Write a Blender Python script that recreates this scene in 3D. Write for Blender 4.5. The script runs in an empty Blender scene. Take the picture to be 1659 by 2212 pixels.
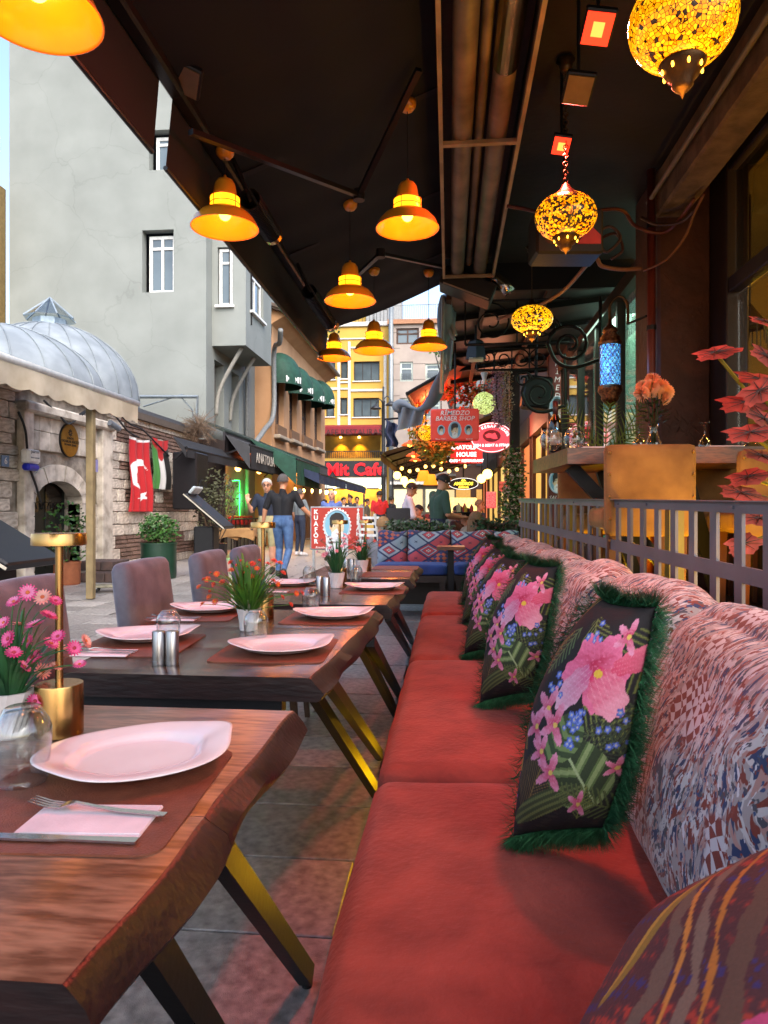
import bpy, bmesh, math, random
import numpy as np
from mathutils import Vector, Matrix, Euler
from math import sin, cos, pi, radians as R, sqrt, atan2
random.seed(7)
SC = bpy.context.scene
COL = SC.collection
# ---------------------------------------------------------------- camera, sky, sun, exposure
YAW = R(5.3); EYE = 1.15; FP = 1512.0
cam_d = bpy.data.cameras.new('camera'); cam = bpy.data.objects.new('camera', cam_d); COL.objects.link(cam)
cam.location = (0, 0, EYE); cam.rotation_euler = (R(90), 0, YAW)
cam_d.sensor_fit = 'VERTICAL'; cam_d.sensor_height = 36; cam_d.lens = 36*FP/2212
cam_d.clip_start = .02; cam_d.clip_end = 2000
cam_d.dof.use_dof = True; cam_d.dof.focus_distance = 3.0; cam_d.dof.aperture_fstop = 16
SC.camera = cam
W = bpy.data.worlds.new('World'); SC.world = W; W.use_nodes = True
wn = W.node_tree.nodes; wl = W.node_tree.links
sky = wn.new('ShaderNodeTexSky'); sky.sky_type = 'NISHITA'; sky.sun_disc = False
sky.sun_elevation = R(45); sky.sun_rotation = R(155); sky.air_density = 1.0; sky.dust_density = 3.0; sky.ozone_density = 1.0
wl.new(sky.outputs[0], wn['Background'].inputs[0]); wn['Background'].inputs[1].default_value = .15
sd = bpy.data.lights.new('sun', 'SUN'); sd.energy = .55; sd.angle = R(50); sd.color = (1, .96, .9)
sun = bpy.data.objects.new('sun', sd); COL.objects.link(sun)
sun.rotation_euler = Euler((R(45), 0, R(25)))
SC.view_settings.view_transform = 'Standard'; SC.view_settings.look = 'None'
SC.view_settings.exposure = 1.85; SC.view_settings.gamma = 1; SC.view_settings.use_curve_mapping = False
SC.render.engine = 'CYCLES'
SC.cycles.use_denoising = True
SC.cycles.max_bounces = 6; SC.cycles.diffuse_bounces = 3; SC.cycles.glossy_bounces = 3; SC.cycles.transmission_bounces = 6
SC.cycles.sample_clamp_indirect = 4
SC.cycles.caustics_reflective = False; SC.cycles.caustics_refractive = False

# ---------------------------------------------------------------- sight lines: point of the place at a given plane
SY, CY_ = sin(YAW), cos(YAW)
def ray(x, y):
    u = (x-829.5)/FP; v = -(y-1106)/FP
    return (-SY+u*CY_, CY_+u*SY, v)
def AY(x, y, Y):
    d = ray(x, y); t = Y/d[1]; return Vector((d[0]*t, Y, EYE+d[2]*t))
def AX(x, y, X):
    d = ray(x, y); t = X/d[0]; return Vector((X, d[1]*t, EYE+d[2]*t))
def AZ(x, y, Z):
    d = ray(x, y); t = (Z-EYE)/d[2]; return Vector((d[0]*t, d[1]*t, Z))

# ---------------------------------------------------------------- helpers
def C(h):
    h = h.lstrip('#'); o = []
    for i in (0, 2, 4):
        c = int(h[i:i+2], 16)/255; o.append(c/12.92 if c <= .04045 else ((c+.055)/1.055)**2.4)
    return tuple(o)
MATS = {}
def mat(name, col, rough=.6, metal=0, col2=None, scale=12, stretch=(1, 1, 1), bump=.15, bscale=None, emit=0, ecol=None,
        sheen=0, trans=0, coat=0, rnd=0, detail=5, dist=0, ior=1.45, two=(.35, .68), sss=0):
    if name in MATS: return MATS[name]
    m = bpy.data.materials.new(name); m.use_nodes = True; MATS[name] = m
    n = m.node_tree.nodes; l = m.node_tree.links; b = n['Principled BSDF']
    if isinstance(col, str): col = C(col)
    if col2 is None: col2 = tuple(c*.78 for c in col)
    elif isinstance(col2, str): col2 = C(col2)
    tc = n.new('ShaderNodeTexCoord'); mp = n.new('ShaderNodeMapping'); mp.inputs['Scale'].default_value = stretch
    l.new(tc.outputs['Object'], mp.inputs[0])
    nz = n.new('ShaderNodeTexNoise'); nz.inputs['Scale'].default_value = scale; nz.inputs['Detail'].default_value = detail
    nz.inputs['Distortion'].default_value = dist
    l.new(mp.outputs[0], nz.inputs['Vector'])
    cr = n.new('ShaderNodeValToRGB'); cr.color_ramp.elements[0].position = two[0]; cr.color_ramp.elements[1].position = two[1]
    cr.color_ramp.elements[0].color = (*col2, 1); cr.color_ramp.elements[1].color = (*col, 1)
    l.new(nz.outputs[0], cr.inputs[0]); out = cr.outputs[0]
    if rnd:
        oi = n.new('ShaderNodeObjectInfo'); hs = n.new('ShaderNodeHueSaturation'); mr = n.new('ShaderNodeMapRange')
        mr.inputs['To Min'].default_value = 1-rnd; mr.inputs['To Max'].default_value = 1+rnd
        l.new(oi.outputs['Random'], mr.inputs[0]); l.new(mr.outputs[0], hs.inputs['Value']); l.new(out, hs.inputs['Color']); out = hs.outputs[0]
    l.new(out, b.inputs['Base Color'])
    b.inputs['Roughness'].default_value = rough; b.inputs['Metallic'].default_value = metal; b.inputs['IOR'].default_value = ior
    if bump:
        n2 = n.new('ShaderNodeTexNoise'); n2.inputs['Scale'].default_value = bscale or scale*6; n2.inputs['Detail'].default_value = 4
        l.new(mp.outputs[0], n2.inputs['Vector'])
        bp = n.new('ShaderNodeBump'); bp.inputs['Strength'].default_value = bump; bp.inputs['Distance'].default_value = .01
        l.new(n2.outputs[0], bp.inputs['Height']); l.new(bp.outputs[0], b.inputs['Normal'])
    if sheen:
        b.inputs['Sheen Weight'].default_value = sheen; b.inputs['Sheen Roughness'].default_value = .4; b.inputs['Sheen Tint'].default_value = (*[min(1, c*1.5+.2) for c in col], 1)
    if trans: b.inputs['Transmission Weight'].default_value = trans
    if coat: b.inputs['Coat Weight'].default_value = coat; b.inputs['Coat Roughness'].default_value = .15
    if sss: b.inputs['Subsurface Weight'].default_value = sss; b.inputs['Subsurface Radius'].default_value = (.01, .006, .004)
    if emit:
        b.inputs['Emission Color'].default_value = (*(C(ecol) if isinstance(ecol, str) else (ecol or col)), 1); b.inputs['Emission Strength'].default_value = emit
    return m
def vmat(name, rough=.7, sheen=0, bump=.2, bscale=250, coat=0, emit=0):
    """printed cloth or print: colour comes from the print stored on the mesh"""
    if name in MATS: return MATS[name]
    m = bpy.data.materials.new(name); m.use_nodes = True; MATS[name] = m
    n = m.node_tree.nodes; l = m.node_tree.links; b = n['Principled BSDF']
    a = n.new('ShaderNodeVertexColor'); a.layer_name = 'Print'
    nz = n.new('ShaderNodeTexNoise'); nz.inputs['Scale'].default_value = bscale
    tc = n.new('ShaderNodeTexCoord'); l.new(tc.outputs['Object'], nz.inputs['Vector'])
    mx = n.new('ShaderNodeMixRGB'); mx.blend_type = 'MULTIPLY'; mx.inputs[0].default_value = .35
    l.new(a.outputs[0], mx.inputs[1]); l.new(nz.outputs[0], mx.inputs[2]); l.new(mx.outputs[0], b.inputs['Base Color'])
    bp = n.new('ShaderNodeBump'); bp.inputs['Strength'].default_value = bump; bp.inputs['Distance'].default_value = .003
    l.new(nz.outputs[0], bp.inputs['Height']); l.new(bp.outputs[0], b.inputs['Normal'])
    b.inputs['Roughness'].default_value = rough; b.inputs['Sheen Weight'].default_value = sheen
    if coat: b.inputs['Coat Weight'].default_value = coat
    if emit:
        l.new(a.outputs[0], b.inputs['Emission Color']); b.inputs['Emission Strength'].default_value = emit
    return m
def glow(name, col, strength):
    if name in MATS: return MATS[name]
    c = C(col) if isinstance(col, str) else col; return mat(name, tuple(.45*q for q in c), .5, emit=strength, ecol=col, bump=0)
def tag(o, label=None, cat=None, group=None, kind=None):
    if label: o['label'] = label
    if cat: o['category'] = cat
    if group: o['group'] = group
    if kind: o['kind'] = kind
    return o
def T(name, label, cat, loc=(0, 0, 0), rz=0, group=None):
    o = bpy.data.objects.new(name, None); COL.objects.link(o); o.empty_display_size = .05
    o.location = loc; o.rotation_euler = (0, 0, rz)
    return tag(o, label, cat, group)
def rootmat(o):
    return Matrix.LocRotScale(o.location, o.rotation_euler, o.scale)
def fullmat(o):
    return (fullmat(o.parent) @ o.matrix_parent_inverse if o.parent else Matrix()) @ rootmat(o)
class MB:
    def __init__(s): s.v = []; s.f = []; s.m = []; s.cur = 0
    def add(s, vs, fs):
        k = len(s.v); s.v += [tuple(v) for v in vs]
        for f in fs: s.f.append(tuple(i+k for i in f)); s.m.append(s.cur)
        return s
    def box(s, c, d, rot=None, bev=0):
        hx, hy, hz = d[0]/2, d[1]/2, d[2]/2; c = Vector(c)
        if bev:
            b = min(bev, hx*.9, hy*.9, hz*.9); vs = []
            for sx in (-1, 1):
                for sy in (-1, 1):
                    for sz in (-1, 1):
                        vs += [(sx*hx, sy*(hy-b), sz*(hz-b)), (sx*(hx-b), sy*hy, sz*(hz-b)), (sx*(hx-b), sy*(hy-b), sz*hz)]
            I = lambda x, y, z, a: ((x*2+y)*2+z)*3+a
            fs = [(I(0,0,0,0), I(0,0,1,0), I(0,1,1,0), I(0,1,0,0)), (I(1,0,0,0), I(1,1,0,0), I(1,1,1,0), I(1,0,1,0)),
                  (I(0,0,0,1), I(1,0,0,1), I(1,0,1,1), I(0,0,1,1)), (I(0,1,0,1), I(0,1,1,1), I(1,1,1,1), I(1,1,0,1)),
                  (I(0,0,0,2), I(0,1,0,2), I(1,1,0,2), I(1,0,0,2)), (I(0,0,1,2), I(1,0,1,2), I(1,1,1,2), I(0,1,1,2))]
            for x in (0, 1):
                for y in (0, 1): q = (I(x,y,0,0), I(x,y,1,0), I(x,y,1,1), I(x,y,0,1)); fs.append(q if (x+y) % 2 == 1 else q[::-1])
                for z in (0, 1): q = (I(x,0,z,0), I(x,1,z,0), I(x,1,z,2), I(x,0,z,2)); fs.append(q if (x+z) % 2 == 0 else q[::-1])
            for y in (0, 1):
                for z in (0, 1): q = (I(0,y,z,1), I(1,y,z,1), I(1,y,z,2), I(0,y,z,2)); fs.append(q if (y+z) % 2 == 1 else q[::-1])
            for x in (0, 1):
                for y in (0, 1):
                    for z in (0, 1): q = (I(x,y,z,0), I(x,y,z,1), I(x,y,z,2)); fs.append(q if (x+y+z) % 2 == 1 else q[::-1])
        else:
            vs = [(sx*hx, sy*hy, sz*hz) for sx in (-1, 1) for sy in (-1, 1) for sz in (-1, 1)]
            fs = [(0,1,3,2), (4,6,7,5), (0,4,5,1), (2,3,7,6), (0,2,6,4), (1,5,7,3)]
        if rot is not None:
            q = rot if isinstance(rot, Matrix) else Euler(rot).to_matrix(); vs = [q @ Vector(v) for v in vs]
        return s.add([Vector(v)+c for v in vs], fs)
    def bar(s, a, b, w, h, up=(0, 0, 1)):
        """square bar from a to b"""
        a = Vector(a); b = Vector(b); z = (b-a); L = z.length; z.normalize(); x = z.cross(Vector(up))
        if x.length < 1e-4: x = z.cross(Vector((1, 0, 0)))
        x.normalize(); y = x.cross(z)
        m = Matrix((x, y, z)).transposed()
        return s.box((a+b)/2, (w, h, L), m)
    def tube(s, pts, r, n=8, cap=True):
        pts = [Vector(p) for p in pts]; k = len(pts); rr = r if isinstance(r, (list, tuple)) else [r]*k
        ref = None; rings = []
        for i, p in enumerate(pts):
            t = (pts[min(i+1, k-1)]-pts[max(i-1, 0)]); t = t.normalized() if t.length > 1e-9 else Vector((0, 0, 1))
            if ref is None: ref = t.orthogonal().normalized()
            x = (ref-t*ref.dot(t)); x = x.normalized() if x.length > 1e-6 else t.orthogonal().normalized(); ref = x; y = t.cross(x)
            rings.append([p+(x*cos(2*pi*j/n)+y*sin(2*pi*j/n))*rr[i] for j in range(n)])
        return s.loft(rings, cap)
    def cyl(s, a, b, r0, r1=None, n=16): return s.tube([a, b], [r0, r0 if r1 is None else r1], n)
    def loft(s, rings, cap=True, closed=True):
        n = len(rings[0]); vs = [v for r in rings for v in r]; fs = []
        for i in range(len(rings)-1):
            for j in range(n if closed else n-1):
                a = i*n+j; b = i*n+(j+1) % n; fs.append((a, b, b+n, a+n))
        if cap and closed: fs += [tuple(range(n))[::-1], tuple(range((len(rings)-1)*n, len(rings)*n))]
        return s.add(vs, fs)
    def lathe(s, prof, n=24, c=(0, 0, 0), cap=False, sq=(1, 1)):
        c = Vector(c)
        return s.loft([[c+Vector((r*cos(2*pi*j/n)*sq[0], r*sin(2*pi*j/n)*sq[1], z)) for j in range(n)] for r, z in prof], cap)
    def ball(s, c, r, n=12, m=8, sq=(1, 1, 1)):
        c = Vector(c); prof = [(max(1e-4, sin(pi*i/m)), -cos(pi*i/m)) for i in range(m+1)]
        return s.loft([[c+Vector((r*a*cos(2*pi*j/n)*sq[0], r*a*sin(2*pi*j/n)*sq[1], r*z*sq[2])) for j in range(n)] for a, z in prof], False)
    def poly(s, pts): return s.add(pts, [tuple(range(len(pts)))])
    def prism(s, pts, d):
        """polygon pts extruded by vector d"""
        d = Vector(d); n = len(pts); p = [Vector(q) for q in pts]
        return s.add(p+[q+d for q in p], [tuple(range(n))[::-1], tuple(range(n, 2*n))]+[(i, (i+1) % n, (i+1) % n+n, i+n) for i in range(n)])
    def mesh(s, name, mats, smooth=False, fix=True):
        me = bpy.data.meshes.new(name); me.from_pydata([tuple(v) for v in s.v], [], s.f)
        for m in (mats if isinstance(mats, (list, tuple)) else [mats]): me.materials.append(m)
        if any(s.m): me.polygons.foreach_set('material_index', s.m)
        if fix:
            bm = bmesh.new(); bm.from_mesh(me); bmesh.ops.recalc_face_normals(bm, faces=bm.faces); bm.to_mesh(me); bm.free()
        if smooth:
            me.shade_smooth()
            if smooth is not True: me.set_sharp_from_angle(angle=R(smooth))
        me.update(); return me
    def build(s, name, mats, parent=None, smooth=False, world=True, fix=True):
        return link(name, s.mesh(name, mats, smooth, fix), parent, world)
def link(name, me, parent=None, world=True, loc=None, rot=None):
    o = bpy.data.objects.new(name, me); COL.objects.link(o)
    if loc is not None: o.location = loc
    if rot is not None: o.rotation_euler = rot
    if parent is not None:
        o.parent = parent
        if world: o.matrix_parent_inverse = fullmat(parent).inverted()
    return o
def copytree(o, parent=None):
    c = o.copy(); COL.objects.link(c)
    if parent is not None: c.parent = parent; c.matrix_parent_inverse = o.matrix_parent_inverse.copy()
    for ch in o.children: copytree(ch, c)
    return c
def light(name, kind, loc, energy, col, size=.1, rot=None, spot=None, parent=None):
    d = bpy.data.lights.new(name, kind); d.energy = energy; d.color = C(col) if isinstance(col, str) else col
    if kind == 'AREA': d.size = size
    elif kind in ('POINT', 'SPOT'): d.shadow_soft_size = size
    if spot: d.spot_size = R(spot); d.spot_blend = .6
    o = bpy.data.objects.new(name, d); COL.objects.link(o); o.location = loc
    if rot is not None: o.rotation_euler = rot
    if parent is not None: o.parent = parent; o.matrix_parent_inverse = fullmat(parent).inverted()
    return o
def aim(o, target):
    o.rotation_euler = (Vector(target)-o.location).to_track_quat('-Z', 'Y').to_euler(); return o
def text(body, name, m, parent, mtx, size=.1, ext=.002, align='CENTER', shear=0, space=1, bold=0):
    """raised lettering; mtx places it (x right, y up)"""
    cu = bpy.data.curves.new(name, 'FONT'); cu.body = body; cu.size = size; cu.extrude = ext; cu.align_x = align; cu.align_y = 'CENTER'
    cu.shear = shear; cu.space_character = space; cu.resolution_u = 2; cu.offset = bold
    t = bpy.data.objects.new(name, cu); COL.objects.link(t)
    dg = bpy.context.evaluated_depsgraph_get(); me = bpy.data.meshes.new_from_object(t.evaluated_get(dg))
    bpy.data.objects.remove(t); me.materials.clear(); me.materials.append(m); me.transform(mtx)
    return link(name, me, parent)
def facing(o, right, up=(0, 0, 1)):
    """matrix with x = right, y = up at o"""
    x = Vector(right).normalized(); y = Vector(up); y = (y-x*y.dot(x)).normalized(); z = x.cross(y); o = Vector(o)
    return Matrix(((x.x, y.x, z.x, o.x), (x.y, y.y, z.y, o.y), (x.z, y.z, z.z, o.z), (0, 0, 0, 1)))
def vgrid(name, nu, nv, pos, col, m, parent=None, smooth=True, flip=False, world=True):
    """sheet of nu x nv cells, shape pos(U,V), print col(U,V)"""
    u, v = np.meshgrid(np.linspace(0, 1, nu+1), np.linspace(0, 1, nv+1)); u = u.ravel(); v = v.ravel()
    p = np.stack(pos(u, v), 1).astype(np.float32); k = np.arange((nu+1)*(nv+1)).reshape(nv+1, nu+1)
    q = np.stack([k[:-1, :-1], k[:-1, 1:], k[1:, 1:], k[1:, :-1]], -1).reshape(-1, 4)
    if flip: q = q[:, ::-1]
    me = bpy.data.meshes.new(name); me.from_pydata(p.tolist(), [], q.tolist()); me.materials.append(m)
    c = np.ones((len(u), 4), np.float32); c[:, :3] = col(u, v)
    me.color_attributes.new('Print', 'FLOAT_COLOR', 'POINT').data.foreach_set('color', c.ravel())
    if smooth: me.shade_smooth()
    me.update(); return link(name, me, parent, world)
def arc(c, r, a0, a1, n, ax=(1, 0, 0), ay=(0, 0, 1)):
    c = Vector(c); ax = Vector(ax); ay = Vector(ay)
    return [c+ax*(r*cos(a0+(a1-a0)*i/n))+ay*(r*sin(a0+(a1-a0)*i/n)) for i in range(n+1)]
def lerp(a, b, t): return a+(b-a)*t
def spl(pts, n=6):
    """smooth curve through points"""
    P = [Vector(p) for p in pts]; o = []
    for i in range(len(P)-1):
        a, b, c, d = P[max(i-1, 0)], P[i], P[i+1], P[min(i+2, len(P)-1)]
        for k in range(n):
            t = k/n; o.append(.5*((2*b)+(c-a)*t+(2*a-5*b+4*c-d)*t*t+(3*b-a-3*c+d)*t**3))
    return o+[P[-1]]
BLACK = mat('black_metal', '#17171a', .45, .3, bump=.05)
CHROME = mat('steel', '#c9c9cc', .18, 1, bump=.02)
GOLD = mat('brushed_gold', '#bb9058', .25, 1, col2='#a67e4a', scale=6, stretch=(1, 1, .02), bump=.05, bscale=80)
WHITE = mat('white_paint', '#e8e8e4', .45, bump=.03)
def gmat(name, tint=(1, 1, 1), rough=0.0):
    if name in MATS: return MATS[name]
    m = bpy.data.materials.new(name); m.use_nodes = True; MATS[name] = m
    n = m.node_tree.nodes; l = m.node_tree.links; n.clear()
    o = n.new('ShaderNodeOutputMaterial'); g = n.new('ShaderNodeBsdfGlossy'); t = n.new('ShaderNodeBsdfTransparent'); mx = n.new('ShaderNodeMixShader'); lw = n.new('ShaderNodeLayerWeight'); pw = n.new('ShaderNodeMath'); pw.operation = 'POWER'; pw.inputs[1].default_value = 2.1; ml = n.new('ShaderNodeMath'); ml.operation = 'MULTIPLY_ADD'; ml.inputs[1].default_value = .75; ml.inputs[2].default_value = .05
    t.inputs[0].default_value = (*tint, 1); g.inputs[1].default_value = .03+rough; lw.inputs[0].default_value = .5
    l.new(lw.outputs['Facing'], pw.inputs[0]); l.new(pw.outputs[0], ml.inputs[0]); l.new(ml.outputs[0], mx.inputs[0]); l.new(t.outputs[0], mx.inputs[1]); l.new(g.outputs[0], mx.inputs[2]); l.new(mx.outputs[0], o.inputs[0])
    return m
GLASS = gmat('clear_glass', (.93, .95, .95))
# ---------------------------------------------------------------- soft box, noise
def vnoise(p, f=1.0, seed=0):
    rs = np.random.RandomState(seed); o = 0
    for k in range(5):
        d = rs.randn(3); d /= np.linalg.norm(d); o = o+np.sin(p@d*f*(1+.35*k)*6.283+rs.rand()*6.28)/(1+.3*k)
    return o/3
_rb = {}
def rbox(d, r, n=8, puff=(0, 0, 0), wr=0, wf=3, seed=0):
    """soft padded block: size d, edge radius r, bulge puff per axis, wrinkle wr"""
    if n not in _rb:
        bm = bmesh.new(); bmesh.ops.create_cube(bm, size=2); bmesh.ops.subdivide_edges(bm, edges=bm.edges[:], cuts=n, use_grid_fill=True)
        bm.verts.ensure_lookup_table(); _rb[n] = (np.array([v.co[:] for v in bm.verts]), [[v.index for v in f.verts] for f in bm.faces]); bm.free()
    P, F = _rb[n]; h = np.array(d)/2.0
    k = np.sign(P)*np.abs(P)**.8 if n > 4 else P
    q = k*h; inn = np.clip(q, -(h-r), h-r); dv = q-inn; L = np.linalg.norm(dv, axis=1, keepdims=True); q = np.where(L > 1e-6, inn+dv/np.maximum(L, 1e-6)*r, q)
    b = 1-k**2
    for a in range(3):
        o = [i for i in range(3) if i != a]
        q[:, a] += np.sign(k[:, a])*puff[a]*b[:, o[0]]*b[:, o[1]]*np.abs(k[:, a])
    if wr: q = q+(k/np.linalg.norm(k, axis=1, keepdims=True))*(vnoise(q, wf, seed)*wr)[:, None]
    m = MB(); m.add([Vector(x) for x in q], [tuple(f) for f in F]); return m
def place(m, loc=(0, 0, 0), rot=(0, 0, 0)):
    q = Matrix.Translation(Vector(loc)) @ Euler(rot).to_matrix().to_4x4(); m.v = [tuple(q @ Vector(v)) for v in m.v]; return m

# ---------------------------------------------------------------- ground and paving
STONE = mat('paving_stone', '#a6a19d', .36, col2='#6e6b69', scale=26, bump=.35, bscale=320, rnd=.3, detail=10, two=(.32, .7))
def paving_sheet():
    m = bpy.data.materials.new('street_paving'); m.use_nodes = True; n = m.node_tree.nodes; l = m.node_tree.links; b = n['Principled BSDF']
    tc = n.new('ShaderNodeTexCoord'); br = n.new('ShaderNodeTexBrick'); br.inputs['Scale'].default_value = 1; br.inputs['Brick Width'].default_value = .5; br.inputs['Row Height'].default_value = .42
    br.inputs['Mortar Size'].default_value = .006; br.inputs['Color1'].default_value = (*C('#6b6664'), 1); br.inputs['Color2'].default_value = (*C('#56524f'), 1); br.inputs['Mortar'].default_value = (.02, .02, .02, 1)
    nz = n.new('ShaderNodeTexNoise'); nz.inputs['Scale'].default_value = 3; mx = n.new('ShaderNodeMixRGB'); mx.blend_type = 'MULTIPLY'; mx.inputs[0].default_value = .5
    l.new(tc.outputs['Object'], br.inputs[0]); l.new(tc.outputs['Object'], nz.inputs[0]); l.new(br.outputs[0], mx.inputs[1]); l.new(nz.outputs[0], mx.inputs[2]); l.new(mx.outputs[0], b.inputs[0]); b.inputs['Roughness'].default_value = .5
    return m
g = MB().poly([(-300, -60, -.022), (300, -60, -.022), (300, 600, -.022), (-300, 600, -.022)]).build('ground', paving_sheet()); tag(g, kind='structure')
pv = MB().poly([(-9, .3, -.016), (1.2, .3, -.016), (1.2, 29.5, -.016), (-9, 29.5, -.016)]).build('pavement', mat('joint_grit', '#1c1a19', .9)); tag(pv, kind='structure')
SW, SH = .5, .42
slab = MB().box((0, 0, -.008), (SW-.009, SH-.009, .016), bev=.003).mesh('paving_slab', STONE)
cells = []
for i in range(-17, 3):
    for j in range(1, 67):
        x = -.04+SW*i+.02*sin(j*1.7); y = 1.24+SH*j-.63+.21*(i % 2); x0, y0 = x, y
        dx, dy = x*CY_+y*SY, -x*SY+y*CY_
        if dy < .9: continue
        u, v = 829.5+FP*dx/dy, 1106+FP*EYE/dy
        if -120 < u < 1250 and v < 2420: cells.append((dy, x, y))
cells.sort()
rest = MB()
for k, (d_, x, y) in enumerate(cells):
    if k < 290: link('paving_slab', slab, pv, loc=(x, y, random.uniform(-.0015, .0015)))
    else: rest.box((x, y, -.008), (SW-.006, SH-.006, .016))
tag(rest.build('paving_slabs', STONE, pv), kind='stuff')

# ---------------------------------------------------------------- banquette sofa
VELR = mat('red_velvet', '#a2483c', .8, col2='#762e27', scale=10, bump=.4, bscale=60, sheen=.35, detail=15, two=(.25, .75), dist=.3)
def ikat():
    m = bpy.data.materials.new('ikat_print'); m.use_nodes = True; n = m.node_tree.nodes; l = m.node_tree.links; b = n['Principled BSDF']; b.inputs['Roughness'].default_value = .8; b.inputs['Sheen Weight'].default_value = .2
    tc = n.new('ShaderNodeTexCoord'); mp = n.new('ShaderNodeMapping'); l.new(tc.outputs['Object'], mp.inputs[0])
    wz = n.new('ShaderNodeTexNoise'); wz.inputs['Scale'].default_value = 3.5; wz.inputs['Detail'].default_value = 2; l.new(mp.outputs[0], wz.inputs[0])
    va = n.new('ShaderNodeVectorMath'); va.operation = 'MULTIPLY_ADD'; va.inputs[1].default_value = (.25, .25, .25); l.new(wz.outputs['Color'], va.inputs[0]); l.new(mp.outputs[0], va.inputs[2])
    cur = None
    def layer(col, s, st, rot, th, seed, prev):
        mm = n.new('ShaderNodeMapping'); mm.inputs['Scale'].default_value = st; mm.inputs['Rotation'].default_value = rot; mm.inputs['Location'].default_value = (seed*3.1, seed*1.7, seed*2.3); l.new(va.outputs[0], mm.inputs[0])
        t = n.new('ShaderNodeTexNoise'); t.inputs['Scale'].default_value = s; t.inputs['Detail'].default_value = 2.5; l.new(mm.outputs[0], t.inputs[0])
        r = n.new('ShaderNodeValToRGB'); r.color_ramp.elements[0].position = th; r.color_ramp.elements[1].position = th+.015; l.new(t.outputs[0], r.inputs[0])
        mx = n.new('ShaderNodeMixRGB'); l.new(r.outputs[0], mx.inputs[0]); mx.inputs[2].default_value = (*C(col), 1)
        if prev is None: mx.inputs[1].default_value = (*C('#e0d9d2'), 1)
        else: l.new(prev, mx.inputs[1])
        return mx.outputs[0]
    for k, (col, s_, st, rot, th) in enumerate((('#b9aca6', 6, (2, 8, 3), (.3, .2, .1), .50), ('#c8988a', 8.5, (2, 9, 3), (.5, .2, .3), .55), ('#2e3f68', 7.5, (2, 10, 3), (.45, .1, .2), .59), ('#8e3a28', 9.5, (3, 8, 3), (-.5, .3, .2), .58), ('#55525a', 11, (2, 6, 3), (.9, .3, .2), .60), ('#3f5580', 14, (3, 7, 5), (.2, .6, .2), .64), ('#9c4230', 26, (2, 3, 2), (.2, .9, .4), .63), ('#efeaea', 13, (2, 12, 3), (.4, .2, .5), .63))):
        cur = layer(col, s_, st, rot, th, k+1, cur)
    ck = n.new('ShaderNodeTexChecker'); ck.inputs['Scale'].default_value = 46; ck.inputs['Color1'].default_value = (*C('#8c3a2c'), 1); ck.inputs['Color2'].default_value = (*C('#e4dcda'), 1)
    cm = n.new('ShaderNodeMapping'); cm.inputs['Rotation'].default_value = (.785, .2, .3); l.new(va.outputs[0], cm.inputs[0]); l.new(cm.outputs[0], ck.inputs[0])
    sel = n.new('ShaderNodeTexNoise'); sel.inputs['Scale'].default_value = 6.5; sel.inputs['Detail'].default_value = 1; l.new(mp.outputs[0], sel.inputs[0])
    rs = n.new('ShaderNodeValToRGB'); rs.color_ramp.elements[0].position = .60; rs.color_ramp.elements[1].position = .62; l.new(sel.outputs[0], rs.inputs[0])
    m1 = n.new('ShaderNodeMixRGB'); l.new(rs.outputs[0], m1.inputs[0]); l.new(cur, m1.inputs[1]); l.new(ck.outputs[0], m1.inputs[2])
    mu = n.new('ShaderNodeMixRGB'); mu.blend_type = 'MULTIPLY'; mu.inputs[0].default_value = 1; mu.inputs[2].default_value = (.72, .69, .71, 1); l.new(m1.outputs[0], mu.inputs[1])
    l.new(mu.outputs[0], b.inputs[0])
    f = n.new('ShaderNodeTexNoise'); f.inputs['Scale'].default_value = 300; bp = n.new('ShaderNodeBump'); bp.inputs['Strength'].default_value = .15; l.new(f.outputs[0], bp.inputs['Height']); l.new(bp.outputs[0], b.inputs['Normal'])
    return m
IKAT = ikat()
sofa = T('banquette_sofa', 'long red velvet banquette with patterned back cushions along the railing', 'sofa', (.25, 3.2, 0))
MB().box((.27, 3.28, .15), (.62, 5.9, .29), bev=.01).build('base', mat('sofa_base', '#1b1412', .6), sofa)
for a, b in ((.36, 1.84), (1.85, 3.31), (3.325, 4.74), (4.755, 6.16)):
    s_ = rbox((.645, b-a-.012, .175), .055, 26, (.004, .008, .024), .0035, 2.2, int(a*10))
    place(s_, (.1275, (a+b)/2, .372)).build('seat_cushion', VELR, sofa, True)
edges = [.30, 1.02, 1.74, 2.46, 3.2, 3.94, 4.68, 5.42, 6.16]
for i, (a, b) in enumerate(zip(edges, edges[1:])):
    ym = (a+b)/2; xo = -.028*(ym-1.5)
    s_ = rbox((.24, b-a+.012, .56), .10, 30, (.065, .012, .035), .016, 2.4, 40+i)
    place(s_, (.575+xo, ym, .655), (0, R(17), 0)).build('back_cushion', IKAT, sofa, True)
MB().box((.80, 3.25, .42), (.04, 5.9, .82), rot=(0, 0, R(1.6))).build('back_panel', mat('sofa_base', '#1b1412'), sofa)

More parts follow.
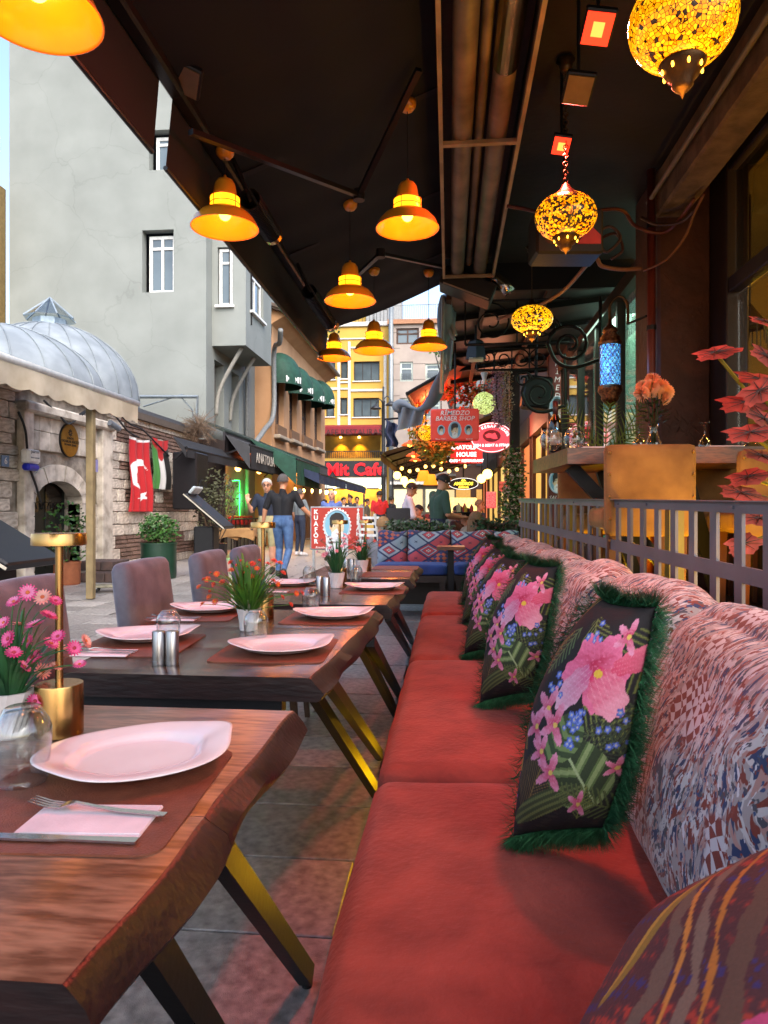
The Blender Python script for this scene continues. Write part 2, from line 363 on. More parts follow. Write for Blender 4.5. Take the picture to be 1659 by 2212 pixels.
# ---------------------------------------------------------------- printed throw pillows with green fringe
def ell(u, v, cx, cy, a, b, ang):
    x = (u-cx)*cos(ang)+(v-cy)*sin(ang); y = -(u-cx)*sin(ang)+(v-cy)*cos(ang); return (x/a)**2+(y/b)**2, x/a, y/b
def floral(u, v):
    P = np.stack([u, v, u*0], 1); c = np.tile(np.array(C('#120c15')), (len(u), 1))
    n1 = vnoise(P, 9, 3); fine = vnoise(P, 34, 5)
    def put(mask, col, k=1.0): c[mask] = c[mask]*(1-k)+np.array(C(col))*k
    put((fine > .35) & (v < .5), '#2a2420')
    def frond(x0, y0, ang, L, wd, cols, nl=15):
        x = (u-x0)*cos(ang)+(v-y0)*sin(ang); y = -(u-x0)*sin(ang)+(v-y0)*cos(ang); t = x/L; k = (t > 0) & (t < 1)
        w = wd*np.sin(np.clip(t, 0, 1)*pi*.9+.25); s = np.sin((x-np.abs(y)*.9)*nl/L*6.28)
        put(k & (np.abs(y) < w) & (s > .1), cols[0]); put(k & (np.abs(y) < w) & (s > .75), cols[1]); put(k & (np.abs(y) < .004), cols[1])
    frond(.98, .98, R(215), .6, .13, ('#3d4420', '#6f7436')); frond(.55, .60, R(-20), .48, .12, ('#3c4a2a', '#79813f'), 13)
    frond(.98, .62, R(200), .45, .11, ('#23301f', '#4a5836')); frond(.9, .2, R(120), .42, .12, ('#1c2b20', '#3b4c33')); frond(.3, .06, R(70), .36, .12, ('#4a3b20', '#7a6133'), 20)
    frond(.1, .55, R(60), .4, .05, ('#6a4a1e', '#9b7a34'), 24)
    e, ex, ey = ell(u, v, .60, .27, .2, .17, R(130)); st = np.sin(ex*11-np.abs(ey)*6)
    put(e < 1, '#2c3d22'); put((e < 1) & (st > 0), '#5c7441'); put((e < 1) & (st > .7), '#8ba06a'); put((e < 1) & (np.abs(ey) < .04), '#a5b888')
    e, ex, ey = ell(u, v, .48, .44, .13, .09, R(60)); st = np.sin(ex*13-np.abs(ey)*5); put(e < 1, '#33482a'); put((e < 1) & (st > .1), '#6d8650')
    e, ex, ey = ell(u, v, .42, .12, .22, .06, R(25)); put(e < 1, '#3a4527'); put((e < 1) & (np.sin(ey*12) > .2), '#66703f')
    frond(.45, .98, R(-60), .3, .1, ('#46502a', '#7d8040'), 11); frond(.9, .05, R(160), .5, .09, ('#39482a', '#62703c'), 14); frond(.35, .92, R(-110), .25, .06, ('#2f4a30', '#5d7a4c'), 9); frond(.62, .03, R(80), .2, .07, ('#3c4a24', '#7a8440'), 8)
    # violet and gold paisley along one side
    k = u < (.17+.05*np.sin(v*7)); put(k & (v > .12), '#4a2a3d'); put(k & (fine > .1) & (v > .12), '#7a3a34'); put(k & (fine < -.3) & (v > .2), '#3c3a78')
    put(k & (v < .42), '#2f2f6e'); put(k & (v < .42) & (n1 > .25), '#6d76c4'); put(k & (v < .3) & (fine > .3), '#a3a8e0')
    dl = np.abs(u-(.18+.05*np.sin(v*7))); put((dl < .012) & (v > .25), '#b08a3a'); put((np.abs(u-(.23+.06*np.sin(v*6+.6))) < .008) & (v > .35), '#8a6a30')
    def petal(cx, cy, a, b, ang, c0, c1):
        e, ex, ey = ell(u, v, cx, cy, a, b, ang); edge = 1+.12*np.sin(np.arctan2(ey, ex)*9+cx*30); k = e < edge; t = np.clip(ex*.5+.5+.22*fine, 0, 1)[:, None]
        cc = np.array(C(c0))*(1-t)+np.array(C(c1))*t; c[k] = cc[k]; put(k & (np.abs(np.sin(ey*9+ex*2)) < .14), c1, .6)
    for a, L in ((60, .11), (125, .10), (200, .10), (290, .11), (0, .10)):
        petal(.56+.09*cos(R(a)), .755+.075*sin(R(a)), L, .075, R(a), '#b51f50', '#f07aa8')
    petal(.66, .67, .12, .09, R(-40), '#d02a62', '#f9aac4'); petal(.47, .66, .12, .06, R(-125), '#c65a8c', '#e7b6d2'); petal(.77, .83, .13, .05, R(30), '#d23a66', '#f4829e')
    e, _, _ = ell(u, v, .59, .74, .025, .018, 0); put(e < 1, '#d9b23a')
    for cx, cy, s in ((.36, .55, 1), (.31, .46, .9), (.42, .49, 1), (.44, .27, 1), (.37, .36, .8), (.7, .92, .9), (.62, .12, .8), (.78, .33, .7)):
        for a in (80, 150, 215, 300): petal(cx+.045*s*cos(R(a)), cy+.05*s*sin(R(a)), .05*s, .02*s, R(a), '#c22a58', '#ef9fc4')
        e, _, _ = ell(u, v, cx, cy, .012, .012, 0); put(e < 1, '#e0c060')
    rs = np.random.RandomState(4)
    for cx, cy, m_ in ((.53, .54, 9), (.5, .49, 8), (.75, .58, 3), (.7, .5, 4), (.8, .42, 3), (.36, .66, 5), (.18, .12, 6), (.5, .9, 6)):
        for _ in range(m_):
            x, y = cx+rs.randn()*.03, cy+rs.randn()*.03; a = np.arctan2(v-y, u-x); r = np.hypot(u-x, v-y); s = rs.uniform(.010, .02)
            k = r < s*(.65+.45*np.abs(np.cos(a*2.5))); put(k, '#4a62c0'); put(k & (r < s*.6), '#7f97e6'); put(r < s*.22, '#e8d27a')
    return c
def gold_feather(u, v):
    P = np.stack([u, v, u*0], 1); c = np.tile(np.array(C('#4a2b30')), (len(u), 1)); f = vnoise(P, 20, 9); g2 = vnoise(P, 6, 2)
    def put(m, col): c[m] = np.array(C(col))
    w = u+.25*(v-.5)**2; put(f > .35, '#6b2f2f'); put((f > .62), '#a53a2c'); put((f < -.55), '#34306a')
    for x, col, wd in ((.08, '#5c5148', .05), (.2, '#c9582e', .018), (.52, '#6a5b4c', .06), (.58, '#c78a3a', .016), (.64, '#7a6a5a', .03), (.7, '#b9792e', .014), (.78, '#5e4a3c', .04)):
        put(np.abs(w-x-.03*np.sin(v*7+x*9)) < wd*(.6+.5*g2), col)
    e, ex, ey = ell(u, v, .42, .62, .2, .035, R(65)); put(e < 1, '#8a7a2e'); put((e < 1) & (ey > .3), '#b59a3c')
    e, ex, ey = ell(u, v, .88, .3, .12, .1, R(30)); put(e < 1, '#c24a78'); put(e < .5, '#e58ab0')
    e, ex, ey = ell(u, v, .9, .75, .14, .04, R(60)); put(e < 1, '#a8862c')
    return c
PILLOWM = vmat('printed_pillow', .85, .0); DARKV = mat('plum_velvet', '#21141c', .8, sheen=.4); S = .255; ASP = .37
FRINGE = mat('green_fringe', '#3a7d54', .75, col2='#1b5030', scale=60, bump=0)
def leafx(x, y): return np.where(x < 0, x*(1-.55*np.clip(y, 0, 1)**1.4+.14*(1-y*y)), x*(1-.25*np.clip(-y, 0, 1)**2))+np.where(x < 0, .0, 0)*y+.30*np.clip(y, 0, 1)**2*(1-x)/2
def leafy_(x, y): return y+.30*np.clip(-y, 0, 1)*(x+1)/2
def fringe_mesh(S, n=9500, ln=.042):
    rs = random.Random(3); m = MB()
    for k in range(n):
        t = rs.random()*4; sd = int(t); q = (t-sd)*2-1; pin = 1-.05*(1-q*q)
        if sd == 3 and rs.random() < .75: continue
        x, y, nx, ny = [(q, pin, 0, 1), (pin, -q, 1, 0), (-q, -pin, 0, -1), (-pin, q, -1, 0)][sd]
        p = Vector((float(leafx(x, y))*S*ASP, float(leafy_(x, y))*S, rs.gauss(0, .009))); o = Vector((nx, ny, 0)); tg = Vector((-ny, nx, 0))
        d = (o*rs.uniform(.5, 1)+tg*(rs.gauss(0, .4)+.35*sin(k*.37))+Vector((0, 0, rs.gauss(0, .55)))).normalized()*ln*rs.uniform(.7, 1.3); w = tg.cross(d).normalized()*rs.uniform(.0007, .0014)+tg*.0004
        b = p+d*.55+Vector((0, 0, rs.gauss(0, .003))); e = p+d+Vector((0, 0, rs.gauss(0, .006)))
        m.add([p-w, p+w, b+w*.8, b-w*.8, e], [(0, 1, 2, 3), (3, 2, 4)])
    return m.mesh('fringe', FRINGE, fix=False)
S = .255; ASP = .37
def pshape(sg, th):
    def f(u, v):
        x = u*2-1; y = v*2-1; h = th*np.power(np.clip((1-np.abs(x)**2.6)*(1-np.abs(y)**2.6), 0, 1), .55)
        k = 1-.05*(1-y*y)*np.abs(x); k2 = 1-.05*(1-x*x)*np.abs(y)
        wr = .004*np.sin(x*5+y*3)*np.sin(y*6-x*2)*(1-x*x)*(1-y*y)
        return (leafx(x*k, y)*S*ASP, leafy_(x, y*k2)*S, sg*(h+wr)) if ASP < .9 else (x*S*k, y*S*k2, sg*(h+wr))
    return f
def pillow_proto(name, printf, fr=True):
    a = vgrid('front_cover', 190, 190, pshape(1, .115), printf, PILLOWM); b = vgrid('back_cover', 24, 24, pshape(-1, .06), lambda u, v: np.zeros((len(u), 3)), DARKV, flip=True)
    r = [('front_cover', a.data), ('back_cover', b.data)]; bpy.data.objects.remove(a); bpy.data.objects.remove(b)
    if fr: r.append(('fringe', fringe_mesh(S)))
    return r
pm = pillow_proto('p', lambda u, v: floral(u*.60+.2, v*1.12-.05)*.78)
ASP = 1.0
pm0 = pillow_proto('q', gold_feather, False)
def pillow(meshes, loc, nrm, roll, label, group=None, sc=1):
    o = T('throw_pillow', label, 'pillow', loc, 0, group)
    z = Vector(nrm).normalized(); x = Vector((0, 0, 1)).cross(z).normalized(); y = z.cross(x)
    q = Matrix((x, y, z)).transposed() @ Matrix.Rotation(roll, 3, 'Z'); o.rotation_euler = q.to_euler(); o.scale = (sc,)*3
    for n_, me in meshes:
        c = link(n_, me, o, world=False)
        if n_ == 'fringe': tag(c, kind='stuff')
    return o
pillow(pm0, AY(1610, 2300, .66), (-.72, .22, .64), R(58), 'plum and gold feather print pillow lying beside the flat red seat', sc=.92)
for px, py, y, lb, rl in ((1262, 1562, 1.42, 'floral pillow with green fringe beside the feather print pillow', -9),
                   (1122, 1372, 2.42, 'floral fringed pillow, second along the banquette from the feather print pillow', -7),
                   (1070, 1312, 3.36, 'floral fringed pillow in the middle of the row of fringed pillows', -11),
                   (1052, 1270, 4.2, 'floral fringed pillow, next to last before the kilim bench', -12),
                   (1040, 1235, 5.1, 'floral fringed pillow at the kilim bench end of the banquette', -10)):
    pillow(pm, AY(px, py, y), (-.38, -.89, .22), R(rl*.9), lb, 'fringed floral pillows on the banquette')
# ---------------------------------------------------------------- tables
def woodmat(name, lightc, darkc, knot, rough=.28, s=1.0):
    m = bpy.data.materials.new(name); m.use_nodes = True; n = m.node_tree.nodes; l = m.node_tree.links; b = n['Principled BSDF']
    tc = n.new('ShaderNodeTexCoord'); mp = n.new('ShaderNodeMapping'); mp.inputs['Scale'].default_value = (1.1*s, 5.5*s, 5.5*s); l.new(tc.outputs['Object'], mp.inputs[0])
    a = n.new('ShaderNodeTexNoise'); a.inputs['Scale'].default_value = 1.6; a.inputs['Detail'].default_value = 2; a.inputs['Distortion'].default_value = 1.2; l.new(mp.outputs[0], a.inputs[0])
    w = n.new('ShaderNodeMath'); w.operation = 'MULTIPLY'; w.inputs[1].default_value = 30; l.new(a.outputs[0], w.inputs[0]); si = n.new('ShaderNodeMath'); si.operation = 'SINE'; l.new(w.outputs[0], si.inputs[0])
    f = n.new('ShaderNodeTexNoise'); f.inputs['Scale'].default_value = 22; f.inputs['Detail'].default_value = 6; l.new(mp.outputs[0], f.inputs[0])
    ad = n.new('ShaderNodeMath'); ad.operation = 'MULTIPLY_ADD'; ad.inputs[1].default_value = .16; l.new(si.outputs[0], ad.inputs[0]); l.new(f.outputs[0], ad.inputs[2])
    r = n.new('ShaderNodeValToRGB'); e = r.color_ramp.elements; e[0].position = .28; e[0].color = (*C(darkc), 1); e[1].position = .75; e[1].color = (*C(lightc), 1); l.new(ad.outputs[0], r.inputs[0])
    k = n.new('ShaderNodeTexVoronoi'); k.inputs['Scale'].default_value = 2.6; mk = n.new('ShaderNodeMapping'); mk.inputs['Scale'].default_value = (1, 1.7, 1.7); l.new(tc.outputs['Object'], mk.inputs[0]); l.new(mk.outputs[0], k.inputs[0])
    kr = n.new('ShaderNodeValToRGB'); kr.color_ramp.elements[0].position = .10; kr.color_ramp.elements[1].position = .24; kr.color_ramp.elements[0].color = (1, 1, 1, 1); kr.color_ramp.elements[1].color = (0, 0, 0, 1); l.new(k.outputs[0], kr.inputs[0])
    mx = n.new('ShaderNodeMixRGB'); l.new(kr.outputs[0], mx.inputs[0]); l.new(r.outputs[0], mx.inputs[1]); mx.inputs[2].default_value = (*C(knot), 1)
    big = n.new('ShaderNodeTexNoise'); big.inputs['Scale'].default_value = 2.2; l.new(tc.outputs['Object'], big.inputs[0]); mu = n.new('ShaderNodeMixRGB'); mu.blend_type = 'OVERLAY'; mu.inputs[0].default_value = .55; l.new(mx.outputs[0], mu.inputs[1]); l.new(big.outputs[0], mu.inputs[2])
    l.new(mu.outputs[0], b.inputs[0]); b.inputs['Roughness'].default_value = rough; b.inputs['Coat Weight'].default_value = .25; b.inputs['Coat Roughness'].default_value = .2
    bp = n.new('ShaderNodeBump'); bp.inputs['Strength'].default_value = .12; bp.inputs['Distance'].default_value = .004; l.new(ad.outputs[0], bp.inputs['Height']); l.new(bp.outputs[0], b.inputs['Normal'])
    return m
WOOD1 = woodmat('red_brown_wood', '#96705a', '#5c3f30', '#33201a'); WOOD2 = woodmat('dark_walnut', '#56402f', '#2b1d19', '#1f1412', .26)
TZ = .72
EDGE = mat('dark_stained_edge', '#251210', .4, col2='#180b0a', scale=7, stretch=(2, 9, 9), bump=.2, bscale=9, detail=8)
def table(label, y0, y1, x0, x1, xl, wood, feet, tops, seed, planks=(0, .36, .7, 1)):
    rs = random.Random(seed); ph = [rs.random()*6 for _ in range(4)]
    t = T('wooden_table', label, 'table', ((x0+xl)/2, (y0+y1)/2, 0))
    def xr(y): q = (y-y0)/(y1-y0); return lerp(x0, x1, q)+.006*sin(q*5+ph[0])+.004*sin(q*13+ph[1])
    th = .066
    for a, b in zip(planks, planks[1:]):
        ya, yb = lerp(y0, y1, a), lerp(y0, y1, b)-(.0015 if b < 1 else 0); N = max(3, int((yb-ya)/.04)); rings = []
        for k in range(N+1):
            y = lerp(ya, yb, k/N); x = xr(y); o1 = .022+.009*sin(y*9+ph[2]); o2 = .03+.008*sin(y*14+ph[3]); e = .003 if k in (0, N) else 0
            rings.append([(xl, y, TZ-.004-e), (xl+.004, y, TZ-e), (x-.006, y, TZ-e), (x, y, TZ-.005-e), (x+o1, y, TZ-.026), (x+o2, y, TZ-.045), (x+o2-.012, y, TZ-th+.004), (x+o2-.02, y, TZ-th), (xl, y, TZ-th)])
        pk = MB().loft(rings).build('plank', [wood, EDGE], t, 50)
        for pf in pk.data.polygons: pf.material_index = 0 if pf.normal.z > .9 else 1
    zu = TZ-th
    for y in (y0+.05, y1-.05): MB().box(((xl+x0)/2-.02, y, zu-.021), (x0-xl-.14, .05, .04)).build('apron', BLACK, t)
    for tp, ft in zip(tops, feet):
        f = AZ(*ft, 0); p = AZ(*tp, zu-.002); d = (f-p).normalized(); f = f-d*.012
        MB().bar(p, f+Vector((0, 0, .018)), .045, .032, (1, 0, 0)).build('leg', BLACK, t); MB().cyl((f.x, f.y, 0), (f.x, f.y, .02), .013, n=12).build('foot', BLACK, t)
        q = Vector((xl+.2-(p.x-x0), p.y, zu-.002)); g2 = Vector((xl+.06, f.y, .018))
        MB().bar(q, g2, .045, .032, (1, 0, 0)).build('leg', BLACK, t); MB().cyl((g2.x, g2.y, 0), (g2.x, g2.y, .02), .013, n=12).build('foot', BLACK, t)
    return t
table('red-brown live-edge table with knotty grain, lit red, nearest the feather pillow', .612, 1.50, -.348, -.326, -1.12, WOOD1, ((545, 2400), (665, 2125)), ((290, 1990), (440, 1790)), 1, (0, .4, 1))
table('long dark live-edge table laid for four with an orange flower pot', 1.80, 3.05, -.352, -.305, -1.06, WOOD2, ((815, 1725), (820, 1640)), ((640, 1440), (704, 1464)), 2, (0, .3, .62, 1))
table('dark live-edge table with a pale pink flower pot, beyond the long table', 3.24, 4.22, -.288, -.268, -1.02, WOOD2, ((855, 1548), (862, 1505)), ((775, 1385), (800, 1385)), 3, (0, .5, 1))
table('dark live-edge table with two bare placemats beside the kilim bench', 4.50, 5.55, -.262, -.235, -.98, WOOD2, ((885, 1417), (890, 1390)), ((838, 1330), (852, 1315)), 4, (0, .5, 1))

# ---------------------------------------------------------------- tableware
LEATHER = mat('tan_leather', '#7d452f', .5, col2='#6b3826', scale=30, bump=.3, bscale=300)
MELA = mat('white_melamine', '#e6dcdd', .22, col2='#e0d4d6', bump=0, coat=.4)
NAPK = mat('paper_napkin', '#ecdcdf', .9, bump=.1, bscale=200)
def matshape():
    w, d, r = .17, .195, .03; p = []
    for cx, cy, a in ((w-r, d-r, 0), (-w+r, d-r, 90), (-w+r, -d+r, 180), (w-r, -d+r, 270)):
        p += [(cx+r*cos(R(a+k*18)), cy+r*sin(R(a+k*18)), 0) for k in range(6)]
    return MB().prism(p, (0, 0, .003)).mesh('placemat', LEATHER)
def plateshape():
    n = 72; rings = []
    def rad(a):
        return 1/((abs(cos(a))/.150)**2.3+(abs(sin(a))/.142)**2.3)**(1/2.3)+.018*abs(cos(a-.12))**26
    for s, z in ((0.001, .006), (.3, .006), (.56, .006), (.60, .0065), (.645, .011), (.68, .0155), (.74, .0185), (.9, .0235), (.97, .025), (1, .0245), (1.0, .023), (.96, .022), (.8, .017), (.66, .003), (.6, .0), (.5, .001), (.001, .001)):
        rg = []
        for j in range(n):
            a = 2*pi*j/n; r = rad(a)*s; tip = abs(cos(a))**8*max(0, s-.6)/.4
            sag = -.004*abs(sin(a))**3*max(0, s-.7)/.3
            rg.append((r*cos(a), r*sin(a), z+.011*tip+sag))
        rings.append(rg)
    return MB().loft(rings, False).mesh('leaf_plate', MELA, True)
def glassshape():
    pr = [(.0001, .118), (.024, .118), (.027, .1165), (.032, .109), (.041, .097), (.0455, .085), (.046, .072), (.044, .05), (.0405, .02), (.038, 0), (.0365, .0), (.039, .02), (.0425, .05), (.0445, .072), (.0438, .085), (.039, .097), (.028, .109), (.0001, .112)]
    return MB().lathe(pr, 32).mesh('tumbler', GLASS, True)
def shaker(): return MB().lathe([(.0001, 0), (.0185, 0), (.019, .003), (.019, .012), (.0182, .0125), (.0182, .092), (.0165, .0955), (.012, .0965), (.0001, .0965)], 28).mesh('shaker', mat('brushed_steel', '#a9a6a6', .3, 1, stretch=(1, 1, .03), scale=40, bump=.03), 40)
def forkmesh():
    m = MB(); L = .2
    m.loft([[(x, w, z+.0012), (x, -w, z+.0012), (x, -w, z-.0008), (x, w, z-.0008)] for x, w, z in ((0, .006, 0), (.07, .0055, .001), (.11, .003, .005), (.135, .003, .008), (.146, .010, .006), (.158, .0115, .002))])
    for k in range(4):
        y = -.0092+k*.0062; m.loft([[(x, y+w, z+.0009), (x, y-w, z+.0009), (x, y-w, z-.0006), (x, y+w, z-.0006)] for x, w, z in ((.155, .0021, .002), (.18, .0018, .0035), (.205, .0009, .009))])
    return m.mesh('fork', CHROME, 40)
def knifemesh():
    m = MB(); m.loft([[(x, w, .002), (x, -w2, .002), (x, -w2, -.001), (x, w, -.001)] for x, w, w2 in ((0, .007, .007), (.08, .0055, .0055), (.1, .005, .005), (.108, .008, .006), (.17, .009, .006), (.2, .007, .005), (.215, .001, .003))])
    return m.mesh('knife', CHROME, 40)
MATME, PLATE, GLS, SHK, FORK, KNIFE = matshape(), plateshape(), glassshape(), shaker(), forkmesh(), knifemesh()
NAP = MB().box((0, 0, .001), (.17, .095, .0022)).box((0.004, .003, .003), (.16, .088, .0018)).mesh('napkin', NAPK)
def put(name, me, loc, rz, label, cat, group=None, z=0):
    o = link(name, me, loc=(loc[0], loc[1], loc[2]+z), rot=(0, 0, rz)); return tag(o, label, cat, group)
TT = TZ+.0002
LTBL = {1: 'the red-brown table', 2: 'the long dark table', 3: 'the table with pale pink flowers', 4: 'the bench-end table'}
# (table, mat px, plate px or None, plate angle, where, cutlery?)
for tb, mp_, pl, ang, where, cut, mr in ((1, (203, 1713), (300, 1648), 37, 'sofa side', 1, 3), (2, (599, 1404), (610, 1404), 22, 'sofa side, near end', 2, 2), (2, (711, 1334), (722, 1333), 12, 'sofa side, far end', 2, 0),
                             (2, (300, 1393), (322, 1380), 20, 'chair side, behind the steel shakers', 3, 4), (2, (430, 1327), (455, 1320), 15, 'chair side, left of the orange flowers', 3, 4), (3, (808, 1275), (810, 1273), 6, 'sofa side', 2, 0), (3, (618, 1272), (628, 1264), 8, 'chair side', 3, 0),
                             (4, (835, 1241), None, 0, 'sofa side, near end', 0, 0), (4, (855, 1227), None, 0, 'sofa side, by the kilim bench', 0, 0)):
    p = AZ(*mp_, TT); put('placemat', MATME, p, R(mr), 'tan leather placemat on %s, %s' % (LTBL[tb], where), 'placemat', 'leather placemats')
    if pl:
        q = AZ(*pl, TT+.003); put('leaf_plate', PLATE, q, R(ang), 'leaf shaped white plate on %s, %s' % (LTBL[tb], where), 'plate', 'leaf shaped plates', .0034)
    if cut == 1:
        a = AZ(195, 1775, TT+.003); put('napkin', NAP, a, R(4), 'folded paper napkin under fork and knife on %s' % LTBL[tb], 'napkin')
        a = AZ(358, 1760, TT+.009); b = AZ(20, 1735, TT+.009); an = atan2(b.y-a.y, b.x-a.x); o = put('fork', FORK, a, an, 'steel fork with patterned handle on napkin on %s' % LTBL[tb], 'fork')
        a = AZ(296, 1817, TT+.006); b = AZ(0, 1806, TT+.006); an = atan2(b.y-a.y, b.x-a.x); o = put('knife', KNIFE, a, an, 'steel knife on napkin on %s' % LTBL[tb], 'knife')
    elif cut:
        dx = -.12 if cut == 3 else .03; dy = -.155 if cut == 3 else .165
        c = p+Vector((dx*.3, dy, .003)); put('napkin', NAP, c, R(2), 'folded white napkin on %s, %s' % (LTBL[tb], where), 'napkin', 'napkins on the tables')
        put('fork', FORK, c+Vector((.095, .02, .0055)), R(180), 'steel fork on napkin on %s, %s' % (LTBL[tb], where), 'fork', 'forks on the tables')
        put('knife', KNIFE, c+Vector((.095, -.018, .0052)), R(178), 'steel knife on napkin on %s, %s' % (LTBL[tb], where), 'knife', 'knives on the tables')
for (x, y, s, lb) in ((48, 1693, 1.12, 'upturned clear tumbler by the pink daisies on the red-brown table'), (364, 1390, 1, 'upturned clear tumbler behind the steel shakers on the long table'), (553, 1392, 1.02, 'upturned clear tumbler in front of the orange flower pot'),
                   (672, 1324, 1, 'upturned clear tumbler beyond the orange flowers on the long table'), (668, 1262, 1, 'upturned clear tumbler left of the pale pink flowers'), (769, 1260, 1, 'upturned clear tumbler right of the pale pink flowers')):
    o = put('tumbler', GLS, AZ(x, y, TT), random.random(), lb, 'glass', 'upturned tumblers'); o.scale = (s*.85, s*.85, s*.93)
for x, y, lb in ((343, 1436, 'steel shaker left of its twin on the long dark table'), (372, 1436, 'steel shaker right of its twin on the long dark table'), (690, 1284, 'steel shaker, left one by the pale pink pot'), (705, 1287, 'steel shaker, right one by the pale pink pot'),
              (748, 1236, 'steel shaker, left one on the bench-end table'), (760, 1236, 'steel shaker, right one on the bench-end table')):
    put('shaker', SHK, AZ(x, y, TT), 0, lb, 'shaker', 'steel salt and pepper shakers')
# brass cordless lamps
lb_ = MB().lathe([(.0001, 0), (.042, 0), (.044, .002), (.044, .095), (.043, .098), (.0001, .098)], 40).mesh('base', GOLD, 40)
lp_ = MB().lathe([(.0075, .098), (.0075, .37)], 16).mesh('stem', GOLD, True)
lh_ = MB().lathe([(.0001, .368), (.044, .368), (.047, .365), (.05, .366), (.05, .387), (.049, .389), (.0001, .389)], 40).mesh('lamp_head', GOLD, 40)
for x, y, s, lb in ((128, 1585, 1.0, 'brass cordless table lamp beside the pink daisies'), (568, 1336, 1.0, 'brass cordless table lamp behind the orange flowers'), (734, 1262, .98, 'brass cordless table lamp behind the pale pink flowers'), (790, 1232, .95, 'brass cordless table lamp behind the coral flower pot')):
    o = T('table_lamp', lb, 'lamp', AZ(x, y, TT), 0, 'brass table lamps'); o.scale = (s, s, s)
    for n_, me in (('base', lb_), ('stem', lp_), ('lamp_head', lh_)): link(n_, me, o, False)
# potted flowers
LEAF = mat('grass_leaf', '#5c8a2c', .5, col2='#2f5a1c', scale=14, bump=0); LEAF2 = mat('grass_leaf_dark', '#3d7440', .5, col2='#20492c', scale=14, bump=0)
def flowermesh(c1, c2, c3, n=15, lay=2):
    m = MB(); 
    for L in range(lay):
        m.cur = min(L, 1)
        for k in range(n):
            a = 2*pi*(k+.5*L)/n; r = 1-.28*L; z = .12+.3*L; w = .16
            d = Vector((cos(a), sin(a), 0)); t = Vector((-sin(a), cos(a), 0))
            m.add([d*.12, d*.6*r+t*w*r+Vector((0, 0, z*.6)), d*r+t*.06+Vector((0, 0, z)), d*r-t*.06+Vector((0, 0, z)), d*.6*r-t*w*r+Vector((0, 0, z*.6))], [(0, 1, 2, 3, 4)])
    m.cur = 2; m.ball((0, 0, .1), .24, 8, 5, (1, 1, .7))
    mt = [mat('petal_'+c1[1:], c1, .6, bump=0, scale=1, sss=0), mat('petal_'+c2[1:], c2, .6, bump=0, scale=1), mat('petal_'+c3[1:], c3, .7, bump=0)]
    return m.mesh('flower', mt, fix=False)
PINKF = [flowermesh('#e0508c', '#f08ab4', '#c86a3a'), flowermesh('#d83a7a', '#ee6aa0', '#b03a4a'), flowermesh('#f09a94', '#f6b8a8', '#d86a40')]
ORF = [flowermesh('#d84a20', '#ef6f38', '#e8a030', 11, 3), flowermesh('#d03a26', '#e85a40', '#c84a20', 11, 3)]
PALEF = [flowermesh('#d8808c', '#e8a0a8', '#d05060', 10, 2), flowermesh('#e0a0b0', '#ecbcc4', '#c86a80', 10, 2)]
CORF = [flowermesh('#c84838', '#dc6a50', '#a83828', 10, 2)]
def potted(label, loc, fl, nb, nf, rad, hgt, fs, seed, leaf, ps=1.0, spots=None):
    rs = random.Random(seed); o = T('potted_flowers', label, 'flower pot', loc); loc = Vector(loc)
    pr = [(.0001, 0), (.030, 0), (.033, .004), (.046, .085), (.047, .088), (.042, .088), (.040, .078), (.0001, .076)]
    n = 20; rings = [[(r*ps*(1+.03*(j % 2))*cos(2*pi*j/n+z*6), r*ps*(1+.03*(j % 2))*sin(2*pi*j/n+z*6), z*ps) for j in range(n)] for r, z in pr]
    MB().loft(rings, False).build('pot', mat('white_ceramic', '#e6dedb', .35, bump=0), o, world=False)
    m = MB()
    z0 = .07*ps
    def blade(base, tip, w, sag):
        b = Vector(base); t = Vector(tip); h = b.lerp(t, .5)+Vector((0, 0, sag)); q = []
        sd = (t-b).cross(Vector((0, 0, 1))); sd = sd.normalized() if sd.length > 1e-5 else Vector((1, 0, 0))
        for k in range(7):
            s = k/6; p = b*(1-s)**2+h*2*s*(1-s)+t*s*s; ww = w*(1-s**3)*(.5+.8*min(1, s*3)); q += [p-sd*ww, p+Vector((0, 0, -.15*ww)), p+sd*ww]
        m.add(q, [f for k in range(6) for f in ((3*k, 3*k+1, 3*k+4, 3*k+3), (3*k+1, 3*k+2, 3*k+5, 3*k+4))])
    for k in range(nb):
        a = rs.random()*6.28; rr = rad*rs.uniform(.15, 1.0); hh = hgt*rs.uniform(.35, .95)*(1-.35*(rr/rad)**2)
        blade((.02*cos(a), .02*sin(a), z0), (rr*cos(a), rr*sin(a), z0+hh*(.85 if rr > .6*rad else 1)), rs.uniform(.0022, .004), hh*rs.uniform(.25, .6))
    tag(m.build('leaves', leaf, o, world=False, fix=False), kind='stuff')
    sm = MB()
    for k in range(nf):
        if spots: p = Vector(AY(*spots[k], loc.y+rs.uniform(-.07, .07)))-loc
        else:
            a = rs.random()*6.28; rr = rad*rs.uniform(.3, 1.05); p = Vector((rr*cos(a), rr*sin(a), z0+hgt*rs.uniform(.5, 1.05)*(1-.3*(rr/rad)**2)))
        sm.tube(spl([(p.x*.1, p.y*.1, z0), (p.x*.45, p.y*.45, z0+(p.z-z0)*.75), p]), .0013, 5)
        d = Vector((p.x, p.y-.05, .12)).normalized(); f = link('flower', rs.choice(fl), o, False, loc=p, rot=(d+Vector((rs.gauss(0, .35), rs.gauss(0, .35), rs.gauss(0, .35)))).to_track_quat('Z', 'Y').to_euler()); q = fs*rs.uniform(.75, 1.15); f.scale = (q, q, q*.8)
    sm.build('stems', leaf, o, world=False)
    return o
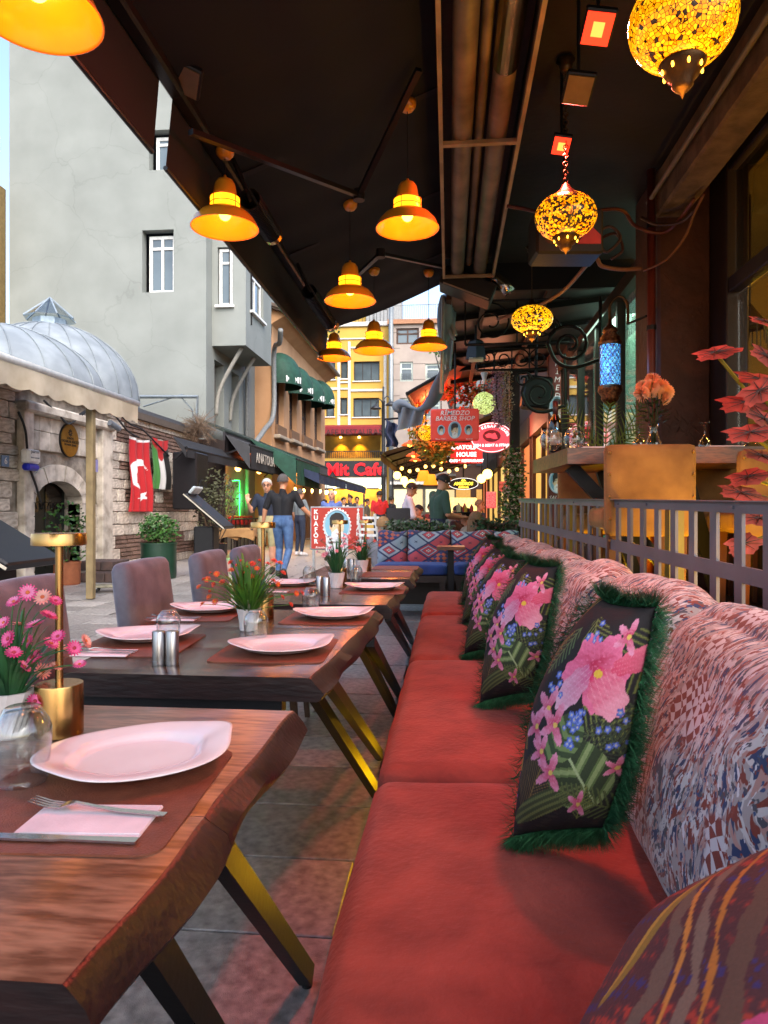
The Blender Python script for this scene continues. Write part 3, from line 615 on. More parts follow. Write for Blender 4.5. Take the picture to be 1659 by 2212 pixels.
potted('white pot of pink daisies with grassy leaves behind the near tumbler', AZ(20, 1590, TT), PINKF, 110, 25, .13, .20, .0165, 2, LEAF2, 1.0,
       [(60, 1280), (92, 1290), (30, 1300), (120, 1298), (105, 1330), (40, 1350), (18, 1380), (60, 1385), (30, 1410), (52, 1440), (110, 1390), (125, 1375), (130, 1400), (70, 1420), (40, 1455), (160, 1400), (185, 1385), (92, 1450), (172, 1435), (16, 1520), (75, 1515), (8, 1345), (2, 1440), (75, 1350), (120, 1440)])
potted('white pot of orange flowers with long arching green leaves', AZ(537, 1362, TT), ORF, 190, 32, .21, .24, .0135, 5, LEAF, .92,
       [(455, 1238), (448, 1252), (462, 1262), (440, 1252), (455, 1278), (468, 1240), (498, 1215), (520, 1212), (512, 1222), (545, 1218), (555, 1228), (533, 1226), (578, 1218), (592, 1212), (605, 1216), (612, 1238), (590, 1255), (640, 1282), (652, 1282), (438, 1305), (452, 1290), (545, 1245), (480, 1258), (500, 1232), (560, 1212), (600, 1262), (610, 1290), (628, 1306), (580, 1262), (430, 1268), (465, 1300), (530, 1238)])
potted('white fluted pot of pale pink blossoms beside a brass lamp', AZ(727, 1270, TT), PALEF, 110, 30, .13, .24, .016, 8, LEAF2, 1.0)
potted('white fluted pot of coral blossoms on the bench-end table', AZ(782, 1236, TT), CORF, 110, 26, .13, .22, .016, 9, LEAF2, 1.0)

# ---------------------------------------------------------------- velvet chairs on the street side
LILAC = mat('lilac_velvet', '#6a6670', .75, col2='#47434d', scale=7, bump=.2, bscale=200, sheen=.6, detail=10)
DARKW = mat('dark_leg_wood', '#2b1d17', .5)
cb = place(rbox((.085, .46, .56), .035, 14, (.012, .004, .006), .002, 3, 5), (-.02, 0, .66), (0, R(-7), 0)).mesh('backrest', LILAC, True)
cs = place(rbox((.46, .46, .1), .035, 10, (0, 0, .012)), (.24, 0, .42)).mesh('seat', LILAC, True)
def leg(sx, sy): return MB().loft([[(x+sx*(1-z/.38)*.03+dx*w, y+dy*w, z) for dx, dy in ((-1, -1), (1, -1), (1, 1), (-1, 1))] for x, y, z, w in ((.03 if sx < 0 else .43, sy*.19, 0, .013), (.03 if sx < 0 else .43, sy*.19, .38, .022))]).mesh('leg', DARKW)
LEGS = [leg(a, b) for a in (-1, 1) for b in (-1, 1)]
for (y, x, rz, lb) in ((2.08, -1.30, 2, 'lilac grey velvet chair at the long table, behind the pink daisies'), (2.98, -1.30, 1, 'lilac grey velvet chair at the long table, behind the leftmost plate'),
                (3.66, -1.24, 3, 'lilac grey velvet chair behind the orange flowers, beside its twin'), (4.22, -1.20, 2, 'lilac grey velvet chair behind the brass lamp and orange flowers')):
    o = T('velvet_chair', lb, 'chair', (x, y, 0), R(rz), 'lilac velvet chairs at the tables')
    for n_, me in [('backrest', cb), ('seat', cs)]+[('leg', q) for q in LEGS]: link(n_, me, o, False)
# ---------------------------------------------------------------- awning over the tables
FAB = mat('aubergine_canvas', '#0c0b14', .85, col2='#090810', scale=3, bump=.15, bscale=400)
ALU = mat('dark_alu', '#2a2628', .4, .6, bump=.03)
AXF, AZF, AXB, AZB = -1.19, 3.0, .02, 3.47
def az(x): return AZF+(x-AXF)*(AZB-AZF)/(AXB-AXF)
def awning(label, y0, y1, val0, val1):
    t = T('retractable_awning', label, 'awning', (AXF, (y0+y1)/2, AZF))
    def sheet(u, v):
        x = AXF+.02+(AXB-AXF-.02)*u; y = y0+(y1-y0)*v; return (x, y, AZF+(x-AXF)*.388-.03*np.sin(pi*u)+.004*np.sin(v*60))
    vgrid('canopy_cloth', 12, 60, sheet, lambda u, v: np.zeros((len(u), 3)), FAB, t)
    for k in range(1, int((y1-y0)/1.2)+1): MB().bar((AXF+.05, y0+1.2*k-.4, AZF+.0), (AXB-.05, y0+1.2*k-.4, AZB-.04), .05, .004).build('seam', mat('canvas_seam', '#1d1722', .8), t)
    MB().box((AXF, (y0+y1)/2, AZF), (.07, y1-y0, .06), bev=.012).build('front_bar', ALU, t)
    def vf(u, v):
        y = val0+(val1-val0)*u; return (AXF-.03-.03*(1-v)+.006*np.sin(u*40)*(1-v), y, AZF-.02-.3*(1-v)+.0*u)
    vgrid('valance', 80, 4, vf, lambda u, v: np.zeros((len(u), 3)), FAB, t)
    MB().cyl((AXF-.062, val0, AZF-.325), (AXF-.062, val1, AZF-.325), .011, n=8).build('hem_rod', BLACK, t)
    return t
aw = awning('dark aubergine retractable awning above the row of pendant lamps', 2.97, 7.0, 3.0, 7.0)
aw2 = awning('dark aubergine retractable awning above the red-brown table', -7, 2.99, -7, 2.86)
MB().box((AXB+.06, 3.2, AZB+.01), (.12, 7.6, .1), bev=.02).build('cassette', ALU, aw)
for pts in (((412, 285, -1.15), (775, 422, 3.02), (905, 150, 3.32)), ((712, 650, -1.15), (822, 548, 3.06), (958, 577, 3.32))):
    P = [AX(*pts[0]), AZ(*pts[1]), AZ(*pts[2])]
    for a, b in zip(P, P[1:]): MB().bar(a, b, .032, .024, (0, 0, 1)).build('arm', ALU, aw)
    MB().cyl(P[1]-Vector((0, 0, .03)), P[1]+Vector((0, 0, .03)), .035, n=12).build('elbow_joint', ALU, aw)
# infrared strip heaters on the front bar
for a, b, lb in (((538, 408), (588, 525), 'ribbed black strip heater on the awning bar beside an orange lamp'), ((668, 628), (712, 700), 'ribbed black strip heater at the far end of the awning bar')):
    p, q = AX(a[0], a[1], -1.02), AX(b[0], b[1], -1.02); p.z = q.z = (p.z+q.z)/2
    t = T('strip_heater', lb, 'heater', p, 0, 'strip heaters under the awning'); L = (q-p).length; n = 26
    MB().loft([[Vector((-1.02, lerp(p.y, q.y, k), p.z))+Vector((.055*cos(a_), 0, .055*sin(a_))) for a_ in [pi*1.9*j/10+pi*.6 for j in range(11)]] for k in (0, 1)], False, False).build('shell', BLACK, t, True)
    for k in range(n):
        y = lerp(p.y, q.y, (k+.5)/n); MB().tube(arc((-1.02, y, p.z), .058, pi*.9, pi*2.1, 8), .004, 4).build('rib', ALU, t)
    MB().tube([(-1.02, q.y-.04, p.z), (-1.02, q.y, p.z)], .062, 16).build('end_band', mat('amber_chrome', '#d8a860', .2, 1), t)
    MB().cyl((-1.02, p.y+.05, p.z), (-1.12, p.y+.05, AZF-.01), .012).build('bracket', ALU, t)

# ---------------------------------------------------------------- orange enamel pendants
ORANGE = mat('orange_enamel', '#dd9226', .3, col2='#d48820', scale=5, bump=.02, coat=.5)
AMBER = mat('amber_lit_glass', '#ffb020', .3, emit=1.2, ecol='#ff9a10', bump=0)
BULB = glow('lit_bulb', '#ffb838', 4)
sh = MB().lathe([(.066, .092), (.09, .086), (.125, .066), (.152, .036), (.166, .006), (.170, 0), (.171, -.003), (.168, -.004), (.163, .004), (.149, .033), (.122, .062), (.088, .082), (.062, .086)], 44).mesh('shade', ORANGE, True)
co = MB().lathe([(.062, .088), (.064, .092), (.073, .098), (.073, .116), (.066, .121), (.066, .125), (.073, .13), (.073, .148), (.060, .156)], 36).mesh('glass_collar', AMBER, 40)
rg = MB().lathe([(.0755, .115), (.0755, .119), (.073, .119)], 36)
for zz in (.115, .147): rg.lathe([(.074, zz), (.077, zz+.002), (.074, zz+.004)], 36)
for k in range(4): a = k*pi/2+.4; rg.cyl((.075*cos(a), .075*sin(a), .092), (.075*cos(a), .075*sin(a), .154), .0025, n=5)
rg = rg.mesh('collar_cage', ORANGE, True)
cp = MB().lathe([(.062, .152), (.060, .158), (.055, .2), (.050, .222), (.038, .24), (.018, .25), (.008, .252), (.008, .264), (.0001, .265)], 32).mesh('cap', ORANGE, True)
bu = MB().ball((0, 0, .066), .03, 16, 10).mesh('bulb', BULB, True)
cup = MB().lathe([(.0001, -.055), (.012, -.055), (.03, -.05), (.045, -.03), (.049, 0), (.0001, .002)], 28).mesh('ceiling_cup', ORANGE, True)
for x, y, Y, cy, lb in ((80, 30, 1.8, -700, 'large orange enamel pendant lamp above the red-brown table'), (486, 492, 3.45, 320, 'orange enamel pendant beside the strip heater, over the long table'), (880, 493, 3.74, 215, 'orange enamel pendant near the gas tube heater'),
                    (756, 650, 4.55, 425, 'orange enamel pendant hanging below the awning elbow'), (808, 758, 5.84, 572, 'orange enamel pendant seen against the yellow building'), (926, 750, 6.43, 572, 'orange enamel pendant seen against the beige building'), (722, 774, 6.8, 690, 'orange enamel pendant at the far corner of the awning')):
    p = AY(x, y, Y); c = AY(x, cy, Y)
    top = az(p.x)-.03 if cy > 0 else az(p.x)-.03
    o = T('pendant_lamp', lb, 'lamp', p, random.random(), 'orange pendant lamps')
    for n_, me in (('shade', sh), ('glass_collar', co), ('collar_cage', rg), ('cap', cp), ('bulb', bu)): link(n_, me, o, False)
    zc = min(c.z, top) if cy > 0 else top; link('ceiling_cup', cup, o, False, loc=(0, 0, zc-p.z))
    MB().cyl((0, 0, .26), (0, 0, zc-p.z-.05), .0025, n=6).build('cord', BLACK, o, world=False)
    if top-zc > .02: MB().cyl((0, 0, zc-p.z), (0, 0, top-p.z+.02), .004, n=6).build('hanger', BLACK, o, world=False)
    light('lamp_light', 'POINT', (p.x, p.y, p.z+.0), 1.5, '#ff9230', .04, parent=o)

# ---------------------------------------------------------------- ceiling, gas tube heater, flood lights
CEIL = mat('sooty_ceiling', '#261d1a', .8, col2='#1b1412', scale=3, bump=.3)
ce = MB().box((1.1, 0, 3.6), (2.0, 13.6, .12)).build('porch_ceiling', CEIL); tag(ce, kind='structure')
th = T('gas_tube_heater', 'long twin tube gas heater in a metal frame under the porch ceiling', 'heater', (.17, 4.2, 3.3))
PIPE = mat('sooty_pipe', '#8a7566', .55, .3, col2='#5c4d44', scale=4, bump=.1); FR = mat('pale_angle_iron', '#b09a80', .5, .3, col2='#8d7a64', scale=6)
hz = 3.28
MB().box((.175, 4.2, hz+.16), (.42, 4.3, .012)).build('reflector', mat('dull_reflector', '#4b403a', .45, .6), th)
for x in (-.045, .395): MB().box((x, 4.2, hz+.0), (.022, 4.3, .05)).build('frame_rail', FR, th); MB().box((x, 4.2, hz+.09), (.012, 4.3, .15)).build('side_plate', mat('dull_reflector', '#4b403a'), th)
for y in (4.05, 6.33): MB().box((.175, y, hz-.012), (.46, .035, .022)).build('cross_bar', FR, th)
for x, r in ((.075, .06), (.275, .058)): MB().tube([(x, 2.0, hz+.055), (x, 6.4, hz+.055)], r, 20).build('tube', PIPE, th, True)
MB().tube([(.275, 2.0, hz+.055), (.275, 3.45, hz+.055)], .062, 20).build('bright_sleeve', mat('bright_sleeve', '#c9b48c', .2, 1), th, True)
MB().tube([(.175, 2.0, hz+.10), (.175, 6.3, hz+.10)], .03, 12).build('tube', PIPE, th, True)
p = AY(1010, 622, 6.55); MB().box(p, (.5, .3, .17), rot=(0, R(22), 0), bev=.01).build('burner_box', mat('burner_grey', '#2b2726', .5, .3), th)
MB().box(p+Vector((-.02, -.155, -.075)), (.44, .006, .012), rot=(0, R(22), 0)).build('label_strip', mat('pale_strip', '#a89a90', .6), th)
p = AY(1075, 610, 6.45); MB().tube([p+Vector((-.09, 0, .07)), p+Vector((.0, 0, .03)), p+Vector((.05, -.02, -.02)), p+Vector((.1, -.04, -.1))], .055, 18).build('flue_elbow', mat('shiny_flue', '#c8bcae', .15, 1), th, True)
for y in (2.5, 4.2, 6.0): MB().cyl((.175, y, hz+.16), (.175, y, 3.55), .01).build('hanger', BLACK, th)
REDG = glow('red_flood_glass', (1, .03, .01), .9); DEADG = mat('unlit_flood_glass', '#8a6a50', .25)
def flood(px, z, sz, lit, label, tilt=(R(-25), R(10), 0), mount=None):
    p = AZ(px[0], px[1], z); o = T('flood_light', label, 'flood light', p, 0, 'flood lights under the porch')
    q = Euler(tilt).to_matrix()
    MB().box(p, (sz, sz*1.15, .03), rot=q, bev=.006).build('housing', BLACK, o); MB().box(p+q @ Vector((0, 0, -.017)), (sz*.86, sz, .006), rot=q).build('glass', REDG if lit else DEADG, o)
    if lit: MB().box(p+q @ Vector((0, 0, -.021)), (sz*.36, sz*.45, .004), rot=q).build('led_core', glow('flood_core', (1, .30, .05), .8), o)
    top = 3.55 if mount is None else mount
    MB().cyl(p, (p.x, p.y, top), .008).build('bracket', BLACK, o)
    if lit:
        l_ = light('flood_beam', 'SPOT', p+q @ Vector((0, 0, -.04)), 38, (1, .11, .08), .05, spot=150, parent=o); aim(l_, Vector((-.15, p.y-1.0, .5))); l_.matrix_parent_inverse = fullmat(o).inverted()
    return o
flood((1292, 57), 3.1, .125, True, 'red glowing flood light beside the big mosaic globe')
flood((1213, 311), 3.1, .10, True, 'red glowing flood light above the speaker')
flood((1250, 190), 3.05, .13, False, 'unlit square flood light between the two red ones')
flood((403, 170), 3.02, .13, False, 'unlit flood light clipped under the dark awning', (R(-20), R(20), R(20)), az(-1.0)-.05)

# ---------------------------------------------------------------- mosaic glass lamps
def mosaic(name, c1, c2, gap, e, sc):
    m = bpy.data.materials.new(name); m.use_nodes = True; n = m.node_tree.nodes; l = m.node_tree.links; b = n['Principled BSDF']
    tc = n.new('ShaderNodeTexCoord'); v = n.new('ShaderNodeTexVoronoi'); v.feature = 'DISTANCE_TO_EDGE'; v.inputs['Scale'].default_value = sc; l.new(tc.outputs['Object'], v.inputs[0])
    v2 = n.new('ShaderNodeTexVoronoi'); v2.inputs['Scale'].default_value = sc; l.new(tc.outputs['Object'], v2.inputs[0])
    r = n.new('ShaderNodeValToRGB'); r.color_ramp.elements[0].position = .03; r.color_ramp.elements[1].position = .09; l.new(v.outputs[0], r.inputs[0])
    sp = n.new('ShaderNodeSeparateColor'); l.new(v2.outputs['Color'], sp.inputs[0]); cr = n.new('ShaderNodeValToRGB'); e_ = cr.color_ramp.elements; e_[0].color = (*C(c1), 1); e_[1].color = (*C(c2), 1); q = e_.new(gap); q.color = (*C(c1), 1); q = e_.new(gap-.01); q.color = (.02, .01, .004, 1); e_[0].color = (.03, .012, .004, 1); l.new(sp.outputs[0], cr.inputs[0])
    mx = n.new('ShaderNodeMixRGB'); mx.blend_type = 'MULTIPLY'; mx.inputs[0].default_value = 1; l.new(cr.outputs[0], mx.inputs[1]); l.new(r.outputs[0], mx.inputs[2])
    l.new(mx.outputs[0], b.inputs['Base Color']); l.new(mx.outputs[0], b.inputs['Emission Color']); b.inputs['Emission Strength'].default_value = e; b.inputs['Roughness'].default_value = .2
    bp = n.new('ShaderNodeBump'); bp.inputs['Strength'].default_value = .6; l.new(v.outputs[0], bp.inputs['Height']); l.new(bp.outputs[0], b.inputs['Normal'])
    return m
BRASS = mat('aged_brass', '#5a4024', .4, .8, col2='#3a2818', scale=20)
def globe(label, px, Y, rad, m, flat=.8, chain=0, top=3.52):
    p = AY(px[0], px[1], Y); o = T('mosaic_lamp', label, 'lamp', p, 0, 'amber mosaic globe lamps')
    MB().ball((0, 0, 0), rad, 40, 24, (1, 1, flat)).build('mosaic_globe', m, o, True, False)
    f = rad*flat
    MB().lathe([(rad*.42, -f*.88), (rad*.44, -f*.93), (rad*.40, -f*1.0), (rad*.3, -f*1.2), (rad*.2, -f*1.32), (rad*.2, -f*1.4), (rad*.13, -f*1.5), (rad*.05, -f*1.56), (.0001, -f*1.7)], 24).build('finial', BRASS, o, True, False)
    for k in range(8): a = k*pi/4; MB().ball((rad*.37*cos(a), rad*.37*sin(a), -f*1.08), rad*.03, 6, 4, (1, 1, 2.2)).build('finial_slot', glow('slot_glow', '#ffb030', 3), o, True, False)
    MB().lathe([(rad*.42, f*.88), (rad*.4, f*.96), (rad*.2, f*1.2), (rad*.12, f*1.4), (rad*.05, f*1.5), (.0001, f*1.55)], 24).build('crown', BRASS, o, True, False)
    z = f*1.5; H = top-p.z; n = int((H-z)/.022)
    for k in range(max(n, 1)):
        zz = z+.022*(k+.5); ax = ((1, 0, 0), (0, 1, 0))[k % 2]; MB().tube(arc((0, 0, zz), .013, 0, 2*pi, 10, ax, (0, 0, 1)), .0028, 5).build('chain_link', BRASS, o, True, False) if chain else None
    if not chain: MB().cyl((0, 0, z), (0, 0, H), .004, n=6).build('rod', BRASS, o, world=False)
    MB().lathe([(.0001, -.06), (.02, -.06), (.035, -.03), (.03, -.02), (.05, 0), (.0001, .001)], 20, (0, 0, H)).build('ceiling_rose', BRASS, o, True, False)
    light('globe_light', 'POINT', p+Vector((0, 0, -f*1.9)), 1.6, '#ffb040', rad*.6, parent=o)
    return o
MOS1 = mosaic('amber_mosaic', '#e87400', '#ffb010', .06, .55, 85); MOS2 = mosaic('amber_black_mosaic', '#e07000', '#ffa810', .42, .6, 85); MOS3 = mosaic('speckled_amber', '#f08800', '#ffc018', .3, .65, 80)
globe('large round amber mosaic globe hanging under the porch ceiling', (1474, 48), 2.1, .150, MOS1, .88)
globe('amber and black mosaic globe on a chain in front of the speaker', (1222, 468), 3.75, .16, MOS2, .74, 1)
globe('speckled amber mosaic globe hanging under the iron canopy', (1149, 690), 5.5, .16, MOS3, .66, 0, 3.2)

# loudspeaker behind the chained globe
p = AY(1220, 515, 4.35); sp = T('loudspeaker', 'black loudspeaker with red lit cone hanging under the porch', 'speaker', p, R(6))
MB().box((0, 0, 0), (.40, .24, .27), bev=.015).build('cabinet', mat('speaker_box', '#1a1414', .6), sp, world=False)
MB().lathe([(.085, 0), (.08, .006), (.04, .03), (.0001, .035)], 24).build('woofer', mat('speaker_cone', '#3a1414', .5), sp, True, False); sp.children[-1].rotation_euler = (R(90), 0, 0); sp.children[-1].location = (-.09, -.118, .0)
MB().prism([(.04, -.122, -.08), (.18, -.122, -.08), (.18, -.122, -.03), (.12, -.122, .03)], (0, -.006, 0)).build('horn', mat('red_horn', '#b02a22', .5), sp, world=False)
MB().cyl((0, 0, .13), (0, 0, 3.55-p.z), .012).build('bracket', BLACK, sp, world=False)
# ---------------------------------------------------------------- terrace on the right: platform, pillar, beam, window
STUC = mat('brown_stucco', '#553024', .7, col2='#3f231b', scale=3, bump=.9, bscale=18, dist=1)
PZ = .62
t_ = MB().box((1.75, 5.6, PZ/2-.01), (1.86, 9.6, PZ), bev=.005).build('terrace_platform', mat('terrace_floor', '#5c4636', .5, col2='#43342a', scale=6)); tag(t_, kind='structure')
t_.location = (0.15, 0, 0)
PX0, PX1, PY = 1.44, 1.80, 5.0
pil = T('stucco_pillar', 'dark brown stucco pillar behind the terrace table', 'pillar', (1.74, PY+.3, PZ))
MB().box(((PX0+PX1)/2, PY+.3, (PZ+3.55)/2-.01), (PX1-PX0, .6, 3.55-PZ), bev=.02).build('shaft', STUC, pil)
rs = random.Random(5); sc_ = MB()
for k in range(60):
    x = rs.uniform(PX0+.05, PX1-.05); z = rs.uniform(1.35, 2.0)+rs.random()**3*1.2; a = rs.choice((.8, 2.3, 1.1, 2.0)); L = rs.uniform(.03, .09)
    sc_.bar((x, PY-.002, z), (x+L*cos(a), PY-.002, z+L*sin(a)), .006, .008)
tag(sc_.build('trowel_marks', STUC, pil), kind='stuff')
be = T('concrete_beam', 'rough concrete beam running under the porch ceiling', 'beam', (1.5, 2.6, 3.2))
MB().box((1.52, 2.5, 3.33), (.2, 5.0, .30), bev=.015).build('beam', mat('rough_concrete', '#6b5646', .85, col2='#4a3a30', scale=8, bump=.6), be)
MB().cyl((1.38, .3, 3.3), (1.38, 5.02, 3.3), .016).build('conduit', mat('grey_conduit', '#6a605c', .5), be)
rp = T('red_drain_pipe', 'red painted vertical pipe on the pillar corner', 'pipe', (1.38, 4.96, PZ))
MB().cyl((1.385, 4.96, PZ), (1.385, 4.96, 3.5), .028, n=14).build('pipe', mat('red_pipe', '#6a2a20', .45), rp, True)
for z in (1.6, 2.4, 3.1): MB().cyl((1.385, 4.96, z), (1.385, 4.96, z+.03), .034, n=14).build('clamp', BLACK, rp)
# window of the dining room, right
DWOOD = mat('dark_window_wood', '#241612', .5); WX = 1.84
wi = T('dining_room_window', 'tall dark framed window looking into a yellow dining room', 'window', (WX, 3.2, PZ))
for a, b in (((WX, 3.0, 2.62), (.08, 3.44, .1)), ((WX, 3.0, 3.42), (.08, 3.44, .12)), ((WX+.02, 4.87, 2.05), (.14, .3, 2.85)), ((WX, 3.0, PZ+.25), (.1, 3.6, .5))): MB().box(a, b, bev=.008).build('frame', DWOOD, wi)
MB().box((WX+.01, 3.9, 3.0), (.012, 1.6, .7)).build('upper_pane', gmat('tinted_glass', (.5, .48, .42)), wi)
MB().box((WX+.02, 3.4, 1.85), (.012, 2.6, 1.4)).build('lower_pane', gmat('window_glass', (.85, .85, .8)), wi)
rm = T('dining_room', 'yellow lit dining room seen through the right hand window', 'room', (3.6, 4, PZ))
YW = mat('cream_plaster', '#a88a4c', .7, col2='#967a42', scale=2)
MB().box((4.6, 4.5, 2.1), (.1, 7, 3)).build('back_wall', YW, rm); MB().box((3.3, 4.5, 3.62), (2.5, 7, .08)).build('ceiling', mat('cream_ceiling', '#b59a62', .7, col2='#a08650', scale=4), rm)
MB().box((3.3, 7.6, 2.1), (2.5, .1, 3)).build('end_wall', YW, rm); MB().box((3.35, 4.5, PZ-.05), (2.4, 6, .08)).build('floor', mat('room_floor', '#4a3423', .5), rm)
ch = T('chandelier', 'black iron chandelier with yellow bulbs inside the dining room', 'chandelier', (2.9, 5.4, 3.3))
cpos = AY(1620, 700, 5.6); cx, cy = cpos.x, cpos.y
MB().cyl((cx, cy, 2.75), (cx, cy, 3.58), .008).build('chain', BLACK, ch); MB().lathe([(.1, 0), (.12, .01), (.12, .03), (.02, .18), (.005, .2)], 16, (cx, cy, 2.55)).build('basket', mat('black_iron_lace', '#1a1410', .5), ch)
for k in range(12): a = k*pi/6; MB().bar((cx+.12*cos(a), cy+.12*sin(a), 2.57), (cx+.12*cos(a), cy+.12*sin(a), 2.44-.05*(k % 2)), .008, .008).build('pendant_drop', BLACK, ch)
for px in ((1592, 790), (1603, 822), (1588, 830)):
    q = AY(*px, 5.5); MB().ball(q, .035, 12, 8).build('bulb', glow('chandelier_bulb', '#ffd020', 7), ch, True); MB().bar(q, (cx, cy, 2.55), .008, .008).build('arm', BLACK, ch)
light('room_light', 'POINT', (3.4, 4.6, 2.9), 42, '#ffc050', .15, parent=ch)

# ---------------------------------------------------------------- railing
GREYP = mat('grey_railing_paint', '#6a666e', .45, col2='#5e5a62', scale=5, bump=.05)
A = AX(1659, 1085, .92); B = AY(1122, 1077, 6.5); dr = (B-A); dr.z = 0; Lf = dr.length; dr.normalize(); S0 = -1.1
nr = Vector((dr.y, -dr.x, 0))
def FP_(s, z): p = A+dr*s; return Vector((p.x, p.y, lerp(A.z, B.z, s/Lf)-z))
rl = T('steel_railing', 'grey steel railing with square openings behind the banquette', 'railing', (A.x, A.y, PZ))
def strip(s0, s1, z0, z1, th=.012, o=0):
    m = MB(); f = lambda s, z, k: FP_(s, z)+nr*(k*th/2+o)
    m.add([f(s0, z0, -1), f(s1, z0, -1), f(s1, z1, -1), f(s0, z1, -1), f(s0, z0, 1), f(s1, z0, 1), f(s1, z1, 1), f(s0, z1, 1)], [(0, 1, 2, 3), (7, 6, 5, 4), (0, 4, 5, 1), (1, 5, 6, 2), (2, 6, 7, 3), (3, 7, 4, 0)]); return m
for a, b in ((0, .036), (.20, .252), (.415, .475)): strip(S0, Lf, a, b).build('rail', GREYP, rl)
strip(S0, Lf, -.004, 0, .05).build('top_plate', GREYP, rl)
s = S0; k = 0
while s < Lf:
    for a, b in ((.036, .2), (.252, .415)): strip(s, s+.05, a, b, .0118).build('bar', GREYP, rl)
    s += .178; k += 1
YPOST = mat('yellow_lit_post', '#8a7a2a', .5, col2='#776a24', scale=8)  # yellow light from the floor strips is put into the posts' colour
for s in (-.4, .9, 1.75, 2.7, 3.6, 4.5): q = FP_(s, 0)+nr*.075; MB().box((q.x, q.y, (PZ+q.z-.02)/2), (.06, .06, q.z-.02-PZ)).build('post', YPOST, rl)
for s in (.2, 1.0, 1.4, 2.3, 2.9, 3.6): q = FP_(s, .018)-nr*.007; MB().ball(q, .006, 8, 5).build('bolt', GREYP, rl)
# ---------------------------------------------------------------- terrace table and suede chairs
TW = woodmat('warm_table_wood', '#7a4526', '#4c2814', '#331a0e', .35)
tt = T('terrace_table', 'thick wooden terrace table on black slanted legs, laid with glasses', 'table', (1.35, 4.5, PZ))
c0 = AY(1226, 969, 4.0); c1 = AY(1152, 980, 4.95)
MB().prism([(c0.x, 4.0, 1.42), (1.79, 4.0, 1.42), (1.79, 4.95, 1.42), (c1.x, 4.95, 1.42)], (0, 0, .09)).build('table_top', TW, tt)
for a, b in (((1232, 1005), (1310, 1090)), ((1300, 1005), (1325, 1095)), ((1475, 1008), (1500, 1100)), ((1440, 1005), (1490, 1100))):
    Y = 4.2 if a[0] in (1232, 1475) else 4.7; p = AY(a[0], a[1], Y); q = AY(b[0], b[1], Y); p.z = 1.4195; d = (q-p); q = p+d*((PZ-p.z)/d.z)
    MB().bar(p, q, .075, .05, (0, 1, 0)).build('leg', BLACK, tt)
SUE = mat('tan_suede', '#9a7440', .8, col2='#6a4a26', scale=4.5, bump=.2, bscale=200, sheen=.3, detail=10); STUD = mat('brass_stud', '#b08a50', .3, 1)
def suede(label, x0, x1, Y, ztop, zbot, rz, group='suede chairs on the terrace', back=True):
    p = AY((x0+x1)/2, 1000, Y); w = AY(x1, 1000, Y).x-AY(x0, 1000, Y).x; o = T('suede_chair', label, 'chair', (p.x, Y, PZ), rz, group)
    h = ztop-zbot
    place(rbox((w, .07, h), .022, 10, (.0, .006, .002), .001), (0, 0, (ztop+zbot)/2-PZ)).build('backrest', SUE, o, True, False)
    place(rbox((w*.98, .42, .12), .04, 10, (0, 0, .012)), (0, .25, zbot+.09-PZ)).build('seat', SUE, o, True, False)
    for s in (-1, 1):
        for k in range(5): MB().ball((s*(w/2-.018), -.036, ztop-PZ-.04-k*.11), .007, 8, 5).build('stud', STUD, o, True, False)
        for y in (.05, .40): MB().loft([[(s*(w/2-.05)*1.0+dx*r, y+dy*r, z) for dx, dy in ((-1, -1), (1, -1), (1, 1), (-1, 1))] for z, r in ((0, .014), (zbot+.05-PZ, .024))]).build('leg', mat('chair_leg_wood', '#5c3216', .45), o, world=False)
    return o
suede('tan suede chair with studded back standing before the vase', 1305, 1500, 3.62, AY(1400, 961, 3.62).z, AY(1400, 1158, 3.62).z, 0)
suede('tan suede chair with studded back beside the red leaf plant', 1595, 1790, 3.62, AY(1600, 972, 3.62).z, AY(1600, 1165, 3.62).z, R(-3))
suede('tan suede chair across the terrace table, by the wine bottle', 1205, 1345, 5.25, 1.5, .98, R(180)); suede('tan suede chair across the terrace table, behind the slanted table leg', 1470, 1590, 5.2-.62+.1, 1.47, 1.0, R(180))
# on the table
VT = 1.5102
vs = T('glass_vase', 'clear glass vase of peach chrysanthemums on the terrace table', 'vase', AY(1412, 968, 4.25)); vs.location.z = VT; vp = vs.location.copy()
MB().lathe([(.0001, .002), (.05, .002), (.055, .012), (.045, .05), (.024, .1), (.022, .125), (.032, .16), (.030, .16), (.020, .125), (.022, .1), (.042, .05), (.05, .014), (.0001, .008)], 28).build('vase_glass', GLASS, vs, True, False)
PEACH = mat('peach_petal', '#f6c09a', .6, col2='#eaa680', scale=9, bump=0); rs = random.Random(2)
fm = MB()
for k in range(130):
    z = 1-1.5*(k+.5)/130; r = sqrt(max(0, 1-z*z)); a = k*2.399; d = Vector((r*cos(a), r*sin(a), z)); t1 = d.orthogonal().normalized()*.09; t2 = d.cross(t1).normalized()*.09
    fm.add([d*.25-t1, d*.25+t1, d*.75+t1*1.5+t2*.3, d*1.0+t2, d*.75-t1*1.5+t2*.3], [(0, 1, 2, 3, 4)])
CHR = fm.mesh('chrysanthemum', PEACH, fix=False)
for px in ((1410, 822), (1390, 838), (1428, 836), (1400, 848), (1418, 850), (1386, 852), (1438, 848), (1408, 836), (1432, 858)):
    q = AY(*px, 4.25+rs.uniform(-.05, .05))-vp; f = link('flower', CHR, vs, False, loc=q, rot=(rs.gauss(0, .3)+.5, rs.gauss(0, .4), rs.random()*6)); f.scale = (.052,)*3
lf = MB(); 
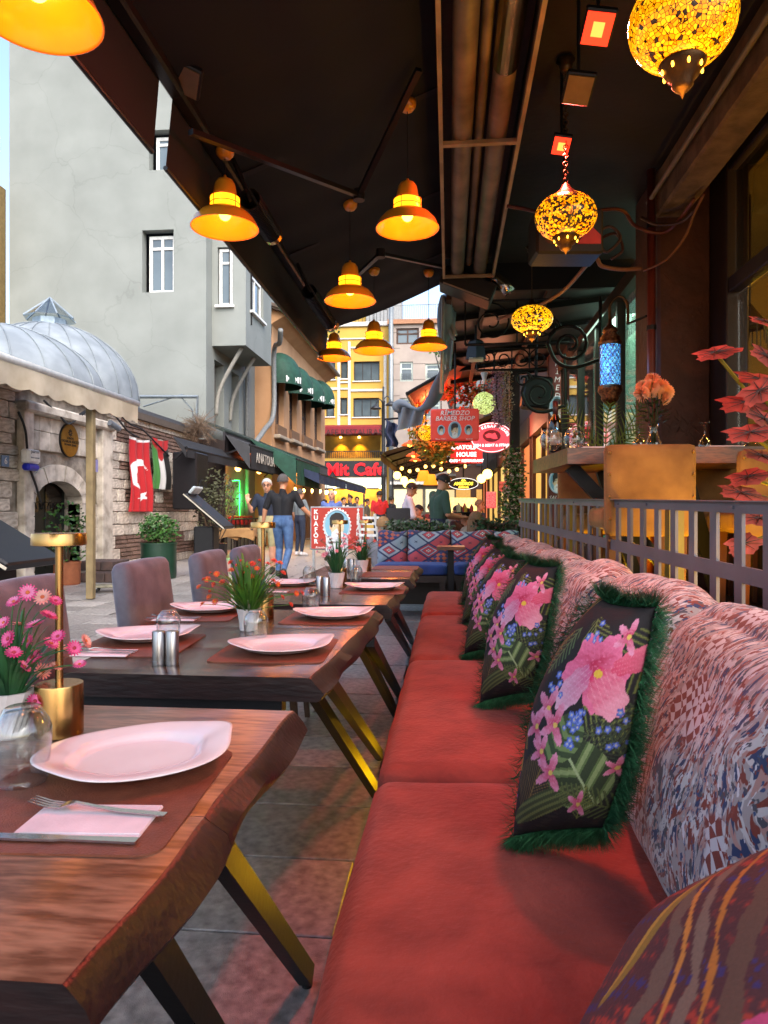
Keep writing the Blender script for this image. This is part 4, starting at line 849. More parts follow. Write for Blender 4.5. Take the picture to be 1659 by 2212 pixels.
for k in range(70):
    a = rs.random()*6.28; z = rs.uniform(.15, .3); r = rs.uniform(.01, .07); p = Vector((r*cos(a), r*sin(a), z)); d = Vector((cos(a), sin(a), rs.uniform(-.2, .8))).normalized()*.04; w = d.cross(Vector((0, 0, 1))).normalized()*.011
    lf.add([p, p+d*.5+w, p+d, p+d*.5-w], [(0, 1, 2, 3)])
for k in range(9): a = k*.7; lf.tube([(0.01*cos(a), .01*sin(a), .01), (.012*cos(a), .012*sin(a), .14), (.05*cos(a), .05*sin(a), .33)], .0025, 5)
tag(lf.build('leaves_and_stems', mat('stem_green', '#2c4018', .6, col2='#1a2810', bump=0), vs, world=False, fix=False), kind='stuff')
bt = T('wine_bottle', 'dark wine bottle with pale label on the terrace table', 'bottle', AY(1200, 975, 4.35)); bt.location.z = VT
MB().lathe([(.0001, 0), (.036, 0), (.038, .004), (.038, .17), (.033, .2), (.016, .235), (.014, .25), (.014, .3), (.0155, .302), (.0155, .312), (.0001, .314)], 28).build('bottle_glass', mat('black_bottle', '#0c0a0a', .08, coat=.5, bump=0), bt, True, False)
MB().lathe([(.0145, .235), (.0165, .236), (.0165, .315), (.0001, .3155)], 20).build('foil', mat('dark_foil', '#3a1414', .35), bt, True, False)
MB().loft([[(.0386*cos(a), .0386*sin(a), z) for a in [R(200+k*14) for k in range(11)]] for z in (.045, .12)], False, False).build('bottle_label', mat('bottle_label', '#c0a890', .7), bt, True, False)
wg = MB().lathe([(.0001, .17), (.033, .17), (.034, .168), (.006, .16), (.0045, .1), (.008, .085), (.03, .06), (.038, .03), (.034, 0), (.0328, 0), (.0368, .03), (.029, .059), (.0001, .083)], 28).mesh('wine_glass', GLASS, True)
bg = MB().lathe([(.0001, 0), (.03, 0), (.055, .025), (.065, .06), (.055, .1), (.04, .125), (.0385, .125), (.0535, .1), (.0635, .06), (.0535, .026), (.0001, .003)], 28).mesh('round_glass', GLASS, True)
for px, Y, me, n_, lb in ((1190, 4.15, bg, 'round_glass', 'round bowl glass beside the wine bottle'), (1262, 4.4, wg, 'wine_glass', 'upturned wine glass in front of the palm leaves'), (1380, 4.2, wg, 'wine_glass', 'upturned wine glass left of the vase'), (1522, 4.3, wg, 'wine_glass', 'upturned wine glass between the two near suede chairs'), (1625, 4.25, bg, 'round_glass', 'round bowl glass beside the red leaf plant'), (1240, 4.2, bg, 'round_glass', 'round bowl glass between the bottle and the palm leaves')):
    p = AY(px, 970, Y); put(n_, me, (p.x, Y, VT), 0, lb, 'glass', 'glasses on the terrace table')
for px, lb in ((1290, 'peach folded napkin by the palm leaves on the terrace table'), (1560, 'peach folded napkin beside the second suede chair on the table')):
    p = AY(px, 970, 4.12); o = put('napkin', NAP, (p.x, 4.12, VT), R(5), lb, 'napkin'); o.scale = (1.2, 1.2, 3)
# palm leaves in a pot on the terrace behind the table
PALM = mat('palm_leaf', '#6a7a2a', .5, col2='#465a1e', scale=10, bump=0)
pp = AY(1312, 960, 5.15); pl = T('palm_plant', 'green feathery palm leaves rising behind the terrace table', 'plant', (pp.x, 5.15, PZ))
MB().lathe([(.0001, 0), (.12, 0), (.15, .3), (.14, .3), (.0001, .28)], 20).build('pot', mat('dark_planter', '#2a2320', .6), pl, True, False)
for a, b, c_ in (((1310, 975), (1255, 925), (1222, 880)), ((1308, 980), (1310, 920), (1318, 872)), ((1315, 978), (1355, 925), (1388, 872)), ((1305, 985), (1265, 950), (1240, 940)), ((1318, 985), (1350, 955), (1380, 925))):
    P = spl([AY(*a, 5.15), AY(*b, 5.1), AY(*c_, 5.05)], 12); m = MB(); m.tube(P, .004, 5)
    for i in range(3, len(P), 2):
        d = (P[i]-P[i-1]).normalized(); sd = d.cross(Vector((0, 1, 0))).normalized(); L = .13*sin(pi*(i/len(P)*.8+.15))
        for s_ in (-1, 1):
            e = P[i]+(d*.75+sd*s_).normalized()*L; w = d*.0055; m.add([P[i]-w, P[i]+w, P[i].lerp(e, .5)+w*1.1, e, P[i].lerp(e, .5)-w*.8], [(0, 1, 2, 3, 4)])
    m.build('frond', PALM, pl, fix=False)
MB().cyl((0, 0, .25), (0, 0, .95), .012).build('stalk', PALM, pl, world=False)
# red leaf begonia on the right
BEG = mat('red_leaf', '#98453c', .6, col2='#5f2622', scale=11, bump=.5, bscale=40, detail=3); VEIN = mat('leaf_vein', '#2c0e0e', .6, bump=0)
bgp = T('red_leaf_plant', 'large red leaved begonia rising beside the railing', 'plant', (1.45, 2.9, PZ))
MB().lathe([(.0001, 0), (.13, 0), (.17, .3), (.16, .3), (.0001, .28)], 20).build('pot', mat('dark_planter', '#2a2320'), bgp, True, False)
rs = random.Random(12); st = MB(); base = Vector((1.45, 2.9, PZ+.28))
for cx, cy, w, ang, tilt in ((1545, 762, 125, 12, .3), (1640, 820, 150, -10, .5), (1610, 870, 160, 5, .6), (1650, 905, 130, -30, .7), (1620, 935, 150, 8, .25), (1650, 695, 90, -15, .4), (1655, 770, 110, -30, .8), (1615, 1030, 120, 15, .2), (1600, 1065, 130, -8, .22), (1605, 1175, 100, 20, .8), (1640, 1120, 110, 0, .3), (1645, 985, 110, -12, .3), (1640, 845, 120, 30, .8)):
    tilt = max(tilt, .55); Y = rs.uniform(2.6, 3.0); c_ = AY(cx, cy, Y); r = w/2.55/FP*Y; m = MB(); n = 26; ca, sa = cos(R(ang)), sin(R(ang)); pts = []
    for k in range(n):
        a = 2*pi*k/n; q = r*(1+.14*cos(a*5+1)+.06*cos(a*13))*(1.0 if abs(a-pi) > .5 else .82); x = q*cos(a); y = q*sin(a)*.62
        X = x*ca-y*tilt*sa; Z = x*sa+y*tilt*ca; pts.append(c_+Vector((X, y*(1-tilt*.5)-abs(x)*.1, Z-.12*abs(x)*tilt)))
    m.add([c_]+pts, [(0, 1+k, 1+(k+1) % n) for k in range(n)])
    lo = m.build('leaf', BEG, bgp, False, fix=False)
    vm = MB()
    for k in range(0, n, 3): vm.tube([c_+Vector((0, -.004, .004)), c_.lerp(pts[k], .9)+Vector((0, -.004, .004))], [.0028, .001], 4)
    vm.build('veins', VEIN, lo)
    st.tube(spl([base, base.lerp(c_, .5)+Vector((.06, .05, .1)), c_]), .007, 6)
st.build('stems', mat('begonia_stem', '#5c5a20', .5), bgp)
# floor lamps (amber strip) that light the terrace from below and the paving under the banquette
AMBL = glow('amber_led', '#ffc010', 4)
for x, y, z, lb, L in ((1.28, 3.3, PZ+.02, 'amber light strip on the terrace floor under the suede chairs', .9), (1.2, 2.3, PZ+.02, 'amber light strip on the terrace floor near the red leaf plant', .5), (1.1, 5.1, PZ+.02, 'amber light strip on the terrace floor beyond the table', .6), (-.075, 2.72, .016, 'amber light strip on the paving along the banquette base', 1.3)):
    o = T('light_strip', lb, 'light strip', (x, y, z-.02), 0, 'amber floor strips'); MB().box((x, y, z-.006), (.03, L, .012)).build('channel', BLACK, o); MB().box((x, y, z+.003), (.018, L-.01, .006)).build('diffuser', AMBL, o)
    l_ = light('strip_light', 'AREA', (x, y, z+.01), 4.5 if z > .3 else 3.4, '#ffbe10', .06, parent=o); l_.data.shape = 'RECTANGLE'; l_.data.size = .05; l_.data.size_y = L
    l_.rotation_euler = (0, R(180 if z > .3 else 115), 0)
# ---------------------------------------------------------------- facades
UP = Vector((0, 0, 1))
def facade(name, o, r, L, H, opens, inn, dep, m, parent):
    """wall sheet with real openings and reveals; opens in (x0,x1,z0,z1) along r / up"""
    o = Vector(o); r = Vector(r).normalized(); inn = Vector(inn)
    xs = sorted({0, L, *[q for a in opens for q in a[:2]]}); zs = sorted({0, H, *[q for a in opens for q in a[2:]]}); b = MB()
    P = lambda x, z, d=0: o+r*x+UP*z+inn*d
    for x0, x1 in zip(xs, xs[1:]):
        for z0, z1 in zip(zs, zs[1:]):
            if any(a[0]-1e-6 <= x0 and x1 <= a[1]+1e-6 and a[2]-1e-6 <= z0 and z1 <= a[3]+1e-6 for a in opens): continue
            b.poly([P(x0, z0), P(x1, z0), P(x1, z1), P(x0, z1)])
    for x0, x1, z0, z1 in opens:
        for q in (((x0, z0), (x1, z0)), ((x1, z0), (x1, z1)), ((x1, z1), (x0, z1)), ((x0, z1), (x0, z0))): b.poly([P(*q[0]), P(*q[1]), P(*q[1], dep), P(*q[0], dep)])
    return b.build(name, m, parent, fix=False)
WGL = mat('window_pane', '#3c464c', .06, col2='#59666c', scale=.7, bump=0, coat=.6)
def window(parent, o, r, inn, x0, x1, z0, z1, dep, fm, gm=None, mull=1, tran=.3, fw=.06, sill=None):
    o = Vector(o); r = Vector(r).normalized(); inn = Vector(inn); gm = gm or WGL
    ang = atan2(r.y, r.x)
    def bx(x, z, w, h, d, t=.05): return MB().box(o+r*x+UP*z+inn*d, (w, t, h), rot=(0, 0, ang))
    f = bx(x0+fw/2, (z0+z1)/2, fw, z1-z0, dep)
    for a in (bx(x1-fw/2, (z0+z1)/2, fw, z1-z0, dep), bx((x0+x1)/2, z0+fw/2, x1-x0-2*fw, fw, dep), bx((x0+x1)/2, z1-fw/2, x1-x0-2*fw, fw, dep)): f.add(a.v, a.f)
    for k in range(mull):
        x = lerp(x0, x1, (k+1)/(mull+1)); a = bx(x, (z0+z1)/2, fw*.8, z1-z0-2*fw, dep-.004); f.add(a.v, a.f)
    if tran:
        a = bx((x0+x1)/2, z1-(z1-z0)*tran, x1-x0-2*fw, fw*.8, dep-.008); f.add(a.v, a.f)
    w = f.build('window', fm, parent); bx((x0+x1)/2, (z0+z1)/2, x1-x0-2*fw, z1-z0-2*fw, dep+.01, .012).build('pane', gm, w)
    bx((x0+x1)/2, (z0+z1)/2, x1-x0+.9, z1-z0+.9, dep+.4, .02).build('dark_room', mat('dim_room', '#15171a', .9), w)
    if sill: bx((x0+x1)/2, z0-.04, x1-x0+.16, .07, -.03, .14).build('sill', sill, w)
    return w

# ---------------------------------------------------------------- stone bath house with lead dome
WXs = -6.4
LIME = mat('limestone', '#cbc2b4', .85, col2='#93897c', scale=5, bump=.6, bscale=22, rnd=.22, detail=9, two=(.3, .6)); BRK = mat('old_brick', '#8d7163', .9, col2='#66534a', scale=9, bump=.6, rnd=.3); MORT = mat('old_mortar', '#a0978a', .95, col2='#736a5f', scale=6, bump=.8, bscale=30)
bh = T('stone_bath_house', 'old limestone and brick building with arched door and lead dome', 'building', (WXs, 13, 0))
y0w, y1w = 8.6, 17.4
dY = lambda x: AX(x, 1100, WXs).y
def zz(x, y): return AX(x, y, WXs).z
da, db = dY(74), dY(176); dtop = zz(125, 1039); dspr = zz(125, 1087); sc_ = []
OP = (da-y0w, db-y0w, .02, dtop)
# wall core, with the door niche left open
facade('wall_core', (WXs-.03, y0w, 0), (0, 1, 0), y1w-y0w, 3.2, [OP], (-1, 0, 0), .45, MORT, bh)
MB().box((WXs-2.2, (y0w+y1w)/2, 3.24), (4.5, y1w-y0w+.1, .1)).build('roof_slab', mat('lead_edge', '#5c6066', .6, .3), bh)
MB().box((WXs-.0, (y0w+y1w)/2, 3.12), (.22, y1w-y0w+.1, .14)).build('eave', mat('weathered_eave', '#5b5148', .9), bh)
MB().box((WXs-2.2, y1w, 1.6), (4.4, .1, 3.2)).build('end_wall', MORT, bh)
rs = random.Random(21)
def blk(seed):
    r2 = random.Random(seed); m = MB().box((0, 0, 0), (1, 1, 1), bev=.06); m.v = [(x+r2.gauss(0, .012), y+r2.gauss(0, .012), z+r2.gauss(0, .012)) for x, y, z in m.v]; return m
SB = [blk(k).mesh('stone_block', LIME) for k in range(4)]; BB = [blk(k+9).mesh('brick', BRK) for k in range(3)]
cz = 0; cnt = [0, 0]
rowz = []
while cz < 3.0: hgt = rs.choice((.16, .19, .22, .25)); rowz.append((cz, hgt)); cz += hgt
pl, pr = dY(37), dY(231)
for ri, (z, hh) in enumerate(rowz):
    y = y0w+rs.uniform(0, .1)
    while y < y1w-.1:
        ash = y < pr+.1; L = rs.uniform(.4, .75) if ash else rs.uniform(.2, .5); L = min(L, y1w-y)
        inside = not (y+L < da-.02 or y > db+.02) and z < dtop+.25
        near_ = pl < y+L/2 < pr
        bricky = (not ash) and (ri % 4 in (1, 2) or rs.random() < .1 or z > 2.35) and rs.random() < .8
        if inside or near_: y += L; continue
        if bricky and cnt[1] < 285:
            nb = max(1, int(L/.21)); rows = 2 if hh < .2 else 3
            for a in range(rows):
                for b in range(nb):
                    o = link('brick', rs.choice(BB), bh, loc=(WXs-.01+rs.uniform(-.012, .008), y+(b+.5+.25*(a % 2))*L/nb, z+(a+.5)*hh/rows)); o.scale = (.06, L/nb-.022, hh/rows-.02); cnt[1] += 1
        elif cnt[0] < 290:
            o = link('stone_block', rs.choice(SB), bh, loc=(WXs-.01+rs.uniform(-.012, .012), y+L/2, z+hh/2)); o.scale = (.07, L-.018, hh-.016); cnt[0] += 1
        y += L
# door surround: pilasters, arch stones, ledge
for a, b in ((37, 58), (209, 231)): MB().box((WXs+.05, (dY(a)+dY(b))/2, 1.38), (.14, dY(b)-dY(a), 2.76), bev=.015).build('pilaster', LIME, bh)
MB().box((WXs+.07, (pl+pr)/2, zz(140, 893)-.06), (.22, pr-pl+.06, .16), bev=.03).build('ledge', LIME, bh)
cyd = (da+db)/2; rin = (db-da)/2
def arcz(y): q = max(0, 1-((y-cyd)/rin)**2); return dspr+(dtop-dspr)*sqrt(q)
nv = 9
for k in range(nv):
    a0, a1 = pi-pi*k/nv, pi-pi*(k+1)/nv; pts = []
    for a in (a0+(-.01), (a0+a1)/2, a1+.01): pts.append((cyd+rin*cos(a), dspr+(dtop-dspr)*sin(a)))
    for a in (a1+.01, (a0+a1)/2, a0-.01): pts.append((cyd+(rin+.27)*cos(a), dspr+(dtop-dspr+.27)*sin(a)))
    MB().prism([(WXs-.25, p[0], p[1]) for p in pts], (.27+.008*(k % 2), 0, 0)).build('arch_stone', LIME, bh)
for yy, w in ((dY(58), da), (db, dY(209))):
    for k in range(6): MB().box((WXs-.12, (yy+w)/2, (k+.5)*dspr/6), (.27, w-yy, dspr/6-.006), bev=.01).build('jamb_stone', LIME, bh)
# spandrel above the arch in stones
zt = zz(140, 893)-.14
for k in range(7):
    ya, yb = lerp(dY(58), dY(209), k/7), lerp(dY(58), dY(209), (k+1)/7); ym = (ya+yb)/2
    for z0_, z1_ in ((2.12, 2.42), (2.42, zt)):
        zl = max(z0_, dspr+(dtop-dspr+.3)*sqrt(max(0, 1-((ym-cyd)/(rin+.33))**2)))
        if z1_-zl > .05: MB().box((WXs-.08, ym, (zl+z1_)/2), (.2, yb-ya-.006, z1_-zl-.006), bev=.008).build('spandrel_stone', LIME, bh)
dr_ = MB().box((WXs-.34, cyd, dtop/2), (.05, db-da, dtop)).build('door', mat('dark_green_door', '#1a2420', .5, col2='#131a17', scale=8), bh)
for s_ in (-1, 1):
    y = cyd+s_*.26*rin*1.9
    MB().box((WXs-.31, y, .7), (.02, rin*.7, 1.0), bev=.01).build('door_panel', mat('dark_green_door', '#1a2420'), dr_)
    for k in range(4): MB().tube(arc((WXs-.30, y+(-.3+.2*k)*rin, dspr-.1), .12, 0, pi, 8, (0, 1, 0)), .012, 5).build('grille', BLACK, dr_)
    MB().box((WXs-.305, y, dspr+.1), (.012, rin*.7, .5)).build('door_glass', mat('dark_pane', '#1c1512', .1), dr_)
LEAD = mat('lead_sheet', '#8b9398', .75, .05, col2='#757d83', scale=2.5, bump=.1, bscale=12)
def dome(px, py, Y, rpx, hpx, lant):
    c = AY(px, py, Y); k = Y/FP*1.03; r = rpx*k; h = hpx*k; prof = [(r*cos(a), h*sin(a)) for a in [pi/2*i/14*.97 for i in range(15)]]
    c.z = max(c.z, 3.28)
    d = MB().lathe([(r, -.9)]+prof, 48, c).build('dome', LEAD, bh, True)
    for j in range(24):
        a = 2*pi*j/24; MB().tube([c+Vector(((q[0]+.012)*cos(a), (q[0]+.012)*sin(a), q[1]+.008)) for q in prof], .011, 5).build('lead_roll', LEAD, d, True)
    if lant:
        b = c+Vector((0, 0, h*.97)); w = .42
        MB().lathe([(w*.9, -.1), (w*.9, .18)], 8, b).build('lantern_drum', mat('zinc', '#97a4ae', .5, .4), d)
        MB().lathe([(w*1.35, .18), (w*1.35, .21), (.02, .68), (.0001, .70)], 8, b).build('lantern_roof', gmat('lantern_glass', (.55, .62, .66), .2), d)
        for j in range(8): a = 2*pi*j/8; MB().bar(b+Vector((w*1.35*cos(a), w*1.35*sin(a), .21)), b+Vector((0, 0, .70)), .03, .03).build('lantern_rib', mat('zinc', '#97a4ae'), d)
dome(108, 862, 15.4, 187, 162, True); dome(-30, 850, 12.6, 250, 150, False)
# things on the wall
pq = AX(148, 952, WXs+.03); t = T('brass_plaque', 'round brass plaque with lettering above the arched door', 'plaque', pq)
fr_ = facing(pq+Vector((.035, 0, 0)), (0, 1, 0))
MB().tube([pq, pq+Vector((.03, 0, 0))], .27, 40).build('disc', mat('plaque_brass', '#a8843c', .35, .9), t, 40); MB().tube([pq-Vector((.005, 0, 0)), pq+Vector((.022, 0, 0))], .285, 40).build('rim', BLACK, t, 40)
DK = mat('dark_lettering', '#2a2010', .6, bump=0)
for k in range(8): a = k*pi/4; MB().bar(fr_ @ Vector((.02*cos(a), .13+.02*sin(a), 0)), fr_ @ Vector((.06*cos(a), .13+.06*sin(a), 0)), .018, .004, (1, 0, 0)).build('emblem_ray', DK, t)
for s_, z, sz in (('TÜRKİYE', .035, .05), ('YAZARLAR BİRLİĞİ', -.02, .062), ('İSTANBUL ŞUBESİ', -.075, .045)): text(s_, 'lettering', DK, t, fr_ @ Matrix.Translation((0, z, 0)), sz)
a0 = AX(41, 969, WXs+.12); a1 = AX(69, 1017, WXs+.12); t = T('alarm_siren', 'white alarm siren box with blue base on the stone wall', 'siren', ((a0+a1)/2))
MB().box(((WXs+.20), (a0.y+a1.y)/2, (a0.z+a1.z)/2+.05), (.14, a1.y-a0.y, (a0.z-a1.z)-.1), bev=.03).build('case', WHITE, t); MB().box((WXs+.20, (a0.y+a1.y)/2, a1.z+.045), (.13, (a1.y-a0.y)*.9, .1), bev=.03).build('strobe', mat('blue_strobe', '#1828b8', .3), t)
for s_, z, sz in (('pairon', .12, .08), ('alarm sistemi', .03, .04)): text(s_, 'lettering', mat('grey_print', '#8d959c', .6), t, facing((WXs+.272, (a0.y+a1.y)/2, (a0.z+a1.z)/2+z), (0, 1, 0)), sz)
p = AX(11, 996, WXs+.06); t = T('house_number', 'blue house number plate reading 6', 'number plate', p); MB().box(p, (.02, .16, .16)).build('plate', mat('blue_plate', '#6a86a8', .5), t); text('6', 'digit', WHITE, t, facing(p+Vector((.012, 0, 0)), (0, 1, 0)), .14)
p = AX(245, 920, WXs+.25); t = T('security_camera', 'grey bullet security camera on the stone wall', 'camera', p); MB().cyl(p+Vector((-.02, -.1, .05)), p+Vector((.04, .14, -.04)), .055, n=16).build('body', mat('camera_grey', '#5a6068', .4), t, 40); MB().bar((WXs+.02, p.y-.06, p.z+.06), p, .03, .03).build('arm', mat('camera_grey', '#5a6068'), t)
p = AX(207, 1006, WXs+.14); o = MB().box(p, (.012, .14, .22)).build('notice_sign', mat('violet_notice', '#8a86b8', .6)); tag(o, 'small violet notice on the stone pilaster by the door', 'sign')
CAB = mat('black_cable', '#1c1c1c', .6)
for lb, pts in (('black cable hanging beside the alarm siren down to the door', ((40, 890), (55, 930), (62, 1000), (78, 1050), (88, 1085))), ('tangled black cable under the cream awning edge', ((60, 880), (110, 885), (160, 900), (200, 880), (240, 890), (275, 930), (300, 945))), ('thin cable sagging from the awning to the flags', ((95, 865), (130, 900), (150, 915), (185, 890))), ('cable running from the camera to the flags', ((250, 885), (280, 915), (310, 930), (345, 965), (365, 985)))):
    P = [AX(x, y, WXs+.16) for x, y in pts]; o = MB().tube(spl(P), .018, 6).build('wall_cable', CAB); tag(o, lb, 'cable')
# flags
def ripple(x, y0_, y1_, z0_, z1_, amp=.05):
    return lambda u, v: (x+amp*np.sin(u*21+v*2)*(1-.4*v)+.02*np.sin(v*6), y0_+(y1_-y0_)*u+.03*np.sin(v*5)*(1-v), z0_+(z1_-z0_)*v-.07*np.sin(pi*u)*v)
def trflag(u, v):
    c = np.tile(np.array(C('#b3121c')), (len(u), 1)); x = u; y = (1-v)*2.5
    moon = (np.hypot((x-.5)/.36, (y-1.22)/.55) < 1) & ~(np.hypot((x-.60)/.32, (y-1.36)/.47) < 1); c[moon] = .8
    a = np.arctan2(x-.52, y-1.98); r = np.hypot((x-.52)*1.1, y-1.98); k = r < .24/(1+1.3*np.abs(np.sin(a*2.5))); c[k] = .8
    c[v > .965] = .75
    return c
def psflag(u, v):
    c = np.zeros((len(u), 3)); q = u+.0; c[:] = np.array(C('#20201f')); c[q < .66] = .75; c[q < .33] = np.array(C('#3c7a34'))
    tri = (1-v) < .42*(1-np.abs(u-.55)/.55); c[tri] = np.array(C('#b81e22')); return c
FL = vmat('flag_cloth', .8, .1)
p0, p1 = AX(277, 1105, WXs+.14), AX(326, 949, WXs+.14); o = vgrid('red_flag', 50, 110, ripple(WXs+.14, p0.y, p1.y, p0.z, p1.z), trflag, FL); tag(o, 'red flag with white crescent and star hanging on the wall', 'flag')
p0, p1 = AX(327, 1055, WXs+.14), AX(366, 950, WXs+.14); o = vgrid('striped_flag', 40, 70, ripple(WXs+.14, p0.y, p1.y, p0.z, p1.z, .04), psflag, FL); tag(o, 'green white and black flag with red triangle on the wall', 'flag')
# dry shrub on the corner of the roof
def twigs(name, label, c, r, n, m, seed, cat='shrub', lf=None, sq=(1, 1, 1)):
    rs = random.Random(seed); t = T(name, label, cat, c); b = MB(); c = Vector(c)
    for k in range(n):
        d = Vector((rs.gauss(0, 1)*sq[0], rs.gauss(0, 1)*sq[1], rs.gauss(0, .8)*sq[2])).normalized()*r*rs.uniform(.4, 1); e = Vector((d.x*sq[0], d.y*sq[1], d.z*sq[2])); b.tube([c, c+e*.5+Vector((0, 0, .06*r)), c+e], [.012*r+.002, .008*r+.002, .002], 4)
        for q in range(4): f = c+e*rs.uniform(.4, 1); b.tube([f, f+Vector((rs.gauss(0, .15), rs.gauss(0, .15), rs.gauss(0, .15)))*r], .003, 3)
    tag(b.build('twigs', m, t, fix=False), kind='stuff')
    return t
twigs('dry_shrub', 'dry brown shrub growing on the corner of the stone wall', AX(430, 925, -6.1), .75, 130, mat('dry_twig', '#6e5a48', .9), 3, sq=(.7, 1.2, .8))
# ---------------------------------------------------------------- cream awning, post, near objects by the wall
CREAM = mat('cream_canvas', '#b8aa94', .85, col2='#a4967f', scale=4, bump=.1); ax_, azf = -4.6, 2.75; ye = AX(294, 872, ax_).y
t = T('cream_awning', 'cream awning with scalloped edge in front of the stone building', 'awning', (ax_, 7, azf))
vgrid('canopy_cloth', 8, 20, lambda u, v: (ax_-2.2*u, 2.5+(ye-2.5)*v, azf+.02+.5*u-.05*np.sin(pi*u)), lambda u, v: np.zeros((len(u), 3)), CREAM, t)
MB().tube([(ax_, 2.5, azf), (ax_, ye+.03, azf)], .05, 14).build('front_bar', mat('white_bar', '#c9c6be', .4), t, True)
vgrid('valance', 260, 6, lambda u, v: (ax_+.03+.02*np.sin(u*50)*(1-v), 2.5+(ye-2.5)*u, azf-.02-(.24+.035*np.abs(np.sin(u*64)))*(1-v)), lambda u, v: np.zeros((len(u), 3)), CREAM, t)
MB().bar((ax_-.1, 8.2, azf+.03), (ax_-2.1, 7.8, azf+.42), .08, .05).build('arm', mat('bronze_arm', '#4c4238', .5), t)
MB().bar((ax_-.1, ye-.05, azf), (ax_-2.1, ye-.05, azf+.45), .05, .05).build('end_rafter', mat('bronze_arm', '#4c4238'), t)
pp = AX(196, 880, -4.68); MB().box((-4.68, pp.y, azf/2-.02), (.095, .095, azf-.06), bev=.01).build('post', mat('ochre_post', '#857452', .7, col2='#6d5e42', scale=6), t)
GREENM = mat('dark_green_paint', '#1c3a2c', .4, bump=.05)
LF = mat('bush_leaf', '#3f6a26', .5, col2='#25461a', scale=10, bump=0)
def leafy(m, c, r, n, ls, rs, sq=(1, 1, 1), shell=.35):
    for k in range(n):
        d = Vector((rs.gauss(0, 1), rs.gauss(0, 1), rs.gauss(0, 1))).normalized()*(rs.random()**shell)*r; p = c+Vector((d.x*sq[0], d.y*sq[1], d.z*sq[2]))
        a = Vector((rs.gauss(0, 1), rs.gauss(0, 1), rs.gauss(0, .7))).normalized()*ls*rs.uniform(.6, 1.2); w = a.orthogonal().normalized()*ls*.32
        m.add([p, p+a*.5+w, p+a, p+a*.5-w], [(0, 1, 2, 3)])
def planter(name, label, loc, r, h, pm, crown_r, ch, n, seed, lm=LF, ls=.07, cat='potted plant'):
    t = T(name, label, cat, loc); loc = Vector(loc)
    MB().lathe([(.0001, 0), (r*.95, 0), (r, .03), (r, h-.03), (r*1.04, h-.03), (r*1.04, h), (r*.93, h), (r*.9, h-.06), (.0001, h-.06)], 32, loc).build('pot', pm, t, 40)
    m = MB(); rs = random.Random(seed); leafy(m, loc+Vector((0, 0, h+ch*.45)), 1, n, ls, rs, (crown_r, crown_r, ch*.55)); tag(m.build('leaves', lm, t, fix=False), kind='stuff')
    s = MB()
    for k in range(7): a = k*.9; s.tube([loc+Vector((0, 0, h-.06)), loc+Vector((.5*crown_r*cos(a), .5*crown_r*sin(a), h+ch*.6))], .012, 5)
    s.build('stems', mat('brown_stem', '#4a3826', .8), t); return t
planter('green_planter', 'leafy bush in a dark green barrel planter by the stone wall', AZ(343, 1249, 0), .30, .62, GREENM, .36, .5, 900, 4)
p = AX(145, 1256, WXs+.35); p.z = 0; planter('terracotta_pot', 'small tree in a terracotta pot beside the arched door', p, .2, .36, mat('terracotta', '#9a5c3c', .8), .34, 1.0, 260, 6, ls=.08)
st_ = T('brick_steps', 'two low brick steps at the foot of the stone wall', 'steps', AZ(270, 1250, 0)); p = AZ(272, 1252, 0)
for k, (w, z) in enumerate(((1.1, .0), (.75, .16))):
    for a in range(3):
        for b in range(int(w/.22)):
            MB().box((p.x-.25*k-a*.21, p.y+.18*k-w/2+(b+.5)*.22, z+.08), (.2, .21, .155), bev=.01).build('brick', mat('step_brick', '#5a4640', .8, col2='#453a38', scale=8, rnd=.25), st_)
def menu_stand(label, c, w, rz, zb, lean, group='menu stands', lamp=True):
    t = T('menu_stand', label, 'menu stand', c, rz, group)
    MB().box((0, 0, .45), (w*.55, .35, .9), bev=.02).build('pedestal', BLACK, t, world=False)
    b = MB().box((0, 0, 0), (w, .9, .07), bev=.015); place(b, (0, -.05, zb), (R(lean), 0, 0)); b.build('board', BLACK, t, world=False)
    for s_ in (-1, 1): b = MB().box((s_*(w/2+.012), 0, .0), (.008, .92, .02)); place(b, (0, -.05, zb), (R(lean), 0, 0)); b.build('edge_strip', mat('pale_edge', '#b9b4a4', .5), t, world=False)
    if lamp:
        b = MB().box((0, .42, .13), (w*.75, .05, .16), bev=.02); place(b, (0, -.05, zb), (R(lean), 0, 0)); b.build('reading_lamp', mat('lamp_white', '#b9c6cc', .4), t, world=False)
        for s_ in (-1, 1): b = MB().bar((s_*w*.3, .42, .03), (s_*w*.3, .42, .07), .02, .02); place(b, (0, -.05, zb), (R(lean), 0, 0)); b.build('lamp_arm', BLACK, t, world=False)
    return t
q = AZ(428, 1248, 0); menu_stand('black slanted menu stand with white reading lamp near the flags', (q.x+.15, q.y, 0), .62, R(92), 1.16, 40)
q = AY(25, 1140, 5.0); menu_stand('black slanted menu stand beyond the pink daisies', (q.x-.25, 5.0, 0), .7, R(90), .98, 30, lamp=False)
d_ = AZ(235, 1278, 0); t = T('furniture_dolly', 'small wheeled wooden dolly lying on the street', 'dolly', (d_.x, d_.y, 0), R(20))
MB().box((0, 0, .085), (.42, .3, .03), bev=.006).build('deck', mat('worn_ply', '#8b8672', .8, col2='#5a5648', scale=9), t, world=False)
for a in (-1, 1):
    for b in (-1, 1): MB().cyl((a*.16, b*.1-.012, .035), (a*.16, b*.1+.012, .035), .035, n=14).build('castor', BLACK, t, world=False); MB().box((a*.16, b*.1, .062), (.03, .05, .016)).build('castor_fork', CHROME, t, world=False)
